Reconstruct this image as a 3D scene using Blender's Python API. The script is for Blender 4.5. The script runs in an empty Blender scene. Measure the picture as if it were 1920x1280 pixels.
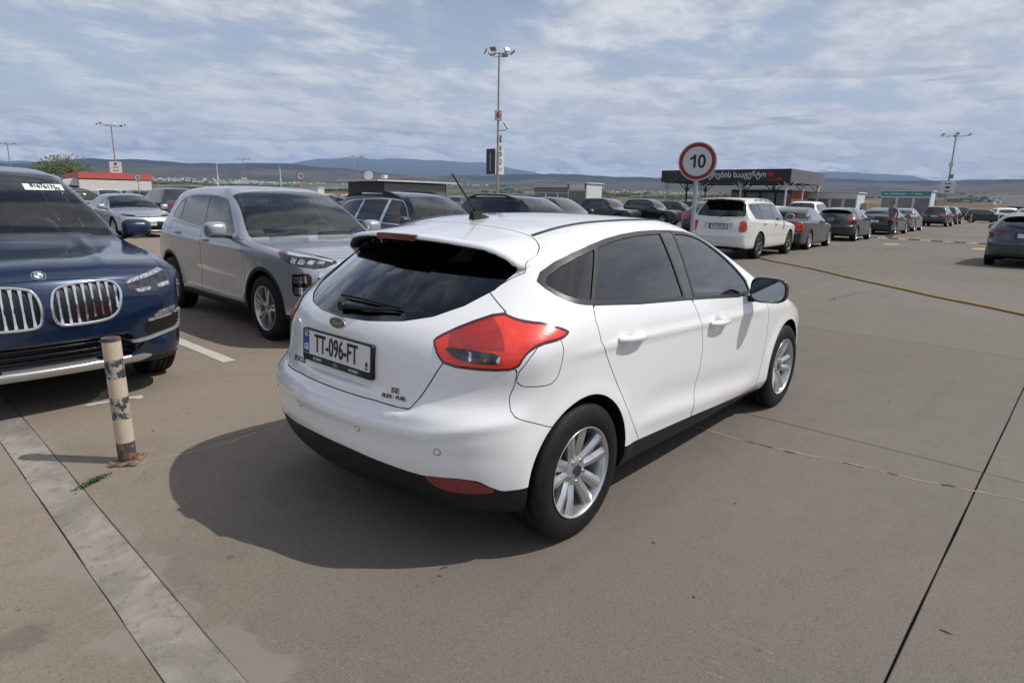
import bpy, bmesh, math, random
import numpy as np
from mathutils import Vector, Matrix, Euler
PI = math.pi
SC = bpy.context.scene
COL = SC.collection
RND = random.Random(7)

# ---------------------------------------------------------------- camera
cam = bpy.data.cameras.new('camera'); cam.sensor_width = 36; cam.lens = 36*1168.772/1920; cam.clip_start = .05; cam.clip_end = 90000
co = bpy.data.objects.new('camera', cam); COL.objects.link(co)
_y, _p, _r = .7221448, .2249627, .0209093
_F = Vector((math.cos(_y)*math.cos(_p), math.sin(_y)*math.cos(_p), -math.sin(_p))); _R = Vector((math.sin(_y), -math.cos(_y), 0)); _U = _R.cross(_F)
_R2 = _R*math.cos(_r) + _U*math.sin(_r); _U2 = -_R*math.sin(_r) + _U*math.cos(_r)
CAM = Vector((-3.532077, -2.392213, 1.531737))
co.matrix_world = Matrix(((_R2.x,_U2.x,-_F.x,CAM.x),(_R2.y,_U2.y,-_F.y,CAM.y),(_R2.z,_U2.z,-_F.z,CAM.z),(0,0,0,1)))
SC.camera = co
SC.render.resolution_x, SC.render.resolution_y = 1024, 682
SC.view_settings.view_transform = 'Standard'; SC.view_settings.look = 'None'; SC.view_settings.gamma = 1
SC.view_settings.use_curve_mapping = False
SC.view_settings.exposure = 0.0
SC.render.engine = 'CYCLES'
SC.cycles.max_bounces = 8; SC.cycles.transparent_max_bounces = 12; SC.cycles.glossy_bounces = 4; SC.cycles.diffuse_bounces = 3
SC.cycles.volume_bounces = 0; SC.cycles.use_denoising = True

# ---------------------------------------------------------------- node helpers
class NT:
    def __init__(s, nt): s.nt = nt; nt.nodes.clear()
    def n(s, t, **k):
        x = s.nt.nodes.new(t)
        for a, b in k.items():
            if a.startswith('i_'):
                key = a[2:]; key = int(key) if key.isdigit() else key.replace('_', ' ')
                s.put(x.inputs[key], b)
            else: setattr(x, a, b)
        return x
    def put(s, sock, v):
        if isinstance(v, bpy.types.NodeSocket): s.nt.links.new(v, sock)
        elif isinstance(v, bpy.types.Node): s.nt.links.new(v.outputs[0], sock)
        else: sock.default_value = v
    def math(s, op, a, b=0, c=None, clamp=False):
        x = s.nt.nodes.new('ShaderNodeMath'); x.operation = op; x.use_clamp = clamp
        s.put(x.inputs[0], a); s.put(x.inputs[1], b)
        if c is not None: s.put(x.inputs[2], c)
        return x.outputs[0]
    def vm(s, op, a, b=(0,0,0), out=0, scale=None):
        x = s.nt.nodes.new('ShaderNodeVectorMath'); x.operation = op
        s.put(x.inputs[0], a); s.put(x.inputs[1], b)
        if scale is not None: s.put(x.inputs['Scale'], scale)
        return x.outputs[out]
    def mix(s, f, a, b, t='RGBA', blend='MIX'):
        x = s.nt.nodes.new('ShaderNodeMix'); x.data_type = t
        if t == 'RGBA': x.blend_type = blend
        k = {'RGBA': (6, 7, 2), 'FLOAT': (2, 3, 0), 'VECTOR': (4, 5, 1)}[t]
        s.put(x.inputs[0], f); s.put(x.inputs[k[0]], a); s.put(x.inputs[k[1]], b)
        return x.outputs[k[2]]
    def ramp(s, f, pts, interp='LINEAR'):
        x = s.nt.nodes.new('ShaderNodeValToRGB'); x.color_ramp.interpolation = interp
        e = x.color_ramp.elements
        while len(e) < len(pts): e.new(.5)
        for q, (p, c) in zip(e, pts):
            q.position = p; q.color = (c, c, c, 1) if isinstance(c, (int, float)) else (*c[:3], 1)
        s.put(x.inputs[0], f); return x.outputs[0]
    def sm(s, f, a, b, lo=0, hi=1):
        x = s.nt.nodes.new('ShaderNodeMapRange'); x.interpolation_type = 'SMOOTHSTEP'
        s.put(x.inputs[0], f); s.put(x.inputs[1], a); s.put(x.inputs[2], b); s.put(x.inputs[3], lo); s.put(x.inputs[4], hi)
        return x.outputs[0]
    def noise(s, v, scale, detail=4, rough=.55, dist=0, out=0, d='3D'):
        x = s.n('ShaderNodeTexNoise', noise_dimensions=d); s.put(x.inputs['Vector'], v)
        x.inputs['Scale'].default_value = scale; x.inputs['Detail'].default_value = detail
        x.inputs['Roughness'].default_value = rough; x.inputs['Distortion'].default_value = dist
        return x.outputs[out]
    def vor(s, v, scale, feat='F1', out=0, rnd=1):
        x = s.n('ShaderNodeTexVoronoi', feature=feat); s.put(x.inputs['Vector'], v); x.inputs['Scale'].default_value = scale
        x.inputs['Randomness'].default_value = rnd
        return x.outputs[out]

# ---------------------------------------------------------------- sky and sun
SUN_EL = math.radians(51); SUN_AZ = math.atan2(-.483, .386)
SUN_DIR = Vector((math.cos(SUN_AZ)*math.cos(SUN_EL), math.sin(SUN_AZ)*math.cos(SUN_EL), math.sin(SUN_EL)))
W = bpy.data.worlds.new('World'); SC.world = W; W.use_nodes = True
t = NT(W.node_tree)
sky = t.n('ShaderNodeTexSky', sky_type='NISHITA'); sky.sun_disc = False
sky.sun_elevation = SUN_EL; sky.sun_rotation = PI/2 - SUN_AZ; sky.altitude = 400; sky.air_density = 1.0; sky.dust_density = 1.2; sky.ozone_density = 1.5
d = t.n('ShaderNodeTexCoord').outputs['Generated']
sx = t.n('ShaderNodeSeparateXYZ'); t.put(sx.inputs[0], d)
el = sx.outputs[2]
den = t.math('ADD', t.math('MAXIMUM', el, 0), .10)
pl = t.n('ShaderNodeCombineXYZ'); t.put(pl.inputs[0], t.math('DIVIDE', sx.outputs[0], den)); t.put(pl.inputs[1], t.math('DIVIDE', sx.outputs[1], den))
# the long axis of the bands runs across the view
mp = t.n('ShaderNodeMapping'); t.put(mp.inputs[0], pl.outputs[0]); mp.inputs['Rotation'].default_value = (0, 0, math.radians(-62)); mp.inputs['Scale'].default_value = (.80, 1.0, 1); mp.inputs['Location'].default_value = (3.1, 1.7, 0)
P0 = mp.outputs[0]
big = t.noise(P0, .42, 3, .5, .3)
mid = t.noise(P0, 2.0, 12, .63, .25)
fine = t.noise(pl.outputs[0], 9.0, 8, .62, .5)
tex = t.noise(P0, 4.6, 10, .68, .2)
# open blue to the upper left of the view, closed cloud to the right and behind
side = t.vm('DOT_PRODUCT', d, (.66, -.75, 0), out=1)
dens = t.math('ADD', t.math('ADD', t.math('MULTIPLY', big, .48), t.math('MULTIPLY', mid, .50)), t.math('ADD', t.math('MULTIPLY', fine, .10), t.math('MULTIPLY', side, .028)))
veil = t.math('ADD', t.math('MULTIPLY', t.sm(dens, .445, .575), .84), .14)
# low cumulus in a belt over the hills
az = t.n('ShaderNodeMath', operation='ARCTAN2'); t.put(az.inputs[0], sx.outputs[1]); t.put(az.inputs[1], sx.outputs[0])
cv = t.n('ShaderNodeCombineXYZ'); t.put(cv.inputs[0], t.math('MULTIPLY', az, 6.0)); t.put(cv.inputs[1], t.math('MULTIPLY', el, 22)); cv.inputs[2].default_value = 3.3
cu = t.noise(cv.outputs[0], 1.7, 10, .62, .25)
belt = t.math('MULTIPLY', t.sm(el, -.01, .03), t.sm(el, .125, .05))
cum = t.math('MULTIPLY', t.sm(t.math('ADD', cu, t.math('MULTIPLY', t.sm(el, .10, .015), .07)), .49, .60), belt)
lit = t.noise(t.vm('ADD', cv.outputs[0], (.10, -.20, 0)), 1.7, 10, .62, .25)
shade = t.sm(t.math('SUBTRACT', cu, lit), -.07, .07)
cumc = t.mix(shade, (.40, .45, .54, 1), (1.0, 1.0, 1.0, 1))
# dark flat wisps
cw = t.n('ShaderNodeCombineXYZ'); t.put(cw.inputs[0], t.math('MULTIPLY', az, 3.2)); t.put(cw.inputs[1], t.math('MULTIPLY', el, 34)); cw.inputs[2].default_value = 8.1
wn = t.noise(cw.outputs[0], 1.3, 6, .55, .2)
wisp = t.math('MULTIPLY', t.sm(wn, .60, .68), t.math('MULTIPLY', t.sm(el, .05, .08), t.sm(el, .22, .13)))
hz = t.math('POWER', t.sm(el, .40, .0), .8)
SKY_MUL = .105
skyc = t.vm('SCALE', sky.outputs[0], scale=SKY_MUL)
# air whitened towards the horizon
skyc = t.mix(t.math('MULTIPLY', hz, .70), skyc, (.62, .68, .76, 1))
vc = t.mix(t.sm(t.math('ADD', t.math('MULTIPLY', tex, .6), t.math('MULTIPLY', mid, .5)), .42, .68), (.58, .59, .63, 1), (.88, .88, .89, 1))
c1 = t.mix(t.math('MULTIPLY', veil, .90), skyc, vc)
c2 = t.mix(t.math('MULTIPLY', wisp, .55), c1, (.25, .29, .37, 1))
c3 = t.mix(t.math('MULTIPLY', cum, .88), c2, cumc)
bg = t.n('ShaderNodeBackground', i_Color=c3, i_Strength=1.0)
t.nt.links.new(bg.outputs[0], t.n('ShaderNodeOutputWorld').inputs[0])

sl = bpy.data.lights.new('sun', 'SUN'); sl.energy = 3.85; sl.angle = math.radians(.53); sl.color = (1, .955, .89)
so = bpy.data.objects.new('sun', sl); COL.objects.link(so); so.rotation_euler = SUN_DIR.to_track_quat('Z', 'Y').to_euler(); so.location = (20, -20, 40)

# ---------------------------------------------------------------- materials
MAT = {}
def new_mat(name):
    m = bpy.data.materials.new(name); m.use_nodes = True; t = NT(m.node_tree); out = t.n('ShaderNodeOutputMaterial'); MAT[name] = m
    return m, t, out
def pbr(name, col, rough=.5, metal=0, coat=0, coat_r=.03, bump=None, ior=1.5, spec=.5, dirt=0, flake=0, vary=0, vscale=3):
    if name in MAT: return MAT[name]
    m, t, out = new_mat(name)
    b = t.n('ShaderNodeBsdfPrincipled'); c = (*col, 1)
    tc = t.n('ShaderNodeTexCoord').outputs['Object']
    if vary:
        n = t.noise(tc, vscale, 5, .6); c = t.mix(t.sm(n, .3, .7), tuple(v*(1-vary) for v in col)+(1,), tuple(min(1, v*(1+vary)) for v in col)+(1,))
    r = rough
    if dirt:
        n = t.noise(tc, 2.3, 6, .65); n2 = t.noise(tc, 26, 4, .6)
        sz = t.n('ShaderNodeSeparateXYZ'); t.put(sz.inputs[0], tc)
        low = t.sm(sz.outputs[2], .55, .15)
        f = t.math('MULTIPLY', t.math('ADD', t.math('MULTIPLY', low, 1.6), .35), t.math('MULTIPLY', t.sm(n, .35, .75), t.sm(n2, .2, .8)), clamp=True)
        f = t.math('MULTIPLY', f, dirt)
        c = t.mix(f, c, (.17, .145, .12, 1)); r = t.math('ADD', rough, t.math('MULTIPLY', f, .5))
        t.put(b.inputs['Coat Roughness'], t.math('ADD', coat_r, t.math('MULTIPLY', f, .5)))
    else: b.inputs['Coat Roughness'].default_value = coat_r
    if flake:
        v = t.vor(tc, 900); r2 = t.math('ADD', rough, t.math('MULTIPLY', v, flake)); r = r2
    t.put(b.inputs['Base Color'], c); t.put(b.inputs['Roughness'], r)
    b.inputs['Metallic'].default_value = metal; b.inputs['Coat Weight'].default_value = coat; b.inputs['IOR'].default_value = ior
    b.inputs['Specular IOR Level'].default_value = spec
    if bump:
        n = t.noise(tc, bump[0], 4, .6); bp = t.n('ShaderNodeBump', i_Height=n); bp.inputs['Strength'].default_value = bump[1]; bp.inputs['Distance'].default_value = .01
        t.put(b.inputs['Normal'], bp)
    t.nt.links.new(b.outputs[0], out.inputs[0]); return m
def glass(name, tint, ior=1.5, rough=0.0):
    """a single pane: mirror by Fresnel, tinted see-through for the rest"""
    if name in MAT: return MAT[name]
    m, t, out = new_mat(name)
    tr = t.n('ShaderNodeBsdfTransparent', i_Color=(*tint, 1)); gl = t.n('ShaderNodeBsdfGlossy', i_Color=(.95, .97, 1, 1), i_Roughness=rough)
    fr = t.n('ShaderNodeFresnel', i_IOR=ior); mx = t.n('ShaderNodeMixShader'); t.put(mx.inputs[0], t.math('MULTIPLY', fr.outputs[0], 1.8, clamp=True))
    t.nt.links.new(tr.outputs[0], mx.inputs[1]); t.nt.links.new(gl.outputs[0], mx.inputs[2]); t.nt.links.new(mx.outputs[0], out.inputs[0]); return m
def emis(name, col, s):
    m, t, out = new_mat(name); e = t.n('ShaderNodeEmission', i_Color=(*col, 1), i_Strength=s); t.nt.links.new(e.outputs[0], out.inputs[0]); return m

pbr('white_paint', (.82, .825, .83), .28, 0, 1, .02, dirt=.10)
pbr('black_plastic', (.009, .009, .0095), .5, bump=(240, .25), vary=.15, spec=.35)
pbr('trim_dark', (.028, .026, .025), .38, coat=.15)
pbr('gloss_black', (.006, .006, .007), .08, coat=1)
pbr('seam_black', (.010, .010, .011), .8, spec=.1)
pbr('rubber', (.0085, .0085, .009), .65, bump=(60, .25), vary=.35, vscale=14, spec=.3)
pbr('alloy', (.60, .61, .62), .28, .85, .3, .1, vary=.05)
pbr('alloy_dark', (.22, .22, .23), .32, .8)
pbr('iron', (.17, .13, .10), .6, .6, vary=.4, vscale=25)
pbr('steel', (.55, .55, .56), .3, 1)
pbr('chrome', (.82, .83, .85), .06, 1)
pbr('satin_silver', (.55, .55, .56), .3, .7)
pbr('interior', (.06, .058, .057), .85, vary=.3)
pbr('interior_beige', (.20, .17, .14), .8, vary=.2)
pbr('mirror', (.20, .23, .27), .02, 1)
pbr('red_lens', (.50, .010, .008), .16, 0, 1, .02)
pbr('red_dark', (.13, .006, .008), .2, 0, 1, .03)
pbr('reflector_red', (.24, .004, .006), .25, 0, 1, .05, bump=(400, .6))
pbr('clear_lens', (.10, .10, .11), .12, .35, 1, .01, vary=.8, vscale=38)
pbr('lamp_chrome', (.55, .56, .60), .10, .9, vary=.6, vscale=45)
pbr('orange_lens', (.6, .16, .01), .2, 0, 1)
pbr('black_pane', (.012, .014, .016), .03, 0, 1, .0, ior=1.6)
pbr('plate_white', (.68, .69, .70), .35, vary=.03)
pbr('plate_blue', (.01, .06, .35), .35)
pbr('white_flat', (.72, .72, .72), .5)
pbr('black_flat', (.012, .012, .012), .5)
pbr('red_flat', (.42, .012, .018), .45)
glass('glass_clear', (.74, .81, .78)); glass('glass_tint', (.06, .063, .068)); glass('glass_front', (.66, .75, .71))

# ---------------------------------------------------------------- text
_fonts = {}
def font(kind=None):
    if kind is None: return None
    if kind not in _fonts:
        import glob, os
        g = glob.glob(os.path.join(bpy.utils.resource_path('LOCAL'), 'datafiles', 'fonts', kind + '*'))
        _fonts[kind] = bpy.data.fonts.load(g[0]) if g else None
    return _fonts[kind]
def text_mesh(body, size, mat, name='lettering', parent=None, M=None, depth=.001, bold=0, sx=1, align='CENTER', f=None, spacing=1.0, shear=0):
    cu = bpy.data.curves.new(name, 'FONT'); cu.body = body; cu.size = size; cu.extrude = depth; cu.offset = bold; cu.align_x = align; cu.align_y = 'CENTER'
    cu.space_character = spacing; cu.shear = shear; cu.resolution_u = 3
    ft = font(f)
    if ft: cu.font = ft
    tmp = bpy.data.objects.new('tmp', cu); COL.objects.link(tmp)
    bpy.context.view_layer.update()
    me = bpy.data.meshes.new_from_object(tmp.evaluated_get(bpy.context.evaluated_depsgraph_get()))
    bpy.data.objects.remove(tmp); me.materials.clear(); me.materials.append(mat)
    S = Matrix.Diagonal((sx, 1, 1, 1)); me.transform((M or Matrix()) @ S)
    o = bpy.data.objects.new(name, me); COL.objects.link(o)
    if parent is not None: o.parent = parent
    return o
def frame_matrix(origin, xdir, updir):
    """local x along xdir, local y up, local z out of the face"""
    x = Vector(xdir).normalized(); z = x.cross(Vector(updir)).normalized(); y = z.cross(x)
    return Matrix(((x.x, y.x, z.x, origin[0]), (x.y, y.y, z.y, origin[1]), (x.z, y.z, z.z, origin[2]), (0,0,0,1)))
def tag(o, label=None, cat=None, group=None, kind=None):
    if label: o['label'] = label
    if cat: o['category'] = cat
    if group: o['group'] = group
    if kind: o['kind'] = kind
    return o
def thing(name, label, cat, loc=(0,0,0), rz=0, group=None):
    o = bpy.data.objects.new(name, None); COL.objects.link(o); o.location = loc; o.rotation_euler = (0, 0, rz); o.empty_display_size = .2
    return tag(o, label, cat, group)
def copy_tree(o, parent=None):
    c = o.copy(); COL.objects.link(c)
    if parent is not None: c.parent = parent
    for ch in list(o.children): copy_tree(ch, c)
    return c
def struct(o, label=None): return tag(o, label, kind='structure')

# ---------------------------------------------------------------- maths helpers
class PC:
    """monotone cubic through points"""
    def __init__(s, pts):
        s.x = np.array([p[0] for p in pts], float); s.y = np.array([p[1] for p in pts], float)
        h = np.diff(s.x); d = np.diff(s.y) / h
        m = np.zeros(len(s.x)); m[0] = d[0]; m[-1] = d[-1]
        for i in range(1, len(m) - 1):
            if d[i-1] * d[i] > 0:
                w1 = 2*h[i] + h[i-1]; w2 = h[i] + 2*h[i-1]
                m[i] = (w1 + w2) / (w1/d[i-1] + w2/d[i])
        s.m = m
    def __call__(s, q):
        q = np.asarray(q, float)
        i = np.clip(np.searchsorted(s.x, q) - 1, 0, len(s.x) - 2)
        h = s.x[i+1] - s.x[i]; t = (q - s.x[i]) / h; tc = np.clip(t, 0, 1)
        a = s.y[i]; b = s.y[i+1]; ma = s.m[i]*h; mb = s.m[i+1]*h
        v = (2*tc**3-3*tc**2+1)*a + (tc**3-2*tc**2+tc)*ma + (-2*tc**3+3*tc**2)*b + (tc**3-tc**2)*mb
        return v + (t - tc) * np.where(t > 1, mb, ma)

def smax(a, b, r):
    h = np.maximum(r - np.abs(a - b), 0)
    return np.maximum(a, b) + h*h/(4*np.maximum(r, 1e-6))
def smin(a, b, r): return -smax(-a, -b, r)
def sstep(a, b, x):
    t = np.clip((x - a) / (b - a), 0, 1); return t*t*(3-2*t)

def poly_sd(px, pz, poly):
    """signed distance to a closed polygon, negative inside"""
    P = np.asarray(poly, float); n = len(P)
    d = np.full(px.shape, 1e9); ins = np.zeros(px.shape, bool)
    for i in range(n):
        a = P[i]; b = P[(i+1) % n]; e = b - a
        wx = px - a[0]; wz = pz - a[1]
        t = np.clip((wx*e[0] + wz*e[1]) / (e @ e + 1e-12), 0, 1)
        d = np.minimum(d, (wx - t*e[0])**2 + (wz - t*e[1])**2)
        c = ((a[1] > pz) != (b[1] > pz))
        with np.errstate(divide='ignore', invalid='ignore'):
            xc = a[0] + (pz - a[1]) / (b[1] - a[1] + 1e-12) * e[0]
        ins ^= (c & (px < xc))
    d = np.sqrt(d); return np.where(ins, -d, d)
def line_sd(px, pz, pts):
    P = np.asarray(pts, float); d = np.full(px.shape, 1e9)
    for a, b in zip(P[:-1], P[1:]):
        e = b - a; wx = px - a[0]; wz = pz - a[1]
        t = np.clip((wx*e[0] + wz*e[1]) / (e @ e + 1e-12), 0, 1)
        d = np.minimum(d, (wx - t*e[0])**2 + (wz - t*e[1])**2)
    return np.sqrt(d)
def smooth_poly(pts, it=2, closed=True):
    """Chaikin corner cutting"""
    P = [tuple(p) for p in pts]
    for _ in range(it):
        Q = []; n = len(P)
        if not closed: Q.append(P[0])
        for i in range(n if closed else n - 1):
            a = P[i]; b = P[(i+1) % n]
            Q.append(tuple(.75*a[k]+.25*b[k] for k in range(len(a)))); Q.append(tuple(.25*a[k]+.75*b[k] for k in range(len(a))))
        if not closed: Q.append(P[-1])
        P = Q
    return P

# ---------------------------------------------------------------- implicit surface mesher
def grad(f, V, e=2e-3):
    g = np.empty_like(V)
    for k in range(3):
        d = np.zeros(3); d[k] = e
        A = V + d; B = V - d
        g[:, k] = (f(A[:,0], A[:,1], A[:,2]) - f(B[:,0], B[:,1], B[:,2])) / (2*e)
    return g
def unit(g): return g / np.maximum(np.linalg.norm(g, axis=1, keepdims=True), 1e-9)
def snap(f, V, n=3, lim=.03):
    for _ in range(n):
        v = f(V[:,0], V[:,1], V[:,2]); g = grad(f, V)
        s = v[:, None]*g / np.maximum((g*g).sum(1)[:, None], 1e-4)
        L = np.linalg.norm(s, axis=1, keepdims=True); s = s*np.minimum(1, lim/np.maximum(L, 1e-9))
        V = V - s
    return V
def surface_nets(f, lo, hi, h):
    """quads-as-triangles mesh of f=0 inside the box, vertices projected on to the surface"""
    n = [int(math.ceil((hi[k]-lo[k])/h))+1 for k in range(3)]
    ax = [lo[k] + h*np.arange(n[k]) for k in range(3)]
    X, Y, Z = np.meshgrid(*ax, indexing='ij')
    D = f(X.ravel(), Y.ravel(), Z.ravel()).reshape(X.shape)
    S = D < 0
    c = [m-1 for m in n]
    cnt = np.zeros(c); pos = np.zeros(c + [3])
    for a in range(3):
        o = [k for k in range(3) if k != a]
        sl0 = [slice(None)]*3; sl1 = [slice(None)]*3; sl0[a] = slice(0, -1); sl1[a] = slice(1, None)
        A = D[tuple(sl0)]; B = D[tuple(sl1)]; cr = (A < 0) != (B < 0)
        t = np.where(cr, A/np.where(cr, A-B, 1), 0)
        idx = np.stack(np.meshgrid(*[np.arange(m) for m in cr.shape], indexing='ij'), -1).astype(float)
        idx[..., a] += t
        for i in (0, 1):
            for j in (0, 1):
                s = [slice(None)]*3
                s[o[0]] = slice(i, i + c[o[0]]); s[o[1]] = slice(j, j + c[o[1]])
                s = tuple(s)
                m = cr[s]; cnt += m; pos += idx[s]*m[..., None]
    act = cnt > 0
    ids = -np.ones(c, int); ids[act] = np.arange(act.sum())
    V = pos[act]/cnt[act][:, None]*h + np.array(lo)
    F = []
    for a in range(3):
        o = [(a+1) % 3, (a+2) % 3]
        sl0 = [slice(None)]*3; sl1 = [slice(None)]*3; sl0[a] = slice(0, -1); sl1[a] = slice(1, None)
        A = S[tuple(sl0)]; B = S[tuple(sl1)]
        I = np.argwhere(A != B)
        ok = (I[:, o[0]] > 0) & (I[:, o[1]] > 0) & (I[:, o[0]] < n[o[0]]-1) & (I[:, o[1]] < n[o[1]]-1)
        I = I[ok]; flip = A[tuple(I.T)]
        def at(d0, d1):
            J = I.copy(); J[:, o[0]] -= d0; J[:, o[1]] -= d1; return ids[tuple(J.T)]
        q = np.stack([at(1,1), at(0,1), at(0,0), at(1,0)], 1)
        q[~flip] = q[~flip][:, ::-1]
        F.append(q)
    Q = np.concatenate(F)
    V = snap(f, V)
    d1 = np.linalg.norm(V[Q[:,0]]-V[Q[:,2]], axis=1); d2 = np.linalg.norm(V[Q[:,1]]-V[Q[:,3]], axis=1)
    T = np.where((d1 < d2)[:, None, None], np.stack([Q[:, [0,1,2]], Q[:, [0,2,3]]], 1), np.stack([Q[:, [0,1,3]], Q[:, [1,2,3]]], 1)).reshape(-1, 3)
    return V, T

class Skin:
    """a triangle skin with one label per triangle, that can be cut along the zero line of any field"""
    def __init__(s, f, V, F, lab=0):
        s.f = f; s.V = V; s.F = F; s.L = np.full(len(F), lab); s.N = unit(grad(f, V))
    def cut(s, field, on=None):
        """field(V, N) -> value per vertex; returns a mask of triangles inside (value < 0)"""
        phi = field(s.V, s.N)
        phi = np.where(np.abs(phi) < 2e-4, 0, phi)
        F = s.F; sg = np.sign(phi)[F].astype(int)
        cross = (sg.min(1) < 0) & (sg.max(1) > 0)
        if on is not None: cross &= on
        I = np.where(cross)[0]
        if len(I):
            T = F[I]; e = np.concatenate([T[:, [0,1]], T[:, [1,2]], T[:, [2,0]]])
            sw = (np.sign(phi[e[:,0]])*np.sign(phi[e[:,1]])) < 0
            es = np.sort(e, 1); key = es[:,0]*(len(s.V)+1) + es[:,1]
            uk, ui = np.unique(key[sw], return_index=True)
            a = es[sw][ui][:, 0]; b = es[sw][ui][:, 1]
            pa = phi[a]; pb = phi[b]; t = pa/(pa-pb)
            Vn = s.V[a] + (s.V[b]-s.V[a])*t[:, None]; Nn = unit(s.N[a] + (s.N[b]-s.N[a])*t[:, None])
            pn = field(Vn, Nn)                               # one false-position refinement
            lo = np.where(pn*pa > 0, t, 0); hi = np.where(pn*pa > 0, 1, t)
            plo = np.where(pn*pa > 0, pn, pa); phi_ = np.where(pn*pa > 0, pb, pn)
            den = plo - phi_; t2 = lo + (hi-lo)*np.where(np.abs(den) > 1e-12, plo/np.where(np.abs(den) > 1e-12, den, 1), .5)
            t2 = np.clip(t2, .001, .999)
            Vn = s.V[a] + (s.V[b]-s.V[a])*t2[:, None]
            Vn = snap(s.f, Vn, 1, .01)
            base = len(s.V)
            s.V = np.concatenate([s.V, Vn]); s.N = np.concatenate([s.N, unit(grad(s.f, Vn))])
            phi = np.concatenate([phi, np.zeros(len(Vn))])
            look = dict(zip(uk.tolist(), range(base, base+len(uk))))
            M = base + 1
            newF = []; newL = []
            for tri, lab in zip(T.tolist(), s.L[I].tolist()):
                sgn = [0 if phi[v] == 0 else (1 if phi[v] > 0 else -1) for v in tri]
                if 0 in sgn:
                    k = sgn.index(0); v0, v1, v2 = tri[k], tri[(k+1) % 3], tri[(k+2) % 3]
                    m = look[min(v1,v2)*M + max(v1,v2)]
                    newF += [(v0, v1, m), (v0, m, v2)]; newL += [lab]*2
                else:
                    k = [i for i in range(3) if sgn[i] != sgn[(i+1) % 3] and sgn[i] != sgn[(i+2) % 3]][0]
                    v0, v1, v2 = tri[k], tri[(k+1) % 3], tri[(k+2) % 3]
                    m1 = look[min(v0,v1)*M + max(v0,v1)]; m2 = look[min(v0,v2)*M + max(v0,v2)]
                    newF += [(v0, m1, m2), (m1, v1, v2), (m1, v2, m2)]; newL += [lab]*3
            keep = np.ones(len(F), bool); keep[I] = False
            s.F = np.concatenate([F[keep], np.array(newF)]); s.L = np.concatenate([s.L[keep], np.array(newL)])
        v = phi[s.F]; m = np.abs(v).argmax(1)
        return v[np.arange(len(v)), m] < 0
    def label(s, field, lab, frm=None):
        """cut along the field and give what is inside (and carries one of the labels frm) a new label"""
        on = None if frm is None else np.isin(s.L, frm)
        ins = s.cut(field, on)
        m = ins if frm is None else ins & np.isin(s.L, frm)
        s.L[m] = lab
    def seam(s, field, inner, seam_lab, frm, g=.004):
        """like label, but leaves a band g wide along the outline as a shut line"""
        raw = field
        def field(V, N):
            """field scaled to a true distance along the skin"""
            f0 = raw(V, N); a = np.cross(N, np.where(np.abs(N[:, 2:3]) < .9, [[0,0,1.]], [[1.,0,0]])); a = unit(a); b = np.cross(N, a); e = .002
            near = np.abs(f0) < .08; gg = np.ones(len(f0))
            if near.any():
                Vn, Nn = V[near], N[near]; ga = (raw(Vn + a[near]*e, Nn) - raw(Vn - a[near]*e, Nn))/(2*e); gb = (raw(Vn + b[near]*e, Nn) - raw(Vn - b[near]*e, Nn))/(2*e)
                gg[near] = np.clip(np.sqrt(ga*ga + gb*gb), .18, 1.6)
            return f0/gg
        s.label(lambda V, N: field(V, N) - g*.5, 999, frm)
        s.label(lambda V, N: field(V, N) + g*.5, inner, [999])
        s.L[s.L == 999] = seam_lab
    def take(s, labs, side=None):
        m = np.isin(s.L, labs)
        if side is not None: m &= np.sign(s.V[s.F].mean(1)[:, 1]) == side
        F = s.F[m]
        if len(F) == 0: return None
        u, inv = np.unique(F.ravel(), return_inverse=True)
        return s.V[u].copy(), inv.reshape(-1, 3), s.N[u].copy()

def boundary(F):
    e = np.concatenate([F[:, [0,1]], F[:, [1,2]], F[:, [2,0]]])
    k = np.sort(e, 1); key = k[:,0]*(F.max()+1) + k[:,1]
    u, i, c = np.unique(key, return_index=True, return_counts=True)
    return e[i[c == 1]]
def flange(V, F, N, depth, direction=None):
    """turn the rim of an open piece inwards by depth"""
    B = boundary(F); u = np.unique(B); m = -np.ones(len(V), int); m[u] = len(V) + np.arange(len(u))
    D = -N[u] if direction is None else np.broadcast_to(direction, (len(u), 3))
    V2 = np.concatenate([V, V[u], V[u] + D*depth]); n = len(u)
    N2 = np.concatenate([N, N[u], N[u]])
    a = m[B[:,0]]; b = m[B[:,1]]
    W = np.concatenate([np.stack([b, a, a+n], 1), np.stack([b, a+n, b+n], 1)])
    # wall normals: away from the piece, flat enough
    T = V2[W[:,1]] - V2[W[:,0]]; Dn = V2[W[:,2]] - V2[W[:,0]]; wn = unit(np.cross(T, Dn))
    acc = np.zeros_like(V2); 
    for k in range(3): np.add.at(acc, W[:,k], wn)
    ids = np.unique(W); N2[ids] = unit(acc[ids])
    return V2, np.concatenate([F, W]), N2

def mesh_obj(name, V, F, N=None, mat=None, parent=None, smooth=True):
    me = bpy.data.meshes.new(name)
    V = np.ascontiguousarray(V, np.float32); F = np.ascontiguousarray(F, np.int32)
    me.vertices.add(len(V)); me.vertices.foreach_set('co', V.ravel())
    me.loops.add(F.size); me.loops.foreach_set('vertex_index', F.ravel())
    k = F.shape[1]
    me.polygons.add(len(F)); me.polygons.foreach_set('loop_start', np.arange(0, F.size, k, dtype=np.int32))
    me.polygons.foreach_set('use_smooth', np.full(len(F), smooth))
    me.update(calc_edges=True)
    if N is not None:
        me.normals_split_custom_set_from_vertices(np.asarray(N, float).tolist())
    if mat is not None: me.materials.append(mat)
    o = bpy.data.objects.new(name, me); COL.objects.link(o)
    if parent is not None: o.parent = parent
    return o

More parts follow.
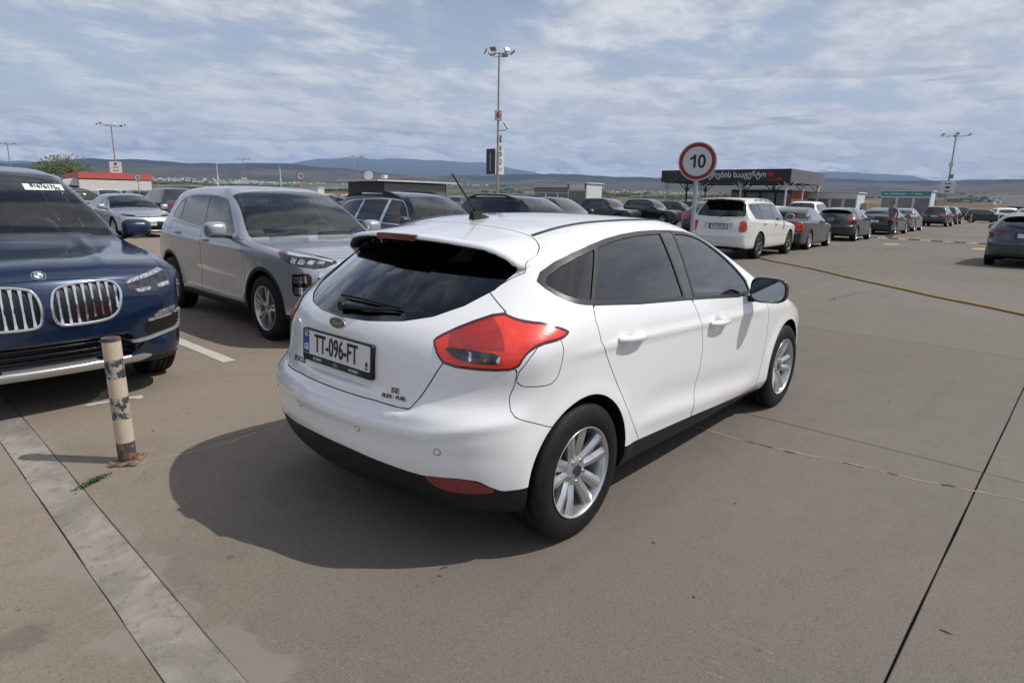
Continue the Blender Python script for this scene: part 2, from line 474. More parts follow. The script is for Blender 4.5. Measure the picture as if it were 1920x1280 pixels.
# ---------------------------------------------------------------- plain mesh builder
class MB:
    def __init__(s): s.v = []; s.f = []; s.sm = []
    def add(s, vs, fs, smooth=False):
        b = len(s.v); s.v += [tuple(p) for p in vs]; s.f += [tuple(i+b for i in f) for f in fs]; s.sm += [smooth]*len(fs); return s
    def box(s, c, d, rz=0, bev=0):
        hx, hy, hz = d[0]/2, d[1]/2, d[2]/2; cs, sn = math.cos(rz), math.sin(rz)
        def P(x, y, z): return (c[0]+x*cs-y*sn, c[1]+x*sn+y*cs, c[2]+z)
        if bev <= 0:
            vs = [P(x, y, z) for z in (-hz, hz) for x, y in ((-hx,-hy),(hx,-hy),(hx,hy),(-hx,hy))]
            return s.add(vs, [(3,2,1,0),(4,5,6,7),(0,1,5,4),(1,2,6,5),(2,3,7,6),(3,0,4,7)])
        b = min(bev, hx*.49, hy*.49, hz*.49)
        vs = []; 
        for (zz, ins) in ((-hz, b), (-hz+b, 0), (hz-b, 0), (hz, b)):
            for x, y in ((-hx+b+0,-hy+ins),(hx-b,-hy+ins),(hx-ins,-hy+b),(hx-ins,hy-b),(hx-b,hy-ins),(-hx+b,hy-ins),(-hx+ins,hy-b),(-hx+ins,-hy+b)):
                vs.append(P(x, y, zz))
        fs = [tuple(range(7,-1,-1)), tuple(range(24, 32))]
        for r in range(3):
            for i in range(8): fs.append((r*8+i, r*8+(i+1) % 8, r*8+8+(i+1) % 8, r*8+8+i))
        return s.add(vs, fs)
    def cyl(s, a, b, r0, r1=None, n=12, caps=True, smooth=True):
        r1 = r0 if r1 is None else r1
        a = Vector(a); b = Vector(b); d = (b-a).normalized(); u = d.orthogonal().normalized(); w = d.cross(u)
        vs = [p + (u*math.cos(2*PI*i/n) + w*math.sin(2*PI*i/n))*r for p, r in ((a, r0), (b, r1)) for i in range(n)]
        s.add(vs, [(i, (i+1) % n, n+(i+1) % n, n+i) for i in range(n)], smooth)
        if caps: s.add(vs[:n], [tuple(range(n-1,-1,-1))]); s.add(vs[n:], [tuple(range(n))])
        return s
    def tube(s, pts, r, n=8, closed=False, caps=True):
        P = [Vector(p) for p in pts]; m = len(P); rs = r if isinstance(r, (list, tuple)) else [r]*m
        vs = []; up = None
        for i, p in enumerate(P):
            if closed: t = (P[(i+1) % m] - P[i-1]).normalized()
            else: t = (P[min(i+1, m-1)] - P[max(i-1, 0)]).normalized()
            if up is None: up = t.orthogonal().normalized()
            up = (up - t*up.dot(t)).normalized(); w = t.cross(up)
            vs += [p + (up*math.cos(2*PI*k/n) + w*math.sin(2*PI*k/n))*rs[i] for k in range(n)]
        fs = []
        for i in range(m if closed else m-1):
            j = (i+1) % m
            fs += [(i*n+k, i*n+(k+1) % n, j*n+(k+1) % n, j*n+k) for k in range(n)]
        s.add(vs, fs, True)
        if caps and not closed: s.add(vs[:n], [tuple(range(n-1,-1,-1))]); s.add(vs[-n:], [tuple(range(n))])
        return s
    def lathe(s, prof, n=48, axis='y', c=(0,0,0), smooth=True):
        """prof: (radius, along) pairs"""
        vs = []
        for r, h in prof:
            for i in range(n):
                a = 2*PI*i/n; ca, sa = r*math.cos(a), r*math.sin(a)
                vs.append({'y': (ca+c[0], h+c[1], sa+c[2]), 'z': (ca+c[0], sa+c[1], h+c[2]), 'x': (h+c[0], ca+c[1], sa+c[2])}[axis])
        fs = [(j*n+i, j*n+(i+1) % n, (j+1)*n+(i+1) % n, (j+1)*n+i) for j in range(len(prof)-1) for i in range(n)]
        return s.add(vs, fs, smooth)
    def prism(s, poly, z0, z1, fn=None):
        """polygon (x, y) extruded from z0 to z1; fn maps the points"""
        n = len(poly); fn = fn or (lambda x, y, z: (x, y, z))
        vs = [fn(x, y, z0) for x, y in poly] + [fn(x, y, z1) for x, y in poly]
        return s.add(vs, [tuple(range(n-1,-1,-1)), tuple(range(n, 2*n))] + [(i, (i+1) % n, n+(i+1) % n, n+i) for i in range(n)])
    def build(s, name, mat=None, parent=None, fix=True):
        me = bpy.data.meshes.new(name); me.from_pydata(s.v, [], s.f)
        me.polygons.foreach_set('use_smooth', s.sm)
        if fix:
            bm = bmesh.new(); bm.from_mesh(me); bmesh.ops.recalc_face_normals(bm, faces=bm.faces); bm.to_mesh(me); bm.free()
        me.update()
        if mat is not None: me.materials.append(mat)
        o = bpy.data.objects.new(name, me); COL.objects.link(o)
        if parent is not None: o.parent = parent
        return o

# ---------------------------------------------------------------- car shapes
class Shape:
    """implicit car body; x forward, z up, symmetric in y"""
    def __init__(s, **k):
        d = dict(kr=.2, kf=.25, crown=.10, rts=.10, rr=.16, rf=.16, rb=.05, slope=.06, flare=.012, flw=.055, ktr=-.12, ktf=.22, ktx=(-1.2,-.7,-.2,.2), extra=None, cut=None,
                 taper=[(-3,0),(3,0)], crease=None, rt_end=.04)
        d.update(k); s.__dict__.update(d)
        for n in ('W','S','T','R','Nz','zb','taper','crown','kr','kf','rts'):
            v = getattr(s, n)
            setattr(s, n, PC(v) if isinstance(v, list) else (lambda q, v=v: np.full(np.shape(q), float(v))))
    def width(s, x, z):
        zs = z + s.slope*(x+.3)*sstep(.6, .95, z)
        w = s.W(x) + s.S(zs) + s.taper(x)*sstep(s.belt-.05, s.belt+.35, z)
        for wx in s.wheels:
            d = np.sqrt((x-wx)**2 + (z-s.wr)**2)
            w = w + s.flare*np.exp(-((d-s.ra)/s.flw)**2)*sstep(.85, .5, z)
        if s.crease is not None: w = w + s.crease(x, z)
        return w
    def __call__(s, x, y, z):
        a = np.sqrt(y*y + 1e-6)
        fs = (a - s.width(x, z))/(1 + .25*sstep(.95, 1.1, z))
        kt = s.ktr*sstep(s.ktx[1], s.ktx[0], x) + s.ktf*sstep(s.ktx[2], s.ktx[3], x)
        xs = x + kt*a*a
        e = .01; t0 = s.T(xs); dT = (s.T(xs+e) - s.T(xs-e))/(2*e)
        ft = (z - t0 + s.crown(x)*a*a)/np.sqrt(1 + dT*dT)
        fr = s.R(z) + s.kr(z)*a*a - x
        ff = x - s.Nz(z) + s.kf(z)*a*a
        f = smax(fs, ft, s.rts(x)*np.ones_like(a))
        f = smax(f, fr, s.rr); f = smax(f, ff, s.rf)
        f = smax(f, s.zb(x) - z, s.rb)
        if s.extra is not None: f = s.extra(s, f, x, a, z, y)
        return f

def hatch_extra(s, f, x, a, z, y):
    # tailgate set in above the bumper ledge
    cv = smax(x - (-2.048 + .10*np.maximum(z-.9, 0) + .30*a*a), (.672 + .02*a*a) - z, .03)
    cv = smax(smax(cv, a - (.50 + .62*np.maximum(z-.67, 0)), .06), z - 1.06, .05)
    f = smax(f, -cv, .025)
    f = f - .010*np.exp(-((z - .600 - .05*sstep(.5, .85, a))/.030)**2)*sstep(-1.6, -1.9, x) + .006*np.exp(-((z-.50)/.05)**2)*sstep(-1.7,-1.95,x)
    # roof spoiler: a drooping blade over the rear window
    top = 1.366 + .10*(x+1.66) - .18*a*a - 1.6*np.maximum(a-.46, 0)**2
    b = smax(z - top, (top - .034 - .07*np.maximum(x+1.60, 0)) - z, .018)
    b = smax(b, -1.672 + .43*a*a - x, .03)
    b = smax(b, x + 1.20, .02); b = smax(b, a - .635, .03)
    f = smin(f, b, .012)
    # number plate recess in the tailgate
    rc = smax(smax(np.abs(a) - .36, np.abs(z-.835) - .105, .05), x + 2.002, .02)
    f = smax(f, -rc, .018)
    for hx, hz in ((-.972, .898), (.008, .842)):             # cups behind the door handles
        d = np.sqrt(((x-hx)/.052)**2 + ((z-hz)/.050)**2 + ((a-.912)/.022)**2)
        f = smax(f, (1-d)*.022, .008)
    return f

def hatch_crease(x, z):
    zc = .835 + .055*sstep(.9, -1.5, x)                      # shoulder line through the handles
    w = .006*np.exp(-((z-zc)/.022)**2)*sstep(1.05, .5, x)*sstep(-1.6, -1.1, x)
    zl = .375 + .10*sstep(.8, -1.0, x)                       # lower door blade
    w = w + .008*np.exp(-((z-zl+.05)/.05)**2)*sstep(.85, .55, x)*sstep(-1.0, -.7, x)
    w = w - .008*np.exp(-((z-zl-.05)/.075)**2)*sstep(.9, .3, x)*sstep(-.95, -.5, x)
    w = w + .010*np.exp(-((z-.95)/.13)**2)*np.exp(-((x+1.6)/.35)**2) - (.055*np.exp(-((z-.77)/.11)**2) + .012)*sstep(-1.5,-1.95,x)   # rear haunch under the quarter window
    return w

HATCH = dict(
    W=[(-2.3,.55),(-2.1,.70),(-1.95,.785),(-1.7,.862),(-1.324,.898),(-.8,.900),(0,.905),(.8,.902),(1.324,.895),(1.7,.855),(2.0,.76),(2.25,.60)],
    S=[(.12,-.16),(.18,-.08),(.24,-.035),(.30,-.012),(.45,-.006),(.62,-.004),(.84,-.002),(.92,-.014),(1.0,-.040),(1.1,-.095),(1.2,-.155),(1.3,-.222),(1.38,-.285),(1.46,-.37)],
    taper=[(-2.4,-.18),(-2.05,-.14),(-1.6,-.06),(-1.0,0),(.1,0),(.9,-.03),(1.2,-.04)],
    T=[(-2.25,.80),(-2.06,.980),(-2.00,1.03),(-1.80,1.155),(-1.62,1.262),(-1.50,1.325),(-1.42,1.362),(-1.33,1.390),(-1.125,1.421),(-.85,1.441),(-.5,1.452),(-.15,1.444),(.05,1.424),(.22,1.386),(.42,1.318),(.65,1.215),(.9,1.095),(1.08,1.005),(1.2,.972),(1.4,.935),(1.7,.865),(1.95,.785),(2.12,.70),(2.3,.58)],
    R=[(.1,-1.78),(.22,-1.96),(.32,-2.035),(.42,-2.070),(.50,-2.088),(.58,-2.090),(.655,-2.082),(.72,-2.055),(.80,-2.042),(.95,-2.050),(1.0,-2.045),(1.04,-2.02),(1.2,-1.93),(1.5,-1.9)],
    Nz=[(.1,2.05),(.25,2.19),(.45,2.255),(.60,2.235),(.72,2.16),(.8,2.1),(1.2,2.1)],
    kr=[(.1,.26),(.5,.27),(.64,.28),(.74,.34),(.85,.33),(.95,.30),(1.05,.32),(1.2,.4)], kf=.42, crown=[(-2.2,.06),(-1.7,.08),(-1.2,.07),(-.2,.06),(.5,.05),(1.0,.07),(2.2,.12)],
    zb=[(-2.2,.27),(-1.9,.24),(-1.5,.20),(-1,.19),(1,.17),(1.7,.17),(2.2,.2)],
    rts=[(-2.2,.10),(-1.6,.12),(-1.2,.10),(.2,.07),(.8,.05),(1.1,.06),(1.6,.12),(2.2,.12)],
    rr=.20, rf=.22, belt=1.0, wheels=(-1.324, 1.324), wr=.321, ra=.375, ktr=-.44, ktf=.17, extra=hatch_extra, crease=hatch_crease)

# ---------------------------------------------------------------- wheels
WCACHE = {}
def wheel_meshes(R, rr, w, style, det):
    k = (R, rr, w, style, det)
    if k in WCACHE: return WCACHE[k]
    n = {3: 72, 2: 40, 1: 24, 0: 14}[det]
    out = []
    # tyre: outer face at y=0, inner at -w
    sw = w; b = MB()
    prof = [(rr*.985, -.012), (rr*1.01, -.004), (rr*1.06, .004), (rr + (R-rr)*.35, .010), (rr + (R-rr)*.62, .008), (rr + (R-rr)*.86, -.004), (R*.988, -.014), (R*.998, -.026)]
    y = -.030
    if det >= 2:
        g = (sw - .06)/4
        for i in range(4):
            prof += [(R, y), (R, y-g+.009)]; y -= g
            if i < 3: prof += [(R-.007, y+.007), (R-.007, y+.002)]
    prof += [(R, -sw+.03), (R*.988, -sw+.014), (rr + (R-rr)*.6, -sw-.006), (rr*1.02, -sw+.01), (rr*.98, -sw+.02)]
    b.lathe(prof, n)
    if det >= 3:
        for i in range(72):                                   # shoulder blocks
            a = 2*PI*i/72; ca, sa = math.cos(a), math.sin(a)
            b.box(((R-.006)*ca, -.020, (R-.006)*sa), (.004, .016, .004))
            b.box(((R-.006)*ca, -sw+.020, (R-.006)*sa), (.004, .016, .004))
    out.append(('tyre', b, 'rubber'))
    b = MB()
    b.lathe([(rr*1.0, -.002), (rr*1.015, .002), (rr*1.01, .005), (rr*.985, .004), (rr*.965, -.004), (rr*.955, -.016), (rr*.94, -.03), (rr*.90, -.06), (rr*.88, -.16), (rr*.9, -sw+.02)], n)
    m = 'alloy'
    kind = style[0]
    hubr = .068 if det else .07
    def spoke(a0, a1, r0, r1, w0, w1, y0, y1, th=.02, ridge=.006):
        p0 = Vector((math.cos(a0)*r0, 0, math.sin(a0)*r0)); p1 = Vector((math.cos(a1)*r1, 0, math.sin(a1)*r1))
        t = (p1-p0).normalized(); s = Vector((-t.z, 0, t.x))
        vs = []
        for p, ww, yy in ((p0, w0, y0), ((p0+p1)/2, (w0+w1)/2, (y0+y1)/2+.004), (p1, w1, y1)):
            for q, dy in ((-.5, -th), (-.5, -ridge), (-.12, 0), (.12, 0), (.5, -ridge), (.5, -th)):
                v = p + s*(q*ww); vs.append((v.x, yy+dy, v.z))
        fs = []
        for j in range(2):
            for i in range(6): fs.append((j*6+i, j*6+(i+1) % 6, j*6+6+(i+1) % 6, j*6+6+i))
        b.add(vs, fs + [(5,4,3,2,1,0), (12,13,14,15,16,17)])
    N = style[1]
    ph = style[2] if len(style) > 2 else 0
    for i in range(N):
        a = PI/2 + ph + 2*PI*i/N
        if kind == 'pair':
            for s in (-1, 1): spoke(a + s*.34, a + s*.235, .050, rr*.965, .044, .064, -.036, -.006, .032, .013)
        elif kind == 'twin':
            for s in (-1, 1): spoke(a + s*.16, a + s*.15, .05, rr*.96, .020, .026, -.030, -.010)
        elif kind == 'single': spoke(a, a, .04, rr*.96, .060, .040, -.02, -.012)
        elif kind == 'wide': spoke(a, a, .04, rr*.96, .075, .085, -.02, -.010, ridge=.003)
        elif kind == 'multi': spoke(a, a, .04, rr*.96, .026, .022, -.03, -.012)
    b.cyl((0, -.085, 0), (0, -.034, 0), .072, .070, n=max(14, n//3)); b.cyl((0, -.034, 0), (0, -.026, 0), .070, .048, n=max(14, n//3))
    out.append(('rim', b, m if len(style) < 4 else style[3]))
    if det >= 2:
        b = MB(); b.lathe([(.0, -.034), (.055, -.030), (.062, -.06), (.07, -.085), (rr*.72, -.085), (rr*.74, -.095), (rr*.74, -.115), (.0, -.115)], n//2)
        out.append(('brake_disc', b, 'iron'))
        b = MB()
        a = PI*.82
        for k in range(6):
            a2 = a + k*.1
            b.box((math.cos(a2)*rr*.62, -.085, math.sin(a2)*rr*.62), (.05, .05, .04))
        out.append(('brake_caliper', b, 'iron'))
        b = MB(); b.cyl((0, -.028, 0), (0, -.019, 0), .031, .027, n=20); out.append(('hub_cap', b, 'cap_blue' if det == 3 else 'gloss_black'))
    if det >= 3:
        b = MB()
        for i in range(5):
            a = PI/2 + PI/5 + 2*PI*i/5; b.cyl((math.cos(a)*.054, -.05, math.sin(a)*.054), (math.cos(a)*.054, -.022, math.sin(a)*.054), .0105, .009, n=8)
        out.append(('wheel_nuts', b, 'steel'))
        b = MB(); a = -.28; b.tube([(math.cos(a)*rr*.86, -.05, math.sin(a)*rr*.86), (math.cos(a)*rr*.76, -.028, math.sin(a)*rr*.76)], .004, 6); out.append(('valve', b, 'black_plastic'))
    res = []
    for nm, b, mm in out:
        o = b.build(nm, MAT[mm]); COL.objects.unlink(o); me = o.data; bpy.data.objects.remove(o); res.append((nm, me))
    WCACHE[k] = res; return res
pbr('cap_blue', (.006, .010, .05), .2, 0, 1)
def add_wheel(car, x, y, s, R, rr, w, style, det, spin=0, steer=0):
    e = bpy.data.objects.new('wheel', None); COL.objects.link(e); e.parent = car; e.location = (x, y, R - .004); e.empty_display_size = .1
    e.rotation_euler = Euler((0, spin, (0 if s > 0 else PI) + steer))
    for nm, me in wheel_meshes(R, rr, w, style, det):
        o = bpy.data.objects.new(nm, me); COL.objects.link(o); o.parent = e
    return e

FP = {
  'lamp_outer': [(-1.876,-0.502,0.961),(-1.861,-0.505,0.980),(-1.775,-0.579,1.032),(-1.655,-0.676,1.080),(-1.640,-0.729,1.059),(-1.604,-0.779,1.046),(-1.540,-0.826,1.037),(-1.456,-0.878,1.002),(-1.455,-0.883,0.989),(-1.503,-0.885,0.967),(-1.620,-0.852,0.955),(-1.678,-0.832,0.924),(-1.708,-0.817,0.865),(-1.792,-0.735,0.860),(-1.882,-0.582,0.871),(-1.887,-0.540,0.907)],
  'lamp_clear': [(-1.857,-0.539,0.964),(-1.861,-0.591,0.914),(-1.767,-0.754,0.901),(-1.758,-0.752,0.928)],
  'glass_rear': [(-1.784,0.630,0.997),(-1.867,0.453,0.999),(-1.924,0.262,1.000),(-1.948,0.045,1.004),(-1.933,-0.176,1.009),(-1.881,-0.349,1.022),(-1.815,-0.460,1.048),(-1.729,-0.531,1.092),(-1.620,-0.581,1.148),(-1.502,-0.589,1.216),(-1.531,-0.528,1.221),(-1.559,-0.284,1.270),(-1.563,0.055,1.292),(-1.463,0.454,1.282),None,None],
  'tailgate_right': [(-1.639,-0.562,1.144),(-1.648,-0.685,1.080)],
  'tailgate_low': [(-1.884,-0.578,0.869),(-1.938,-0.530,0.764),(-2.003,-0.489,0.672),(-2.018,-0.422,0.670),(-2.027,-0.251,0.683),(-2.038,-0.070,0.708),(-2.028,0.141,0.730),(-1.989,0.318,0.776),(-1.970,0.386,0.821)],
  'spoiler_seam': [(-1.575,0.344,1.353),(-1.374,0.114,1.392),(-1.288,-0.188,1.398),(-1.270,-0.385,1.381),(-1.274,-0.522,1.354),(-1.301,-0.586,1.322),(-1.368,-0.618,1.285),(-1.484,-0.595,1.224),(-1.525,-0.610,1.194)],
  'roof_ditch': [(-1.261,-0.478,1.368),(-1.068,-0.518,1.398),(-0.764,-0.529,1.423),(-0.302,-0.512,1.428),None],
  'dlo_outer': [(-1.456,-0.670,1.201),(-1.441,-0.758,1.144),(-1.372,-0.827,1.099),(-1.254,-0.847,1.077),(-0.843,-0.857,1.040),(-0.286,-0.862,1.003),(0.595,-0.869,0.932),(0.598,-0.823,1.019),(0.497,-0.742,1.153),None,(0.130,-0.604,1.352),(-0.236,-0.617,1.374),(-0.618,-0.637,1.370),(-0.976,-0.671,1.340),(-1.271,-0.679,1.279)],
  'quarter_glass': [(-1.443,-0.680,1.201),(-1.434,-0.752,1.152),(-1.369,-0.819,1.110),(-1.262,-0.840,1.089),(-1.034,-0.704,1.304),(-1.263,-0.704,1.261)],
  'rear_door_glass': [(-1.229,-0.841,1.088),(-0.981,-0.698,1.311),(-0.660,-0.664,1.342),(-0.318,-0.647,1.348),(-0.405,-0.857,1.020),(-0.836,-0.852,1.049)],
  'front_door_glass': [(-0.128,-0.648,1.336),(0.106,-0.654,1.313),(0.308,-0.711,1.219),(0.469,-0.777,1.102),(0.470,-0.862,0.957),(-0.259,-0.858,1.011)],
  'bpillar': [(-0.203,-0.634,1.356),(-0.282,-0.860,1.008)],
  'rdoor_rear_gap': [(-1.242,-0.851,1.071),(-1.257,-0.876,1.016),(-1.234,-0.900,0.920),(-1.115,-0.897,0.747),(-0.965,-0.902,0.528),(-0.828,-0.891,0.341)],
  'fdoor_gap': [(-0.291,-0.866,0.994),(-0.241,-0.890,0.916),(-0.203,-0.904,0.820),(-0.172,-0.902,0.721),(-0.182,-0.899,0.595),(-0.219,-0.891,0.440),(-0.238,-0.895,0.314)],
  'fender_gap': [(0.861,-0.899,0.743),(0.873,-0.897,0.588),(0.825,-0.894,0.401),(0.829,-0.865,0.237),(0.790,-0.890,0.862)],
  'fuel': [(-1.719,-0.808,0.796),(-1.578,-0.873,0.780),(-1.533,-0.884,0.805),(-1.513,-0.889,0.848),(-1.502,-0.887,0.960),(-1.705,-0.820,0.867)],
  'bumper_seam': [(-1.700,-0.824,0.855),(-1.719,-0.808,0.796),(-1.737,-0.797,0.750),(-1.743,-0.816,0.688),(-1.675,-0.853,0.646),(-1.553,-0.886,0.597)],
  'sill_top': [(-1.006,-0.894,0.343),(-0.810,-0.891,0.336),(-0.205,-0.896,0.316),(0.916,-0.861,0.221)],
  'black_line_bumper': [None,(-2.057,0.285,0.450),(-2.075,-0.108,0.449),(-2.036,-0.365,0.427),(-1.989,-0.551,0.420),(-1.930,-0.680,0.431),(-1.857,-0.760,0.414),(-1.802,-0.798,0.374),(-1.690,-0.861,0.364)],
  'reflector': [(-1.988,-0.551,0.418),(-1.930,-0.680,0.431),(-1.857,-0.760,0.414),(-1.795,-0.803,0.371),(-1.894,-0.706,0.364),(-1.952,-0.608,0.365)],
  'arch_r': [(-1.692,-0.862,0.384),(-1.656,-0.872,0.482),(-1.556,-0.886,0.600),(-1.442,-0.896,0.664),(-1.288,-0.900,0.676),(-1.104,-0.901,0.576),(-1.006,-0.900,0.428),(-0.993,-0.895,0.311)],
  'handles': [(-1.090,-0.899,0.915),(-0.861,-0.902,0.894),(-0.958,-0.893,0.875),(-0.114,-0.909,0.849),(0.117,-0.908,0.831),(0.029,-0.892,0.831)],
  'badge': [(-1.968,0.073,0.973)],
  'fdbadge': [(-1.991,-0.396,0.711)],
  'lbadge': [(-2.004,0.298,0.734)],
  'sens': [(-1.986,0.605,0.562),(-2.075,0.232,0.558),(-2.074,-0.238,0.557),(-1.972,-0.632,0.529)],
  'ant': [(-1.125,0.000,1.421)],
  'hood': [(1.115,-0.869,0.879),(1.326,-0.883,0.810)],
}

# ---------------------------------------------------------------- the white hatchback in front
def surf(f, x=None, y=None, z=None, sgn=1, it=40, rng=(0, 3)):
    """the coordinate left None, solved so that the point lies on the skin"""
    lo, hi = rng
    def ev(q):
        p = [x, y, z]; k = p.index(None); p[k] = sgn*q; return f(*[np.array([float(v)]) for v in p])[0]
    for _ in range(it):
        m = (lo+hi)/2
        if ev(m) < 0: lo = m
        else: hi = m
    return sgn*lo
def nrm(f, p):
    return Vector(unit(grad(f, np.array([p], float)))[0])

def skin_part(sk, labs, name, mat, parent, side=None, fl=0, off=0, normals=None):
    t_ = sk.take(labs, side)
    if t_ is None: return None
    V, F, N = t_
    if off: V = V + N*off
    nf = len(F)
    if fl: V, F, N = flange(V, F, N, fl)
    o = mesh_obj(name, V, F, N, MAT[mat], parent)
    if fl:
        o.data.materials.append(MAT['seam_black'])  # rim walls black instead of the part's material: gap shade put into the colour
        ix = np.zeros(len(F), np.int32); ix[nf:] = 1; o.data.polygons.foreach_set('material_index', ix)
    return o
def groove(sk, labs, name, parent, depth=.008, mat='seam_black'):
    t_ = sk.take(labs)
    if t_ is None: return
    V, F, N = t_
    V2 = V - N*depth
    return mesh_obj(name, V2, F, N, MAT[mat], parent)

def arch_liner(sk, lab, name, parent, yin, mat='black_plastic'):
    for s in (-1, 1):
        t_ = sk.take([lab], s)
        if t_ is None: continue
        V, F, N = t_
        B = boundary(F); u = np.unique(B); m = -np.ones(len(V), int); m[u] = np.arange(len(u))
        A = V[u]; I = A.copy(); I[:, 1] = s*yin
        M1 = A - N[u]*.0; n = len(u)
        VV = np.concatenate([M1, I]); a = m[B[:,0]]; b = m[B[:,1]]
        FF = np.concatenate([np.stack([b, a, a+n], 1), np.stack([b, a+n, b+n], 1)])
        # inner wall
        k = len(VV); c = I.mean(0); VV = np.concatenate([VV, [c]])
        FF = np.concatenate([FF, np.stack([a+n, b+n, np.full(len(a), k)], 1)])
        mesh_obj(name, VV, FF, None, MAT[mat], parent, smooth=False)

def mirror_part(car, s, x, y, z, mat, wd=.20, ht=.15, dp=.11, name='door_mirror', det=2, arm=.10, facing=1, back=None):
    """wing mirror; the glass looks back"""
    e = bpy.data.objects.new(name, None); COL.objects.link(e); e.parent = car; e.location = (x, s*y, z)
    def f(X, Y, Z):
        Y = Y*s
        a = np.abs(Y/(wd/2))**3.6 + np.abs((Z - .03*Y/wd*ht)/(ht/2*(1-.12*Y/wd)))**3.6
        front = dp*(1 - .50*np.minimum(a, 2)) - X*facing
        return smax(smax((a**(1/3.6) - 1)*ht/2, -front, .03), -X*facing - .0, .015)
    h = .012 if det > 2 else .02
    V, F = surface_nets(f, (-dp*1.3, -wd*.62, -ht*.65), (dp*1.3, wd*.62, ht*.65), h)
    o = mesh_obj('mirror_housing', V, F, unit(grad(f, V)), MAT[mat], e)
    if back:
        o.data.materials.append(MAT[back]); cx = V[F].mean(1)[:,0]; o.data.polygons.foreach_set('material_index', (cx < .045).astype(np.int32))
    b = MB(); n = 24; vs = []
    for i in range(n):
        a = 2*PI*i/n; c_, s_ = math.cos(a), math.sin(a)
        yy = wd/2*.90*math.copysign(abs(c_)**.75, c_); zz = ht/2*.88*math.copysign(abs(s_)**.75, s_)
        vs.append((-.003*facing, yy, zz + .03*yy*s/wd*ht))
    b.add(vs, [tuple(range(n))]); b.build('mirror_glass', MAT['mirror'], e)
    b = MB(); b.tube([(.02*facing, -s*wd*.35, -ht*.38), (.03*facing, -s*wd*.62, -ht*.45), (.03*facing, -s*(wd*.5+arm), -ht*.35)], [.022, .020, .026], 8); b.build('mirror_arm', MAT['black_plastic'], e)
    return e

def seats(car, xs, beige=False, zf=.30, hw=.36, top=1.18, steer=(.62, .34, .86)):
    m = MAT['interior_beige' if beige else 'interior']
    for i, (x, y) in enumerate(xs):
        e = bpy.data.objects.new('seat', None); COL.objects.link(e); e.parent = car; e.location = (x, y, zf)
        b = MB(); b.box((.08, 0, .13), (.50, .50, .16), bev=.05); b.build('seat_cushion', m, e)
        b = MB(); b.box((-.20, 0, .42), (.14, .48, .62), bev=.05); o = b.build('seat_back', m, e)
        b = MB(); b.box((-.24, 0, top-zf-.10), (.10, .27, .17), bev=.04); b.box((-.24, 0, top-zf-.22), (.03, .14, .12)); b.build('headrest', m, e)
    if steer:
        e = MB(); n = 24
        e.tube([(steer[0] + .10*math.sin(2*PI*i/n)*.45, steer[1] + .185*math.cos(2*PI*i/n), steer[2] + .185*math.sin(2*PI*i/n)*.93) for i in range(n)], .014, 6, closed=True)
        e.tube([(steer[0], steer[1]-.17, steer[2]), (steer[0]+.03, steer[1], steer[2]-.02), (steer[0], steer[1]+.17, steer[2])], .02, 6)
        e.build('steering_wheel', MAT['interior'], car)

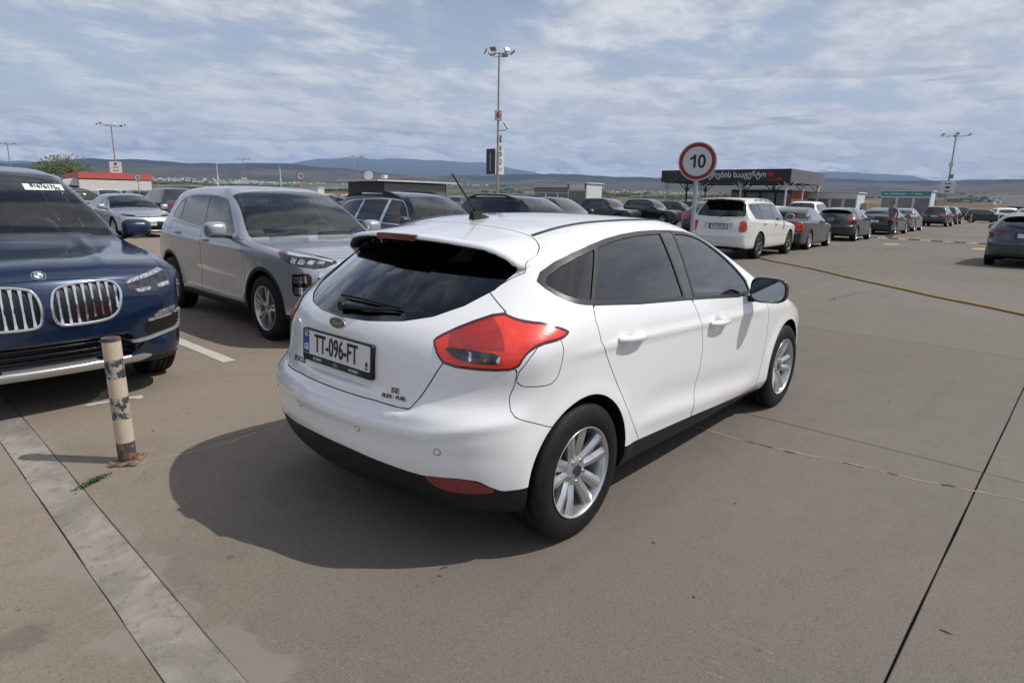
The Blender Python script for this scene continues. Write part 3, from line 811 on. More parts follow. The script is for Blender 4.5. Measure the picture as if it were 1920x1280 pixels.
def build_hatch():
    t0 = thing('white_hatchback', 'white five-door hatchback seen from behind in the foreground, red lamps and plate TT-096-FT', 'car')
    f = Shape(**HATCH)
    V, F = surface_nets(f, (-2.35,-1.05,.08), (2.45,1.05,1.55), .019)
    sk = Skin(f, V, F, 0)
    BODY, GONE, LAMP, GLASSR, TAIL, TAILS, BUMP, BLK, REFL, FUEL, FD, RD, SEAM, DLO, QG, RG, FG, SILL, WS, HOOD, HL, FBUMP, GRILLE, UNDER, DITCH, PILLAR, LAMPRIM, SPUN = range(28)
    ab = lambda V: np.abs(V[:,1])
    U = lambda V: np.abs(V[:,1]) + V[:,0]
    p3 = lambda n: [p for p in FP[n] if p is not None]
    # wheel openings
    for wx in (-1.324, 1.324):
        sk.label(lambda V, N, wx=wx: np.maximum(np.sqrt((V[:,0]-wx)**2 + (V[:,2]-.335)**2) - .352, .55 - ab(V)), GONE, [BODY])
    sk.label(lambda V, N: np.maximum(V[:,2] - .235, .0) + np.maximum(0, .0*V[:,2]) if False else np.maximum(V[:,2]-.21, N[:,2]+.35), UNDER, [BODY])
    # tail lamps
    lp = smooth_poly([(abs(p[1])+p[0], p[2]) for p in p3('lamp_outer')], 1)
    lampf = lambda V, N: np.maximum(poly_sd(U(V), V[:,2], lp), V[:,0] + 1.2)
    sk.label(lambda V, N: lampf(V, N), LAMPRIM, [BODY]); sk.label(lambda V, N: lampf(V, N) + .012, LAMP, [LAMPRIM])
    # rear window under the spoiler
    gp = [(-.3,1.0),(0,1.0),(.18,1.004),(.349,1.020),(.46,1.046),(.54,1.090),(.592,1.15),(.605,1.215),(.58,1.30),(.45,1.37),(0,1.40),(-.3,1.40)]
    def spo(V):
        x, a, z = V[:,0], ab(V), V[:,2]
        top = 1.366 + .10*(x+1.66) - .18*a*a - 1.6*np.maximum(a-.46, 0)**2
        return z - (top - .040 - .07*np.maximum(x+1.60, 0))     # above 0: on the spoiler
    rearg = lambda V, N: np.maximum.reduce([poly_sd(ab(V), V[:,2], gp), spo(V) - .004, V[:,0] + 1.33])
    sk.label(rearg, GLASSR, [BODY])
    sk.label(lambda V, N: np.maximum.reduce([(N[:,2]+.25)*.1, V[:,0]+1.2, 1.15-V[:,2], ab(V)-.60]), SPUN, [BODY])
    # tailgate and its shut line
    tg = [(-.4,.692),(.30,.688),(.42,.682),(.478,.684),(.515,.74),(.545,.80),(.578,.869),(.64,.97),(.70,1.075),(.578,1.145),(.612,1.20),(.66,1.24),(.66,1.6),(-.4,1.6)]
    rs = PC([(0,-1.272),(.19,-1.274),(.385,-1.262),(.50,-1.268),(.57,-1.295),(.615,-1.36),(.63,-1.45),(.66,-1.52)])
    tgf = lambda V, N: np.maximum(poly_sd(ab(V), V[:,2], tg), V[:,0] - rs(ab(V)))
    sk.seam(tgf, TAIL, SEAM, [BODY], .0052)
    # fuel flap on the right, bumper, black skirt
    fl = smooth_poly([(-1.719,.796),(-1.60,.782),(-1.545,.79),(-1.515,.84),(-1.502,.96),(-1.56,1.02),(-1.705,.88)], 1)
    sk.seam(lambda V, N: np.maximum(poly_sd(V[:,0], V[:,2], fl), V[:,1] + .3), FUEL, SEAM, [BODY], .004)
    bp = [(-3,-.1),(-3,.90),(-1.2,.90),(-.893,.866),(-.905,.80),(-.935,.75),(-.927,.70),(-.90,.672),(-.822,.646),(-.667,.597),(-.55,.55),(-.5,-.1)]
    bumpf = lambda V, N: np.maximum(poly_sd(U(V), V[:,2], bp), V[:,0] + 1.2)
    sk.seam(bumpf, BUMP, SEAM, [BODY], .004)
    bl = PC([(-2.2,.452),(-1.967,.449),(-1.671,.430),(-1.438,.418),(-1.25,.425),(-1.12,.415),(-1.02,.378),(-.95,.360),(-.60,.360)])
    sk.label(lambda V, N: np.maximum(V[:,2] - bl(U(V)), V[:,0] + 1.2), BLK, [BODY, BUMP, SEAM, UNDER])
    rp = smooth_poly([(-1.45,.420),(-1.25,.425),(-1.12,.412),(-1.03,.378),(-.975,.357),(-1.19,.352),(-1.33,.362)], 1)
    sk.label(lambda V, N: np.maximum(poly_sd(U(V), V[:,2], rp), V[:,0] + 1.2), REFL, [BLK, BUMP])
    # side windows
    sidegate = lambda V: .42 - ab(V)
    do = smooth_poly([(p[0], p[2]) for p in p3('dlo_outer')][:8] + [(.66,.935),(.62,1.03),(.50,1.155),(.33,1.27),(.13,1.352)] [1:] + [(-.236,1.375),(-.618,1.372),(-.976,1.340),(-1.271,1.279)], 1)
    sk.label(lambda V, N: np.maximum(poly_sd(V[:,0], V[:,2], do), sidegate(V)), DLO, [BODY])
    def line(V, x0, z0, x1, z1): return V[:,0] - (x0 + (V[:,2]-z0)*(x1-x0)/(z1-z0))
    inner = lambda V, k: np.maximum(poly_sd(V[:,0], V[:,2], do) + k, sidegate(V))
    dl = lambda V: line(V, -1.243, 1.077, -.992, 1.34)
    sk.label(lambda V, N: np.maximum(inner(V, .021), dl(V) + .012), QG, [DLO])
    sk.label(lambda V, N: np.maximum.reduce([inner(V, .020), .014 - dl(V), line(V, -.375, 1.02, -.298, 1.36)]), RG, [DLO])
    sk.label(lambda V, N: np.maximum.reduce([inner(V, .020), -line(V, -.238, 1.0, -.112, 1.36), V[:,0] - .60]), FG, [DLO])
    sk.label(lambda V, N: np.maximum.reduce([inner(V, .010), -line(V, -.352, 1.02, -.275, 1.36), line(V, -.262, 1.0, -.136, 1.36)]), PILLAR, [DLO])
    # doors
    fdp = [(.775,.15),(.795,.30),(.845,.45),(.873,.588),(.870,.743),(.835,.86),(.80,.93),(.66,.935),(-.286,1.003),(-.241,.916),(-.203,.82),(-.172,.721),(-.182,.595),(-.219,.44),(-.250,.15)]
    rdp = [(-.290,.15),(-.238,.31),(-.219,.44),(-.182,.595),(-.172,.721),(-.203,.82),(-.241,.916),(-.286,1.003),(-.843,1.040),(-1.238,1.077),(-1.255,1.016),(-1.234,.92),(-1.115,.747),(-.965,.528),(-.828,.341),(-.74,.15)]
    sg = lambda V: .5 - ab(V)
    sill = PC([(-1.1,.350),(-.81,.336),(-.205,.312),(.50,.265),(.92,.225)])
    sk.label(lambda V, N: np.maximum.reduce([V[:,2] - sill(V[:,0]), sg(V), np.abs(V[:,0]) - 1.1]), SILL, [BODY, UNDER])
    sk.seam(lambda V, N: np.maximum(poly_sd(V[:,0], V[:,2], fdp), sg(V)), FD, SEAM, [BODY], .0045)
    sk.seam(lambda V, N: np.maximum(poly_sd(V[:,0], V[:,2], rdp), sg(V)), RD, SEAM, [BODY], .0045)
    # windscreen, bonnet, head lamps, grille
    wsf = lambda V, N: np.maximum.reduce([ab(V) - (.60 + .16*sstep(.2, 1.1, V[:,0])), .10 + .10*ab(V)**2 - V[:,0], V[:,0] - (1.06 - .17*ab(V)**2), .95 - V[:,2]])
    sk.label(wsf, WS, [BODY])
    sk.seam(lambda V, N: np.maximum.reduce([ab(V) - .74, (1.09 - .17*ab(V)**2) - V[:,0], V[:,0] - (2.06 - .35*ab(V)**2), (.3 - N[:,2])*.1]), HOOD, SEAM, [BODY], .005)
    hl = [(-1.46,.70),(-1.25,.64),(-1.0,.66),(-.72,.78),(-.62,.84),(-.80,.84),(-1.1,.80),(-1.35,.76)]
    UF = lambda V: ab(V) - V[:,0]
    sk.label(lambda V, N: np.maximum(poly_sd(UF(V), V[:,2], hl), 1.2 - V[:,0]), HL, [BODY, HOOD, SEAM])
    sk.label(lambda V, N: np.maximum.reduce([ab(V) - .48 - .5*(V[:,2]-.4), np.abs(V[:,2]-.42) - .13, 1.5 - V[:,0]]), GRILLE, [BODY])
    # ---- objects
    P = t0
    skin_part(sk, [BODY], 'body_shell', 'white_paint', P, fl=.02)
    skin_part(sk, [TAIL], 'tailgate', 'white_paint', P, fl=.02)
    skin_part(sk, [SPUN], 'spoiler_underside', 'black_plastic', P)
    skin_part(sk, [BUMP], 'rear_bumper', 'white_paint', P, fl=.02)
    skin_part(sk, [FUEL], 'fuel_flap', 'white_paint', P, fl=.012)
    skin_part(sk, [BLK], 'bumper_skirt', 'black_plastic', P, fl=.01)
    skin_part(sk, [UNDER], 'floor_pan', 'black_plastic', P)
    skin_part(sk, [SILL], 'sill_trim', 'black_plastic', P, fl=.01)
    groove(sk, [SEAM], 'shut_lines', P, .010)
    skin_part(sk, [HOOD], 'bonnet', 'white_paint', P, fl=.015)
    skin_part(sk, [WS], 'windscreen', 'glass_clear', P, off=-.003)
    skin_part(sk, [GRILLE], 'grille', 'black_plastic', P, off=-.01)
    o = skin_part(sk, [GLASSR], 'rear_window', 'glass_tint', P, off=-.004)
    for s in (-1, 1):
        skin_part(sk, [FD], 'front_door', 'white_paint', P, s, fl=.018); skin_part(sk, [RD], 'rear_door', 'white_paint', P, s, fl=.018)
        skin_part(sk, [DLO], 'window_trim', 'trim_dark', P, s, fl=.006, off=.002)
        skin_part(sk, [PILLAR], 'door_pillar', 'gloss_black', P, s)
        skin_part(sk, [QG], 'quarter_window', 'glass_tint', P, s, off=-.003)
        skin_part(sk, [RG], 'rear_door_window', 'glass_tint', P, s, off=-.003)
        skin_part(sk, [FG], 'front_door_window', 'glass_front', P, s, off=-.003)
        skin_part(sk, [HL], 'headlamp', 'lamp_chrome', P, s)
        skin_part(sk, [REFL], 'bumper_reflector', 'reflector_red', P, s, off=.001)
        # tail lamp: dark rim, red lens, a domed stop lamp inside and a clear strip
        rim = skin_part(sk, [LAMPRIM], 'tail_lamp', 'lamp_rim', P, s, off=.001, fl=.012)
        V, F, N = sk.take([LAMP], s)
        V = V + N*(.004)
        lens = mesh_obj('lamp_lens', V, F, N, MAT['tail_lens'], rim)
        cp = smooth_poly([(-1.305,.948),(-1.27,.918),(-1.19,.893),(-1.03,.888),(-.985,.892),(-.99,.930),(-1.10,.936)], 1)
        s2 = Skin(f, V - N*.004, F, 0)
        s2.label(lambda V, N: poly_sd(U(V), V[:,2], cp), 1, [0])
        q = s2.take([1])
        if q is not None:
            mesh_obj('reversing_lens', q[0] + q[2]*.0055, q[1], q[2], MAT['clear_dark'], rim)
            for (ua, ub, za, zb2, mt) in ((-1.165,-1.150,.893,.936,'chrome'), (-1.012,-.990,.892,.922,'drl_white'), (-1.085,-1.060,.897,.915,'bulb_amber')):
                s4 = Skin(f, V - N*.004, F, 0); s4.label(lambda V, N: poly_sd(U(V), V[:,2], [(ua,za),(ub,za),(ub,zb2),(ua,zb2)]), 1, [0]); q2 = s4.take([1])
                if q2 is not None: mesh_obj('lens_divider', q2[0] + q2[2]*.0065, q2[1], q2[2], MAT[mt], rim)
    arch_liner(sk, GONE, 'wheel_arch', P, .50)
    # inner lining: the same skin a little smaller, dark
    Vi = V0 = None
    V_, F_ = surface_nets(lambda x, y, z: f(x, y, z) + .045, (-2.3,-1.0,.1), (2.4,1.0,1.5), .06)
    g = unit(grad(f, V_)); s3 = Skin(lambda x, y, z: f(x, y, z) + .045, V_, F_, 0)
    hole = lambda V, N: np.minimum.reduce([np.maximum(poly_sd(V[:,0], V[:,2], do) + .03, sidegate(V) - .05), np.maximum.reduce([poly_sd(ab(V), V[:,2], gp) + .02, V[:,0] + 1.36, 1.0-V[:,2]]), wsf(V, N) + .02])
    s3.label(hole, 1, [0])
    s3.label(lambda V, N: np.minimum.reduce([np.maximum(np.sqrt((V[:,0]-wx)**2 + (V[:,2]-.335)**2) - .38, .45 - ab(V)) for wx in (-1.324, 1.324)]), 1, [0])
    q = s3.take([0]); mesh_obj('cabin_lining', q[0], q[1], -q[2], MAT['interior'], P)
    b = MB(); b.box((-.35, 0, .26), (2.6, 1.46, .04)); b.box((.78, 0, .80), (.36, 1.40, .22), bev=.05); b.box((-1.25, 0, .88), (.55, 1.1, .04)); b.box((.2, 0, .50), (.9, .22, .25), bev=.04); b.build('dashboard', MAT['interior'], P)
    seats(P, [(.02, .37), (.02, -.37), (-.88, .37), (-.88, -.37)], top=1.16, steer=(.55, .36, .90))
    # wheels
    for wx in (-1.324, 1.324):
        for s in (-1, 1): add_wheel(P, wx, s*.888, s, .321, .213, .215, ('pair', 5, -.10 if wx < 0 else .35), 3)
    # handles
    for s in (-1, 1):
        for hx, hz in ((-.972, .900), (.008, .844)):
            yy = surf(f, x=hx+.10, z=hz, sgn=1)
            b = MB(); pts = [(hx+.115, s*(yy+.004), hz-.008), (hx+.09, s*(yy+.022), hz-.006), (hx+.03, s*(yy+.029), hz-.002), (hx-.04, s*(yy+.029), hz+.002), (hx-.095, s*(yy+.022), hz+.004), (hx-.118, s*(yy+.004), hz+.004)]
            b.tube(pts, [.013,.018,.019,.018,.018,.012], 10)
            v = [(x, y, hz + (z-hz)*1.0) for x, y, z in b.v]; b.v = v
            o = b.build('door_handle', MAT['white_paint'], P)
            if s < 0 and hx > -.5:
                pass
    # mirrors
    for s in (-1, 1): mirror_part(P, s, .50, 1.0, .995, 'white_paint', .235, .165, .125, det=3, back='gloss_black')
    # roof strips and aerial
    for s in (-1, 1):
        pts = []
        for i in range(26):
            x = -1.255 + i*1.30/25; yy = .50 + .035*math.sin(PI*i/25) - .02*(i/25)
            pts.append((x, s*yy, surf(f, x=x, y=s*yy) + .001))
        b = MB()
        for i, p in enumerate(pts):
            w_ = .011
        vs = []; 
        for p in pts:
            for dy, dz in ((-.011, -.004), (-.010, .004), (.010, .004), (.011, -.004)): vs.append((p[0], p[1]+dy, p[2]+dz))
        b.add(vs, [(4*i+k, 4*i+(k+1) % 4, 4*i+4+(k+1) % 4, 4*i+4+k) for i in range(25) for k in range(4)] + [(3,2,1,0), (100,101,102,103)])
        b.build('roof_strip', MAT['trim_dark'], P)
    zr = surf(f, x=-1.09, y=0)
    e = bpy.data.objects.new('aerial', None); COL.objects.link(e); e.parent = P
    b = MB(); b.prism([(-1.165,.018),(-1.16,-.018),(-1.10,-.028),(-1.03,-.016),(-.995,0),(-1.03,.016),(-1.10,.028)], 0, 1, lambda x, y, z: (x if z < .5 else -1.135 + (x+1.12)*.62, y*(1 if z < .5 else .55), zr - .004 + (.042 if z > .5 else 0) - (.018 if z > .5 and x > -1.06 else 0)))
    b.build('aerial_base', MAT['black_plastic'], e)
    b = MB(); b.tube([(-1.125, 0, zr+.03), (-1.16, 0, zr+.065), (-1.285, 0, zr+.205), (-1.30, 0, zr+.222)], [.009, .006, .0045, .006], 8); b.build('aerial_mast', MAT['black_plastic'], e)
    # high stop lamp
    b = MB(); vs = []
    for i in range(9):
        y = -.145 + .29*i/8; xx = -1.672 + .43*y*y - .003; zz = 1.366 + .10*(xx+1.66) - .18*y*y
        vs += [(xx, y, zz-.003), (xx-.001, y, zz-.030), (xx+.03, y, zz+.0005)]
    b.add(vs, [(3*i, 3*i+1, 3*i+4, 3*i+3) for i in range(8)] + [(3*i, 3*i+3, 3*i+5, 3*i+2) for i in range(8)]); b.build('high_stop_lamp', MAT['red_dark'], P)
    # rear wiper
    def gx(y, z): return surf(f, y=y, z=z, sgn=-1)
    e = bpy.data.objects.new('rear_wiper', None); COL.objects.link(e); e.parent = P
    b = MB(); b.tube([(gx(.02,1.045)-.022, .02, 1.045), (gx(-.12,1.052)-.026, -.12, 1.052), (gx(-.30,1.060)-.018, -.30, 1.060)], [.015, .010, .006], 8)
    b.cyl((gx(.02,1.04)+.01, .02, 1.045), (gx(.02,1.04)-.03, .02, 1.045), .026, .022, n=14); b.build('wiper_arm', MAT['black_plastic'], e)
    b = MB(); b.tube([(gx(y, 1.064+.01*math.cos(y*6))-.008, y, 1.070 + .012*math.cos(y*6)) for y in [.10 - .045*i for i in range(10)]], .006, 6); b.build('wiper_blade', MAT['rubber'], e)
    # plate: holder, plate, print
    px, pz = -2.002, .842
    tilt = Vector((.05, 0, 1)).normalized()
    e = bpy.data.objects.new('number_plate', None); COL.objects.link(e); e.parent = P
    M = frame_matrix((px-.006, 0, pz), (0, -1, 0), (.06, 0, 1))
    def rr_(w, h, r, n=5):
        o = []
        for cx, cy, a0 in ((w/2-r, h/2-r, 0), (-w/2+r, h/2-r, PI/2), (-w/2+r, -h/2+r, PI), (w/2-r, -h/2+r, 1.5*PI)):
            for i in range(n+1): a = a0 + PI/2*i/n; o.append((cx+r*math.cos(a), cy+r*math.sin(a)))
        return o
    def pl_(w, h, r, z0, z1, name, mat, par=e, cx=0, cy=0):
        b = MB(); b.prism([(x+cx, y+cy) for x, y in rr_(w, h, r)], z0, z1, lambda x, y, z: tuple(M @ Vector((x, y, z)))); return b.build(name, MAT[mat], par)
    pl_(.545, .152, .012, -.012, .008, 'plate_holder', 'black_plastic')
    pl_(.520, .112, .008, .008, .0105, 'plate_face', 'plate_white', cy=.013)
    pl_(.044, .108, .004, .0105, .0115, 'plate_band', 'plate_blue', cx=-.236, cy=.013)
    T = lambda x, y, z=.012: M @ Matrix.Translation((x, y, z))
    text_mesh('TT-096-FT', .118, MAT['black_flat'], 'plate_number', e, T(.003, .012), sx=.64, bold=.0015, spacing=1.02)
    text_mesh('GE', .040, MAT['white_flat'], 'country_code', e, T(-.236, -.012), sx=.75, bold=.001)
    b = MB(); fm = lambda x0, x1, y0, y1, z: [tuple(T(x, y, z) @ Vector((0,0,0))) for x, y in ((x0,y0),(x1,y0),(x1,y1),(x0,y1))]
    b.add(fm(-.249,-.223,.040,.060,.012), [(0,1,2,3)]); fo = b.build('country_flag', MAT['white_flat'], e)
    b = MB(); b.add(fm(-.2385,-.2335,.040,.060,.0125), [(0,1,2,3)]); b.add(fm(-.249,-.2388,.0475,.0525,.0125), [(0,1,2,3)]); b.add(fm(-.2332,-.223,.0475,.0525,.0125), [(0,1,2,3)]); b.build('flag_cross', MAT['red_flat'], e)
    b = MB(); b.prism([(.238+.009*math.cos(i*PI/8), -.012+.011*math.sin(i*PI/8)) for i in range(16)], .0106, .0118, lambda x, y, z: tuple(M @ Vector((x, y, z)))); b.build('plate_seal', MAT['seal_grey'], e)
    text_mesh('GC', .012, MAT['black_flat'], 'small_letters', e, T(.238, -.031))
    pl_(.43, .020, .004, .008, .0095, 'holder_strip', 'strip_blue', cy=-.060)
    text_mesh('FORD', .0175, MAT['white_flat'], 'holder_lettering', e, T(-.148, -.060, .0105), sx=1.5, shear=.2)
    text_mesh('FORD', .0175, MAT['white_flat'], 'holder_lettering', e, T(.140, -.060, .0105), sx=1.5, shear=.2)
    b = MB(); b.prism([(.0+.020*math.cos(i*PI/10), -.060+.009*math.sin(i*PI/10)) for i in range(20)], .0095, .0105, lambda x, y, z: tuple(M @ Vector((x, y, z)))); b.build('holder_oval', MAT['oval_blue'], e)
    # oval badge
    bz = .975; bx = surf(f, y=0., z=bz, sgn=-1); n_ = nrm(f, (bx, 0, bz))
    Mb = frame_matrix((bx, 0, bz), (0, -1, 0), (-n_.z*-1*0 + .12, 0, 1))
    e = bpy.data.objects.new('oval_badge', None); COL.objects.link(e); e.parent = P
    for rx, ry, z1, mt, nm in ((.060, .0255, .007, 'satin_silver', 'badge_rim'), (.055, .0215, .0085, 'badge_dark', 'badge_field')):
        b = MB(); b.prism([(rx*math.cos(i*PI/20), ry*math.sin(i*PI/20)) for i in range(40)], -.01, z1, lambda x, y, z: tuple(Mb @ Vector((x, y, z)))); b.build(nm, MAT[mt], e)
    text_mesh('Ford', .032, MAT['satin_silver'], 'badge_script', e, Mb @ Matrix.Translation((0, 0, .009)), sx=1.15, shear=.45)
    # small lettering on the tailgate
    for body, y, z, sz, nm, sx in (('SE', -.395, .745, .030, 'trim_letters', 1.5), ('FLEX · FUEL', -.392, .718, .021, 'trim_letters', 1.15), ('FOCUS', .335, .745, .036, 'model_letters', .95)):
        xx = surf(f, y=y, z=z, sgn=-1); n_ = nrm(f, (xx, y, z)); r_ = Vector((0,0,1)).cross(n_).normalized()
        text_mesh(body, sz, MAT['letter_metal'], nm, P, frame_matrix((xx + n_.x*.001, y + n_.y*.001, z), r_, n_.cross(r_)), sx=sx, bold=.0006, depth=.002)
    # parking sensors
    for y, z in ((.62,.552), (.235,.558), (-.235,.558), (-.628,.535)):
        xx = surf(f, y=y, z=z, sgn=-1); n_ = nrm(f, (xx, y, z)); p = Vector((xx, y, z))
        b = MB(); b.cyl(p - n_*.006, p + n_*.0025, .0125, .0115, n=20); b.cyl(p + n_*.0026, p + n_*.0035, .008, .0075, n=16); b.build('parking_sensor', MAT['white_paint'], P)
        b = MB(); n2 = 20; a_ = n_.orthogonal().normalized(); c_ = n_.cross(a_)
        b.tube([p + (a_*math.cos(2*PI*i/n2) + c_*math.sin(2*PI*i/n2))*.0145 + n_*.0002 for i in range(n2)], .0012, 5, closed=True); b.build('sensor_ring', MAT['seam_black'], P)
    return t0

# tail-lamp plastics
def lens_mats():
    m, t, out = new_mat('tail_lens')
    tc = t.n('ShaderNodeTexCoord').outputs['Object']; s = t.n('ShaderNodeSeparateXYZ'); t.put(s.inputs[0], tc)
    ay = t.math('ABSOLUTE', s.outputs[1]); u = t.math('ADD', ay, s.outputs[0])
    # the domed stop-lamp: a disc in (u, z)
    du = t.math('MULTIPLY', t.math('ADD', u, 1.125), 1.0); dz = t.math('MULTIPLY', t.math('ADD', s.outputs[2], -.955), 1.25)
    r = t.math('SQRT', t.math('ADD', t.math('MULTIPLY', du, du), t.math('MULTIPLY', dz, dz)))
    dome = t.math('MULTIPLY', t.sm(r, .165, .155), t.sm(s.outputs[2], .935, .945))
    band = t.n('ShaderNodeTexWave', wave_type='BANDS', bands_direction='Z'); t.put(band.inputs[0], tc); band.inputs['Scale'].default_value = 55; band.inputs['Distortion'].default_value = 2
    nz = t.noise(tc, 16, 4, .6)
    dc = t.mix(t.math('ADD', t.math('MULTIPLY', t.sm(nz, .35, .65), .35), t.math('MULTIPLY', band.outputs[1], .45), None, True), (.50, .014, .010, 1), (.16, .016, .016, 1))
    base = t.mix(t.sm(nz, .3, .7), (.86, .050, .018, 1), (.74, .022, .010, 1))
    c = t.mix(dome, base, dc)
    b = t.n('ShaderNodeBsdfPrincipled'); t.put(b.inputs['Base Color'], c); b.inputs['Roughness'].default_value = .22
    b.inputs['Coat Weight'].default_value = 1; b.inputs['Coat Roughness'].default_value = .015
    b.inputs['Subsurface Weight'].default_value = .0
    bp = t.n('ShaderNodeBump', i_Height=band.outputs[1]); bp.inputs['Strength'].default_value = .12; bp.inputs['Distance'].default_value = .002; t.put(b.inputs['Normal'], bp)
    t.nt.links.new(b.outputs[0], out.inputs[0])
lens_mats()
pbr('drl_white', (.62,.64,.68), .12, .5, 1)
pbr('bulb_amber', (.22,.09,.02), .2, 0, 1)
pbr('lamp_rim', (.07, .006, .008), .15, 0, 1)
pbr('clear_dark', (.045, .040, .038), .05, .5, 1, .0, vary=.9, vscale=22)
pbr('seal_grey', (.06, .06, .065), .4)
pbr('strip_blue', (.008, .022, .045), .4, vary=.6, vscale=30)
pbr('oval_blue', (.03, .13, .35), .3, coat=1)
pbr('letter_metal', (.16, .14, .11), .25, .8)
pbr('badge_dark', (.006, .012, .035), .15, coat=1)

# ---------------------------------------------------------------- every other car
def paint(name, col, metal=.0, rough=.3, dirt=.2, flake=.0):
    return pbr(name, col, rough, metal, 1, .03, dirt=dirt, flake=flake)
paint('silver_paint', (.385,.405,.445), .40, .27, .03); paint('blue_paint', (.005,.020,.060), .45, .28, .06); paint('black_paint', (.008,.008,.009), .0, .3, .10)
paint('graphite_paint', (.045,.047,.054), .5, .32, .1); paint('dark_blue_paint', (.014,.019,.036), .4, .3, .1); paint('pearl_paint', (.70,.69,.66), .0, .3, .25)
paint('green_paint', (.008,.045,.030), .2, .3, .15); paint('grey_paint', (.20,.21,.23), .6, .33, .15); paint('bright_silver_paint', (.50,.51,.55), .7, .33, .12)
paint('red_paint', (.20,.012,.015), .2, .3, .2); paint('slate_paint', (.055,.062,.085), .5, .3, .15); paint('brown_paint', (.10,.07,.05), .4, .3, .2)

def band_mask(V, pl):
    """distance past a slanted pillar line in side view; pl = (x0, z0, x1, z1)"""
    x0, z0, x1, z1 = pl[:4]; return V[:,0] - (x0 + (V[:,2]-z0)*(x1-x0)/(z1-z0))

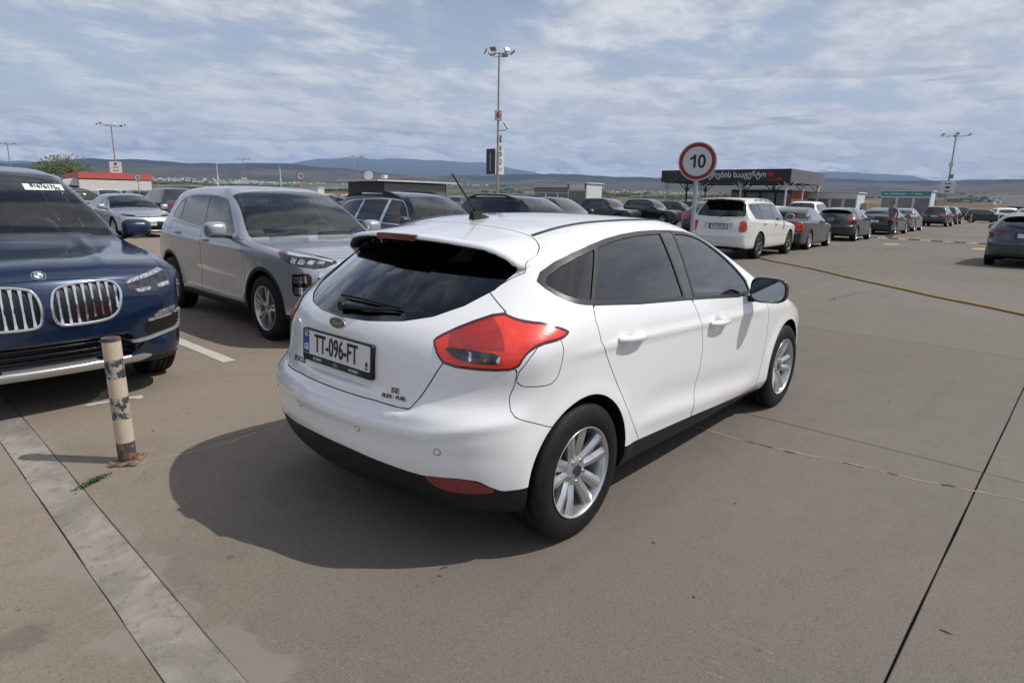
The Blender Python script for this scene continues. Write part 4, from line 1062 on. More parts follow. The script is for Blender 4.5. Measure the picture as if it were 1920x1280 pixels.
def build_car(name, label, S, ft, pt, lod=1, group=None, loc=(0,0), rz=0, steer=0):
    f = S if isinstance(S, Shape) else Shape(**S)
    root = thing(name, label, ft.get('cat', 'car'), (loc[0], loc[1], 0), rz, group)
    h = {3: .026, 2: .034, 1: .055, 0: .095}[lod]
    L0, L1 = ft['ends']; Wm = ft['hw'] + .08; H = ft['top']
    V, F = surface_nets(f, (L0-.15, -Wm, .06), (L1+.15, Wm, H+.08), h)
    sk = Skin(f, V, F, 0)
    NAMES = ['body', 'gone', 'tail_lamp', 'headlamp', 'rear_window', 'windscreen', 'window_trim', 'side_window', 'grille', 'cladding', 'shut_lines', 'front_door', 'rear_door', 'bonnet', 'tailgate', 'floor_pan', 'rim', 'arch_trim', 'front_bumper', 'roof_panel', 'bumper_insert']
    K = {n: i for i, n in enumerate(NAMES)}
    ab = lambda V: np.abs(V[:,1]); U = lambda V: ab(V) + V[:,0]; UF = lambda V: ab(V) - V[:,0]
    rw = ft['rw']
    wr_, ra = f.wr, f.ra
    for wx in f.wheels:
        sk.label(lambda V, N, wx=wx: np.maximum(np.sqrt((V[:,0]-wx)**2 + (V[:,2]-wr_-.01)**2) - (rw + ft.get('gap', .045)), ft['hw']*.6 - ab(V)), 1, [0])
    sk.label(lambda V, N: np.maximum(V[:,2] - f.zb(V[:,0]) - .05, N[:,2] + .5), K['floor_pan'], [0])
    if 'clad' in ft:
        cl = PC(ft['clad']); sk.label(lambda V, N: V[:,2] - cl(V[:,0]), K['cladding'], [0])
        if ft.get('archclad'):
            for wx in f.wheels:
                sk.label(lambda V, N, wx=wx: np.maximum(np.sqrt((V[:,0]-wx)**2 + (V[:,2]-wr_-.01)**2) - (rw + ft.get('gap', .045) + ft['archclad']), ft['hw']*.6 - ab(V)), K['arch_trim'], [0])
    sm1 = lambda p: smooth_poly(p, 1)
    for key, lab, co_, gate in (('tail', 'tail_lamp', U, lambda V: V[:,0] + .9), ('head', 'headlamp', UF, lambda V: .9 - V[:,0])):
        if key in ft:
            pp = sm1(ft[key]); sk.label(lambda V, N, pp=pp, co_=co_, gate=gate: np.maximum(poly_sd(co_(V), V[:,2], pp), gate(V)), K[lab], [0])
    if 'rg' in ft:
        pp = sm1(ft['rg'][0]); sk.label(lambda V, N: np.maximum(poly_sd(ab(V), V[:,2], pp), V[:,0] - ft['rg'][1]), K['rear_window'], [0])
    w = ft['ws']                                              # (half width low, half width high, x top, x base, z low, plan curve)
    wsf = lambda V, N: np.maximum.reduce([ab(V) - (w[1] + (w[0]-w[1])*sstep(w[2], w[3], V[:,0])), w[2] + .06*ab(V)**2 - V[:,0], V[:,0] - (w[3] - w[5]*ab(V)**2), w[4] - V[:,2]])
    sk.label(wsf, K['windscreen'], [0])
    dl = sm1(ft['dlo']); gate = lambda V: .40 - ab(V)
    ring = ft.get('ring', .018)
    sk.label(lambda V, N: np.maximum.reduce([poly_sd(V[:,0], V[:,2], dl), gate(V), (.35 - np.abs(N[:,1]))*.2]), K['window_trim'], [0])
    def glz(V, N):
        g = np.maximum(poly_sd(V[:,0], V[:,2], dl) + ring, gate(V))
        for p in ft['pillars']: g = np.maximum(g, p[4] - np.abs(band_mask(V, p)))
        return g
    sk.label(glz, K['side_window'], [K['window_trim']])
    for i, g in enumerate(ft.get('grilles', [])):
        sk.label(lambda V, N, g=g: np.maximum(poly_sd(ab(V) if g[0] else V[:,1], V[:,2], smooth_poly(g[2], 1)), g[1] - V[:,0]), K['grille'], [0, K['cladding'], K['headlamp']])
    for g in ft.get('rear_blacks', []):
        sk.label(lambda V, N, g=g: np.maximum(poly_sd(ab(V), V[:,2], g), V[:,0] + 1.3), K['cladding'], [0])
    if lod >= 2:
        SE = K['shut_lines']; gw = .006 if lod == 2 else .005
        if 'bonnet' in ft:
            q = ft['bonnet']                                  # (half width, x back, x front, curve)
            sk.seam(lambda V, N: np.maximum.reduce([ab(V) - q[0] - .03*sstep(q[2], q[1], V[:,0]), (q[1] - w[5]*ab(V)**2) - V[:,0], V[:,0] - (q[2] - q[3]*ab(V)**2), (.25 - N[:,2])*.1]), K['bonnet'], SE, [0], gw)
        for key, lab in (('fd', 'front_door'), ('rd', 'rear_door')):
            if key in ft: sk.seam(lambda V, N, key=key: np.maximum(poly_sd(V[:,0], V[:,2], ft[key]), .5 - ab(V)), K[lab], SE, [0], gw)
        if 'gate' in ft: sk.seam(lambda V, N: np.maximum(poly_sd(ab(V), V[:,2], ft['gate'][0]), V[:,0] - ft['gate'][1]), K['tailgate'], SE, [0], gw)
    clear = ft.get('clear', lod >= 2)
    fl = .015 if lod >= 2 else 0
    for n in ('body', 'front_door', 'rear_door', 'bonnet', 'tailgate', 'arch_trim'):
        if n in ('front_door', 'rear_door'):
            for s in (-1, 1): skin_part(sk, [K[n]], n, pt, root, s, fl=fl)
        else: skin_part(sk, [K[n]], n if n != 'body' else 'body_shell', pt if n != 'arch_trim' else 'black_plastic', root, fl=fl)
    skin_part(sk, [K['floor_pan']], 'floor_pan', 'black_plastic', root)
    skin_part(sk, [K['cladding']], 'lower_cladding', ft.get('cladmat', 'black_plastic'), root, off=.001)
    groove(sk, [K['shut_lines']], 'shut_lines', root, .008)
    skin_part(sk, [K['windscreen']], 'windscreen', 'glass_clear' if clear else 'black_pane', root)
    for s in (-1, 1):
        skin_part(sk, [K['window_trim']], 'window_trim', ft.get('trim', 'gloss_black'), root, s, off=.001)
        o = skin_part(sk, [K['side_window']], 'side_window', ft.get('sideglass', 'glass_tint') if clear else 'black_pane', root, s, off=-.002)
        skin_part(sk, [K['tail_lamp']], 'tail_lamp', ft.get('tailmat', 'red_lens'), root, s, off=.003)
        skin_part(sk, [K['headlamp']], 'headlamp', ft.get('headmat', 'clear_lens'), root, s, off=.003)
    skin_part(sk, [K['rear_window']], 'rear_window', 'glass_tint' if clear else 'black_pane', root, off=-.002)
    skin_part(sk, [K['grille']], 'grille', 'black_plastic', root, off=-.012 if lod >= 2 else .0)
    arch_liner(sk, 1, 'wheel_arch', root, ft['hw']*.55)
    if clear:
        off = .05
        V_, F_ = surface_nets(lambda x, y, z: f(x, y, z) + off, (L0, -Wm, .08), (L1, Wm, H), .07)
        s3 = Skin(lambda x, y, z: f(x, y, z) + off, V_, F_, 0)
        def hole(V, N):
            g = np.maximum(poly_sd(V[:,0], V[:,2], dl) + .04, gate(V) - .05); g = np.minimum(g, wsf(V, N) + .02)
            if 'rg' in ft: g = np.minimum(g, np.maximum(poly_sd(ab(V), V[:,2], ft['rg'][0]) + .03, V[:,0] - ft['rg'][1]))
            return g
        s3.label(hole, 1, [0])
        s3.label(lambda V, N: np.minimum.reduce([np.maximum(np.sqrt((V[:,0]-wx)**2 + (V[:,2]-wr_)**2) - rw - .09, .45 - ab(V)) for wx in f.wheels]), 1, [0])
        q = s3.take([0]); mesh_obj('cabin_lining', q[0], q[1], -q[2], MAT['interior'], root)
        cx = ft['cab']                                        # (x of front seats, x of dashboard, floor z, dash z)
        b = MB(); b.box((cx[0]-.5, 0, cx[2]), (2.4, ft['hw']*1.6, .04)); b.box((cx[1], 0, cx[3]), (.42, ft['hw']*1.56, .20), bev=.05); b.build('dashboard', MAT['interior'], root)
        hwi = ft['hw']*.42
        seats(root, [(cx[0], hwi), (cx[0], -hwi), (cx[0]-.95, hwi), (cx[0]-.95, -hwi)], ft.get('beige', False), zf=cx[2], top=cx[4], steer=(cx[1]-.32, hwi, cx[3]+.06))
    st = ft.get('wheel', ('twin', 5, 0))
    for wx in f.wheels:
        for s in (-1, 1): add_wheel(root, wx, s*(ft['hw']-.018), s, rw, ft.get('rim', rw*.68), .22, st, min(lod, 2), steer=steer if wx > 0 else 0)
    if lod >= 1:
        mx, my, mz = ft['mir']
        for s in (-1, 1): mirror_part(root, s, mx, my, mz, ft.get('mirmat', pt), .24, .18, .13, det=lod)
    if lod >= 2:
        for s in (-1, 1):
            for hx, hz in ft.get('handles', []):
                yy = surf(f, x=hx, z=hz)
                b = MB(); b.tube([(hx+.11, s*(yy+.002), hz-.004), (hx+.06, s*(yy+.026), hz), (hx-.06, s*(yy+.026), hz), (hx-.11, s*(yy+.002), hz+.004)], [.012,.016,.016,.012], 8); b.build('door_handle', MAT[ft.get('handmat', pt)], root)
    if 'rails' in ft:
        x0, x1, yr, hh, mt, thick = ft['rails']
        for s in (-1, 1):
            n = 14; pts = []
            for i in range(n+1):
                x = x0 + (x1-x0)*i/n; zz = surf(f, x=x, y=yr) + hh*min(1, 4*min(i, n-i)/n*1.2)
                pts.append((x, s*yr, zz))
            b = MB(); b.tube(pts, thick, 6)
            for fx in (.04, .33, .67, .96):
                if 'solid' in ft or True:
                    x = x0 + (x1-x0)*fx; b.box((x, s*yr, surf(f, x=x, y=yr) + hh*.4), (.10, thick*1.3, hh*.95))
            b.build('roof_rail', MAT[mt], root)
    return root, f

def plate_on(root, f, front, z, text, lod=2, w=.52, hgt=.112, band=True, y=0, size=.10, off=.012, x=None):
    s = 1 if front else -1
    xx = surf(f, y=y, z=z, sgn=s) if x is None else x
    xd = (0, 1, 0) if front else (0, -1, 0)
    M = frame_matrix((xx + s*off, y, z), xd, (0, 0, 1))
    e = bpy.data.objects.new('number_plate', None); COL.objects.link(e); e.parent = root
    fn = lambda a, b_, c: tuple(M @ Vector((a, b_, c)))
    q = lambda x0, x1, y0, y1: [(x0,y0),(x1,y0),(x1,y1),(x0,y1)]
    b = MB(); b.prism(q(-w/2-.01, w/2+.01, -hgt/2-.012, hgt/2+.012), -.02, .002, fn); b.build('plate_holder', MAT['black_plastic'], e)
    b = MB(); b.prism(q(-w/2, w/2, -hgt/2, hgt/2), .002, .004, fn); b.build('plate_face', MAT['plate_white'], e)
    if band: b = MB(); b.prism(q(-w/2, -w/2+.045, -hgt/2, hgt/2), .004, .005, fn); b.build('plate_band', MAT['plate_blue'], e)
    if text: text_mesh(text, size, MAT['black_flat'], 'plate_number', e, M @ Matrix.Translation((.02 if band else 0, 0, .0055)), sx=.72, bold=.001)
    return e
def front_badge(root, f, y, z, r, mats, front=True, flat=1.0):
    s = 1 if front else -1
    xx = surf(f, y=y, z=z, sgn=s); n_ = nrm(f, (xx, y, z)); r_ = Vector((0,0,1)).cross(n_).normalized(); M = frame_matrix((xx, y, z), r_, n_.cross(r_))
    return M

# ---- shapes
def suv_shape(L=4.37, hw=.905, H=1.62, wb=2.67, fo=.90, R=.34, hood=1.02, nose=.86, clr=.22, cowl=.98, wst=.15, rr_=(-1.75, -2.0), rgb=1.02, k=None):
    """rr_: x where the roof ends, x where the rear glass ends; rgb: height of its lower edge"""
    f_ = wb/2 + fo; b_ = f_ - L; Hh = H
    d = dict(
        W=[(b_-.2,hw-.42),(b_,hw-.22),(b_+.12,hw-.12),(b_+.4,hw-.045),(-wb/2,hw-.01),(-.6,hw-.005),(0,hw),(.7,hw-.004),(wb/2,hw-.008),(f_-.45,hw-.035),(f_-.2,hw-.085),(f_,hw-.20)],
        S=[(.15,-.14),(clr,-.07),(clr+.08,-.028),(.42,-.014),(.60,-.010),(.72,-.002),(hood*.88,0),(hood-.04,-.020),(hood+.04,-.055),(hood+.20,-.125),(hood+.35,-.20),(Hh-.14,-.265),(Hh,-.36)],
        taper=[(b_,-.10),(b_+.4,-.05),(-.9,0),(.2,0),(1.0,-.05),(1.5,-.06)],
        T=[(b_-.1,.8),(rr_[1],rgb),(rr_[1]+(rr_[0]-rr_[1])*.55,rgb+(H-.06-rgb)*.62),(rr_[0],H-.075),(rr_[0]+.12,H-.045),(rr_[0]+.5,H-.012),(-.7,H),(-.2,H-.012),(wst,H-.065),(wst+.2,H-.155),(wst+.45,hood+(H-.065-hood)*.55),(cowl-.14,hood+.07),(cowl,hood),(cowl+.15,hood-.025),(cowl+.5,hood-.055),(f_-.35,nose+.050),(f_-.13,nose+.01),(f_,nose-.08),(f_+.2,nose-.3)],
        R=[(.1,b_+.22),(clr,b_+.10),(.40,b_+.02),(.52,b_),(.64,b_+.005),(.75,b_+.05),(.95,b_+.085),(rgb,rr_[1]-.03),(rgb+.2,rr_[1]+.1)],
        Nz=[(.1,f_-.20),(.25,f_-.07),(.45,f_-.01),(.62,f_),(nose-.08,f_-.02),(nose,f_-.07),(nose+.2,f_-.1)],
        kr=[(.1,.16),(.6,.16),(.9,.20),(1.2,.20)], kf=.19, crown=[(b_,.05),(-1,.06),(.2,.06),(.9,.05),(f_,.10)],
        zb=[(b_,clr+.06),(b_+.4,clr),(f_-.4,clr),(f_,clr+.05)], rts=[(b_,.10),(-1.2,.10),(.1,.08),(.8,.05),(1.2,.05),(f_,.08)],
        rr=.14, rf=.15, rb=.06, belt=hood, wheels=(-wb/2, wb/2), wr=R, ra=R+.07, flare=.020, flw=.06, ktr=-.16, ktf=.16, slope=.05)
    if k: d.update(k)
    return d
def sedan_shape(L=4.63, hw=.89, H=1.435, wb=2.70, fo=.93, R=.32, hood=.95, nose=.74, deck=1.06, cowl=1.02, wst=.20, rt=-1.0, rb_=-1.62, k=None):
    f_ = wb/2 + fo; b_ = f_ - L
    d = dict(
        W=[(b_-.2,hw-.42),(b_,hw-.22),(b_+.15,hw-.11),(b_+.5,hw-.04),(-wb/2,hw-.01),(-.6,hw-.004),(0,hw),(.7,hw-.004),(wb/2,hw-.01),(f_-.45,hw-.06),(f_-.2,hw-.15),(f_,hw-.30)],
        S=[(.12,-.14),(.19,-.06),(.27,-.02),(.45,-.008),(.62,-.008),(.72,0),(hood*.9,-.002),(hood-.02,-.03),(hood+.05,-.065),(hood+.2,-.16),(hood+.32,-.235),(H-.08,-.29),(H,-.36)],
        taper=[(b_,-.10),(-1.7,-.08),(-1.0,-.02),(.2,0),(1.0,-.05),(1.5,-.06)],
        T=[(b_-.1,deck-.12),(b_+.06,deck-.02),(b_+.25,deck),(rb_-.05,deck+.01),(rb_+.05,deck+.035),((rb_+rt)/2,deck+(H-deck)*.60),(rt,H-.065),(rt+.25,H-.025),(-.4,H),(-.05,H-.012),(wst,H-.065),(wst+.2,H-.145),(wst+.48,hood+(H-.065-hood)*.50),(cowl-.1,hood+.045),(cowl,hood),(cowl+.15,hood-.02),(cowl+.5,hood-.065),(f_-.35,nose+.07),(f_-.15,nose),(f_,nose-.10),(f_+.2,nose-.3)],
        R=[(.1,b_+.18),(.2,b_+.08),(.38,b_+.015),(.52,b_),(.64,b_+.01),(.75,b_+.045),(.98,b_+.04),(deck,b_+.03),(deck+.2,b_+.1)],
        Nz=[(.1,f_-.16),(.25,f_-.05),(.45,f_),(.6,f_-.01),(nose-.04,f_-.05),(nose+.1,f_-.1)],
        kr=[(.1,.16),(.6,.16),(1.2,.16)], kf=.26, crown=[(b_,.06),(-1,.07),(.2,.07),(.9,.05),(f_,.10)],
        zb=[(b_,.26),(b_+.4,.18),(f_-.4,.16),(f_,.20)], rts=[(b_,.07),(-1.6,.06),(-1.0,.09),(.1,.08),(.8,.05),(1.2,.07),(f_,.12)],
        rr=.15, rf=.20, rb=.05, belt=hood, wheels=(-wb/2, wb/2), wr=R, ra=R+.055, flare=.014, flw=.055, ktr=-.25, ktf=.18, slope=.05)
    if k: d.update(k)
    return d

def suv_feat(S, **k):
    """side windows, lamps and doors laid out from the proportions of an SUV body"""
    a = k.pop; L=a('L',4.37); hw=a('hw',.905); H=a('H',1.62); wb=a('wb',2.67); fo=a('fo',.90); R=a('R',.34); hood=a('hood',1.02); cowl=a('cowl',.98); wst=a('wst',.15); rr_=a('rr_',(-1.75,-2.0)); rgb=a('rgb',1.02); nose=a('nose',.86); clr=a('clr',.22)
    f_ = wb/2+fo; b_ = f_-L; rx = rr_[0]
    zt = H-.145
    ft = dict(ends=(b_, f_), hw=hw, top=H, rw=R,
        dlo=[(cowl-.28,hood-.03),(cowl-.40,hood+.10),(wst+.12,zt-.06),(wst-.08,zt),(-.6,zt+.015),(rx+.42,zt-.03),(rx+.16,zt-.12),(rx+.10,hood+.16),(rx+.16,hood+.07),(-.6,hood+.01)],
        pillars=[(-.20,hood,-.12,zt,.045),(-1.10,hood,-.98,zt,.03)],
        ws=(hw-.12, hw-.27, wst-.02, cowl-.03, hood-.02, .15),
        rg=([(-.3,rgb+.02),(hw-.20,rgb+.03),(hw-.24,rgb+.15),(hw-.30,H-.17),(hw-.36,H-.12),(-.3,H-.10)], rx+.1),
        tail=[(hw+b_-.42,.80),(hw+b_-.40,.97),(hw+b_+.05,1.0),(hw+b_+.22,.98),(hw+b_+.12,.84),(hw+b_-.05,.80)],
        head=[(hw-f_-.42,nose-.10),(hw-f_-.40,nose-.03),(hw-f_-.1,nose+.03),(hw-f_+.28,nose+.05),(hw-f_+.15,nose-.07),(hw-f_-.1,nose-.10)],
        grilles=[(True, 1.2, [(-.2,nose-.02),(.42,nose-.02),(.50,nose-.10),(.42,.60),(-.2,.58)]), (True, 1.2, [(-.2,.48),(.58,.48),(.66,.36),(.60,.28),(-.2,.28)])],
        clad=[(b_-.1,clr+.20),(b_+.35,clr+.12),(-.8,clr+.11),(.8,clr+.11),(f_-.35,clr+.10),(f_,clr+.08)], archclad=0,
        bonnet=(hw-.16, cowl-.02, f_-.12, .22), fd=[(wb/2-.48,.12),(wb/2-.44,.45),(wb/2-.50,hood-.04),(-.20,hood+.0),(-.16,.7),(-.22,.45),(-.24,.12)],
        rd=[(-.245,.12),(-.22,.45),(-.165,.7),(-.205,hood+.0),(-1.18,hood+.02),(-1.20,.85),(-1.0,.6),(-.85,.35),(-.80,.12)],
        gate=([(-.4,.52),(hw-.25,.52),(hw-.22,.78),(hw-.14,1.0),(hw-.22,H-.1),(hw-.3,H+.1),(-.4,H+.1)], rx+.02),
        mir=(cowl-.30, hw+.10, hood+.07), handles=[(-.05,hood-.14),(-.98,hood-.12)], cab=(.02, .62, .40, hood-.09, H-.24), wheel=('twin', 5, 0))
    ft.update(k); return ft
def sedan_feat(S, **k):
    a = k.pop; L=a('L',4.63); hw=a('hw',.89); H=a('H',1.435); wb=a('wb',2.70); fo=a('fo',.93); R=a('R',.32); hood=a('hood',.95); nose=a('nose',.74); deck=a('deck',1.06); cowl=a('cowl',1.02); wst=a('wst',.20); rt=a('rt',-1.0); rb_=a('rb_',-1.62)
    f_ = wb/2+fo; b_ = f_-L; zt = H-.115
    ft = dict(ends=(b_, f_), hw=hw, top=H, rw=R,
        dlo=[(cowl-.28,hood-.03),(cowl-.42,hood+.08),(wst+.10,zt-.05),(wst-.1,zt),(-.5,zt+.015),(rt+.12,zt-.02),(rt-.12,zt-.11),(rb_+.16,hood+.13),(rb_+.22,hood+.07),(-.6,hood+.02)],
        pillars=[(-.16,hood,-.08,zt,.04),(-1.05,hood,-.93,zt,.02)],
        ws=(hw-.11, hw-.26, wst-.02, cowl-.03, hood-.02, .16),
        rg=([(-.3,deck+.035),(hw-.22,deck+.035),(hw-.28,deck+.15),(hw-.34,H-.10),(-.3,H-.06)], rt-.03),
        tail=[(hw+b_-.38,.76),(hw+b_-.36,.90),(hw+b_+.05,.93),(hw+b_+.25,.90),(hw+b_+.15,.80),(hw+b_-.05,.74)],
        head=[(hw-f_-.40,nose-.14),(hw-f_-.38,nose-.07),(hw-f_-.1,nose-.02),(hw-f_+.28,nose+.02),(hw-f_+.15,nose-.10),(hw-f_-.1,nose-.14)],
        grilles=[(True, 1.2, [(-.2,.54),(.46,.52),(.62,.36),(.60,.24),(-.2,.22)])],
        clad=[(b_-.1,.30),(b_+.35,.26),(-.8,.22),(.8,.22),(f_-.35,.22),(f_,.22)],
        bonnet=(hw-.17, cowl-.02, f_-.14, .24), fd=[(wb/2-.48,.12),(wb/2-.44,.45),(wb/2-.50,hood-.04),(-.16,hood),(-.12,.7),(-.18,.45),(-.20,.12)],
        rd=[(-.205,.12),(-.18,.45),(-.125,.7),(-.165,hood),(-1.20,hood+.03),(-1.20,.85),(-1.0,.6),(-.85,.35),(-.80,.12)],
        mir=(cowl-.34, hw+.10, hood+.05), handles=[(-.02,hood-.12),(-.96,hood-.10)], cab=(-.02, .66, .26, hood-.07, H-.20), wheel=('twin', 5, 0),
        gate=([(-.4,.66),(hw-.30,.66),(hw-.28,.74),(hw-.34,.90),(hw-.20,deck-.04),(hw-.20,deck+.02),(-.4,deck+.02)], b_+.16))
    ft.update(k); return ft
def car_kit(kind, kw, shape_extra=None, **feat):
    sh = (suv_shape if kind == 'suv' else sedan_shape)(**kw, k=shape_extra)
    return sh, (suv_feat if kind == 'suv' else sedan_feat)(sh, **kw, **feat)


# ---------------------------------------------------------------- the parked cars near the camera
pbr('lamp_dark', (.035,.037,.042), .10, .4, 1, .0, vary=.8, vscale=30)
pbr('badge_blue', (.02,.20,.55), .2, coat=1); pbr('badge_white', (.75,.75,.76), .2, coat=1)
pbr('grille_black', (.006,.006,.007), .35)
def front_x(f, y, z): return surf(f, y=y, z=z)
def skin_tube(root, f, pts, r, mat, name, off=.004, closed=False, n=6, rear=False):
    P_ = [(surf(f, y=y, z=z, sgn=-1 if rear else 1) + (-off if rear else off), y, z) for y, z in pts]
    b = MB(); b.tube(P_, r, n, closed=closed); return b.build(name, MAT[mat], root)
PATCH = {}
def skin_patch(root, f, sk_pts, mat, name, off=.006, gate=None, side=None, uf=False, h=.02, bx=None):
    """a thin plate that follows the skin, bounded by a polygon in (|y| or y, z) or in (|y|-x, z)"""
    key = (id(f), str(bx), h)
    if key not in PATCH: V, F = surface_nets(f, bx[0], bx[1], h); PATCH[key] = (f, Skin(f, V, F, 0))
    k0 = PATCH[key][1]; sk = Skin.__new__(Skin); sk.f = f; sk.V = k0.V.copy(); sk.F = k0.F.copy(); sk.L = k0.L.copy(); sk.N = k0.N.copy()
    co_ = (lambda V: np.abs(V[:,1]) - V[:,0]) if uf else (lambda V: V[:,1])
    sk.label(lambda V, N: np.maximum(poly_sd(co_(V), V[:,2], sk_pts), 1.0 - V[:,0]), 1, [0])
    t_ = sk.take([1], side)
    if t_ is None: return None
    V, F, N = t_; V = V + N*off
    V, F, N = flange(V, F, N, off + .004)
    return mesh_obj(name, V, F, N, MAT[mat], root)

def wipers(root, f, x0, x1, ys, L_=.55):
    for y in ys:
        b = MB(); pts = []
        for i in range(8):
            yy = y + L_*(i/7 - .15); xx = x0 + (x1-x0)*i/7
            pts.append((xx, yy, surf(f, x=xx, y=yy) + .014))
        b.tube(pts, [.010,.008,.008,.007,.007,.006,.006,.005], 5); b.build('wiper', MAT['black_plastic'], root)

def near_cars():
    D = -PI/2
    # ---- blue SUV, far left
    kw = dict(L=4.92, hw=.985, H=1.745, wb=2.975, fo=.885, R=.385, hood=1.14, nose=1.00, cowl=1.12, wst=.28, rr_=(-2.0,-2.3), rgb=1.15, clr=.24)
    def x5extra(s, f, x, a, z, y):
        # bonnet ridges, bumper corner swell
        f = f - .010*np.exp(-((a - (.40 + .16*(2.2-x)/1.2))/.045)**2)*sstep(2.30, 1.9, x)*sstep(.9, 1.15, x)*sstep(.9, 1.0, z)
        f = f + .035*np.exp(-((a-.72)/.14)**2 - ((z-.50)/.10)**2)*sstep(1.9, 2.2, x)
        rc = smax(smax(a - .50, np.abs(z-.43) - .085, .04), 2.20 - .2*a*a - x, .02)
        return smax(f, -rc - 0*f, .02)
    kid = [(.05,.865),(.09,.896),(.225,.914),(.381,.916),(.441,.882),(.458,.82),(.437,.72),(.391,.661),(.304,.638),(.094,.634),(.045,.652),(.028,.718),(.032,.805)]
    sh, ft = car_kit('suv', kw, dict(extra=x5extra, crown=[(-2.4,.05),(-1,.06),(.2,.06),(.9,.03),(2.4,.06)]),
        grilles=[(True, 1.2, kid), (True, 1.2, [(-.3,.505),(.30,.495),(.52,.478),(.60,.45),(.52,.36),(-.3,.355)])],
        head=[(-1.79,.887),(-1.702,.910),(-1.50,.943),(-1.35,.968),(-1.33,.926),(-1.345,.853),(-1.48,.810),(-1.743,.795),(-1.79,.84)], headmat='lamp_dark',
        clad=[(-2.5,.44),(-2.1,.36),(-.8,.33),(.8,.33),(1.9,.33),(2.25,.30),(2.4,.30)], bonnet=(.80, 1.09, 2.30, .10), wheel=('pair', 5, .3), mir=(.78, 1.085, 1.19), rim=.25)
    r, f = build_car('blue_suv', 'dark blue SUV with two chrome grilles, parked behind the striped bollard', sh, ft, 'blue_paint', 3, None, (-2.53, 4.95), D)
    for o_ in r.children:
        if o_.name.startswith('grille'): o_.data.materials[0] = MAT['grille_black']
    for s in (-1, 1):
        kp = smooth_poly([(s*y, z) for y, z in kid], 2)
        g = bpy.data.objects.new('kidney_grille', None); COL.objects.link(g); g.parent = r
        o = skin_tube(g, f, kp, .011, 'chrome', 'grille_frame', .002, True, 8)
        for i in range(8):
            y = .075 + i*.050
            zs = [z for z in np.linspace(.62, .93, 60) if poly_sd(np.array([y]), np.array([z]), smooth_poly(kid, 2))[0] < -.006]
            if len(zs) < 4: continue
            z0, z1 = zs[0], zs[-1]; b = MB()
            xs = [front_x(f, y, z) for z in (z0, z0+.03, (z0+z1)/2, z1-.05, z1)]
            zz = (z0, z0+.03, (z0+z1)/2, z1-.05, z1); of = (.000, -.006, -.012, -.006, .006); ws = (.010, .007, .0055, .007, .011)
            vs = []
            for x, z, o_, w_ in zip(xs, zz, of, ws):
                vs += [(x+o_-.03, s*y-w_, z), (x+o_, s*y-w_, z), (x+o_, s*y+w_, z), (x+o_-.03, s*y+w_, z)]
            b.add(vs, [(4*j+k, 4*j+(k+1) % 4, 4*j+4+(k+1) % 4, 4*j+4+k) for j in range(4) for k in range(4)]); b.build('grille_bar', MAT['chrome'], g)
        # chrome brow and light modules in the head lamp
        b_lo, b_hi = (1.2, 0 if s > 0 else -1.1, .7), (2.5, 1.1 if s > 0 else 0, 1.05)
        hl = bpy.data.objects.new('headlamp_unit', None); COL.objects.link(hl); hl.parent = r
        skin_patch(hl, f, [(-1.78,.887),(-1.702,.909),(-1.50,.942),(-1.37,.964),(-1.355,.945),(-1.50,.916),(-1.70,.888),(-1.78,.874)], 'lamp_chrome', 'lamp_brow', .007, uf=True, bx=(b_lo, b_hi))
        skin_patch(hl, f, [(-1.74,.832),(-1.60,.842),(-1.585,.818),(-1.72,.808)], 'lamp_chrome', 'lamp_module', .006, uf=True, bx=(b_lo, b_hi))
        skin_patch(hl, f, [(-1.54,.850),(-1.39,.868),(-1.37,.842),(-1.52,.826)], 'lamp_chrome', 'lamp_module', .006, uf=True, bx=(b_lo, b_hi))
        lo2, hi2 = (1.2, 0 if s > 0 else -1.1, .36), (2.6, 1.1 if s > 0 else 0, .75)
        av = bpy.data.objects.new('air_vent', None); COL.objects.link(av); av.parent = r
        skin_patch(av, f, [(-1.675,.595),(-1.26,.632),(-1.24,.54),(-1.33,.505),(-1.66,.480),(-1.70,.54)], 'grille_black', 'vent_panel', .003, uf=True, bx=(lo2, hi2))
        skin_patch(av, f, [(-1.616,.622),(-1.56,.656),(-1.35,.682),(-1.335,.655),(-1.60,.612)], 'lamp_chrome', 'fog_lamp', .006, uf=True, bx=(lo2, hi2))
        skin_patch(av, f, [(-1.69,.592),(-1.67,.603),(-1.235,.643),(-1.235,.628),(-1.65,.586)], 'satin_silver', 'vent_trim', .009, uf=True, bx=(lo2, hi2))
        for k in range(3):
            z0 = .510 + .026*k; skin_patch(av, f, [(-1.66,z0),(-1.28,z0+.024),(-1.28,z0+.034),(-1.66,z0+.009)], 'gloss_black', 'vent_slat', .008, uf=True, bx=(lo2, hi2))
        skin_patch(r, f, [(-1.874,.472),(-1.772,.467),(-1.652,.472),(-1.319,.507),(-1.25,.52),(-1.235,.64),(-1.218,.64),(-1.225,.502),(-1.32,.484),(-1.65,.446),(-1.772,.443),(-1.874,.456)], 'satin_silver', 'bumper_trim', .012, uf=True, bx=(lo2, hi2))
    for z in (.470, .425, .385):
        skin_tube(r, f, [(y, z) for y in np.linspace(-.52, .52, 15)], .009, 'gloss_black', 'lower_grille_bar', .006)
    skin_patch(r, f, [(-.64,.325),(-.58,.345),(-.30,.335),(-.27,.346),(.27,.346),(.30,.335),(.58,.345),(.64,.325),(.55,.300),(-.55,.300)], 'satin_silver', 'skid_plate', .012, bx=((1.9,-.8,.2),(2.6,.8,.42)))
    M = front_badge(r, f, 0, .968, .04, None)
    e = bpy.data.objects.new('round_badge', None); COL.objects.link(e); e.parent = r
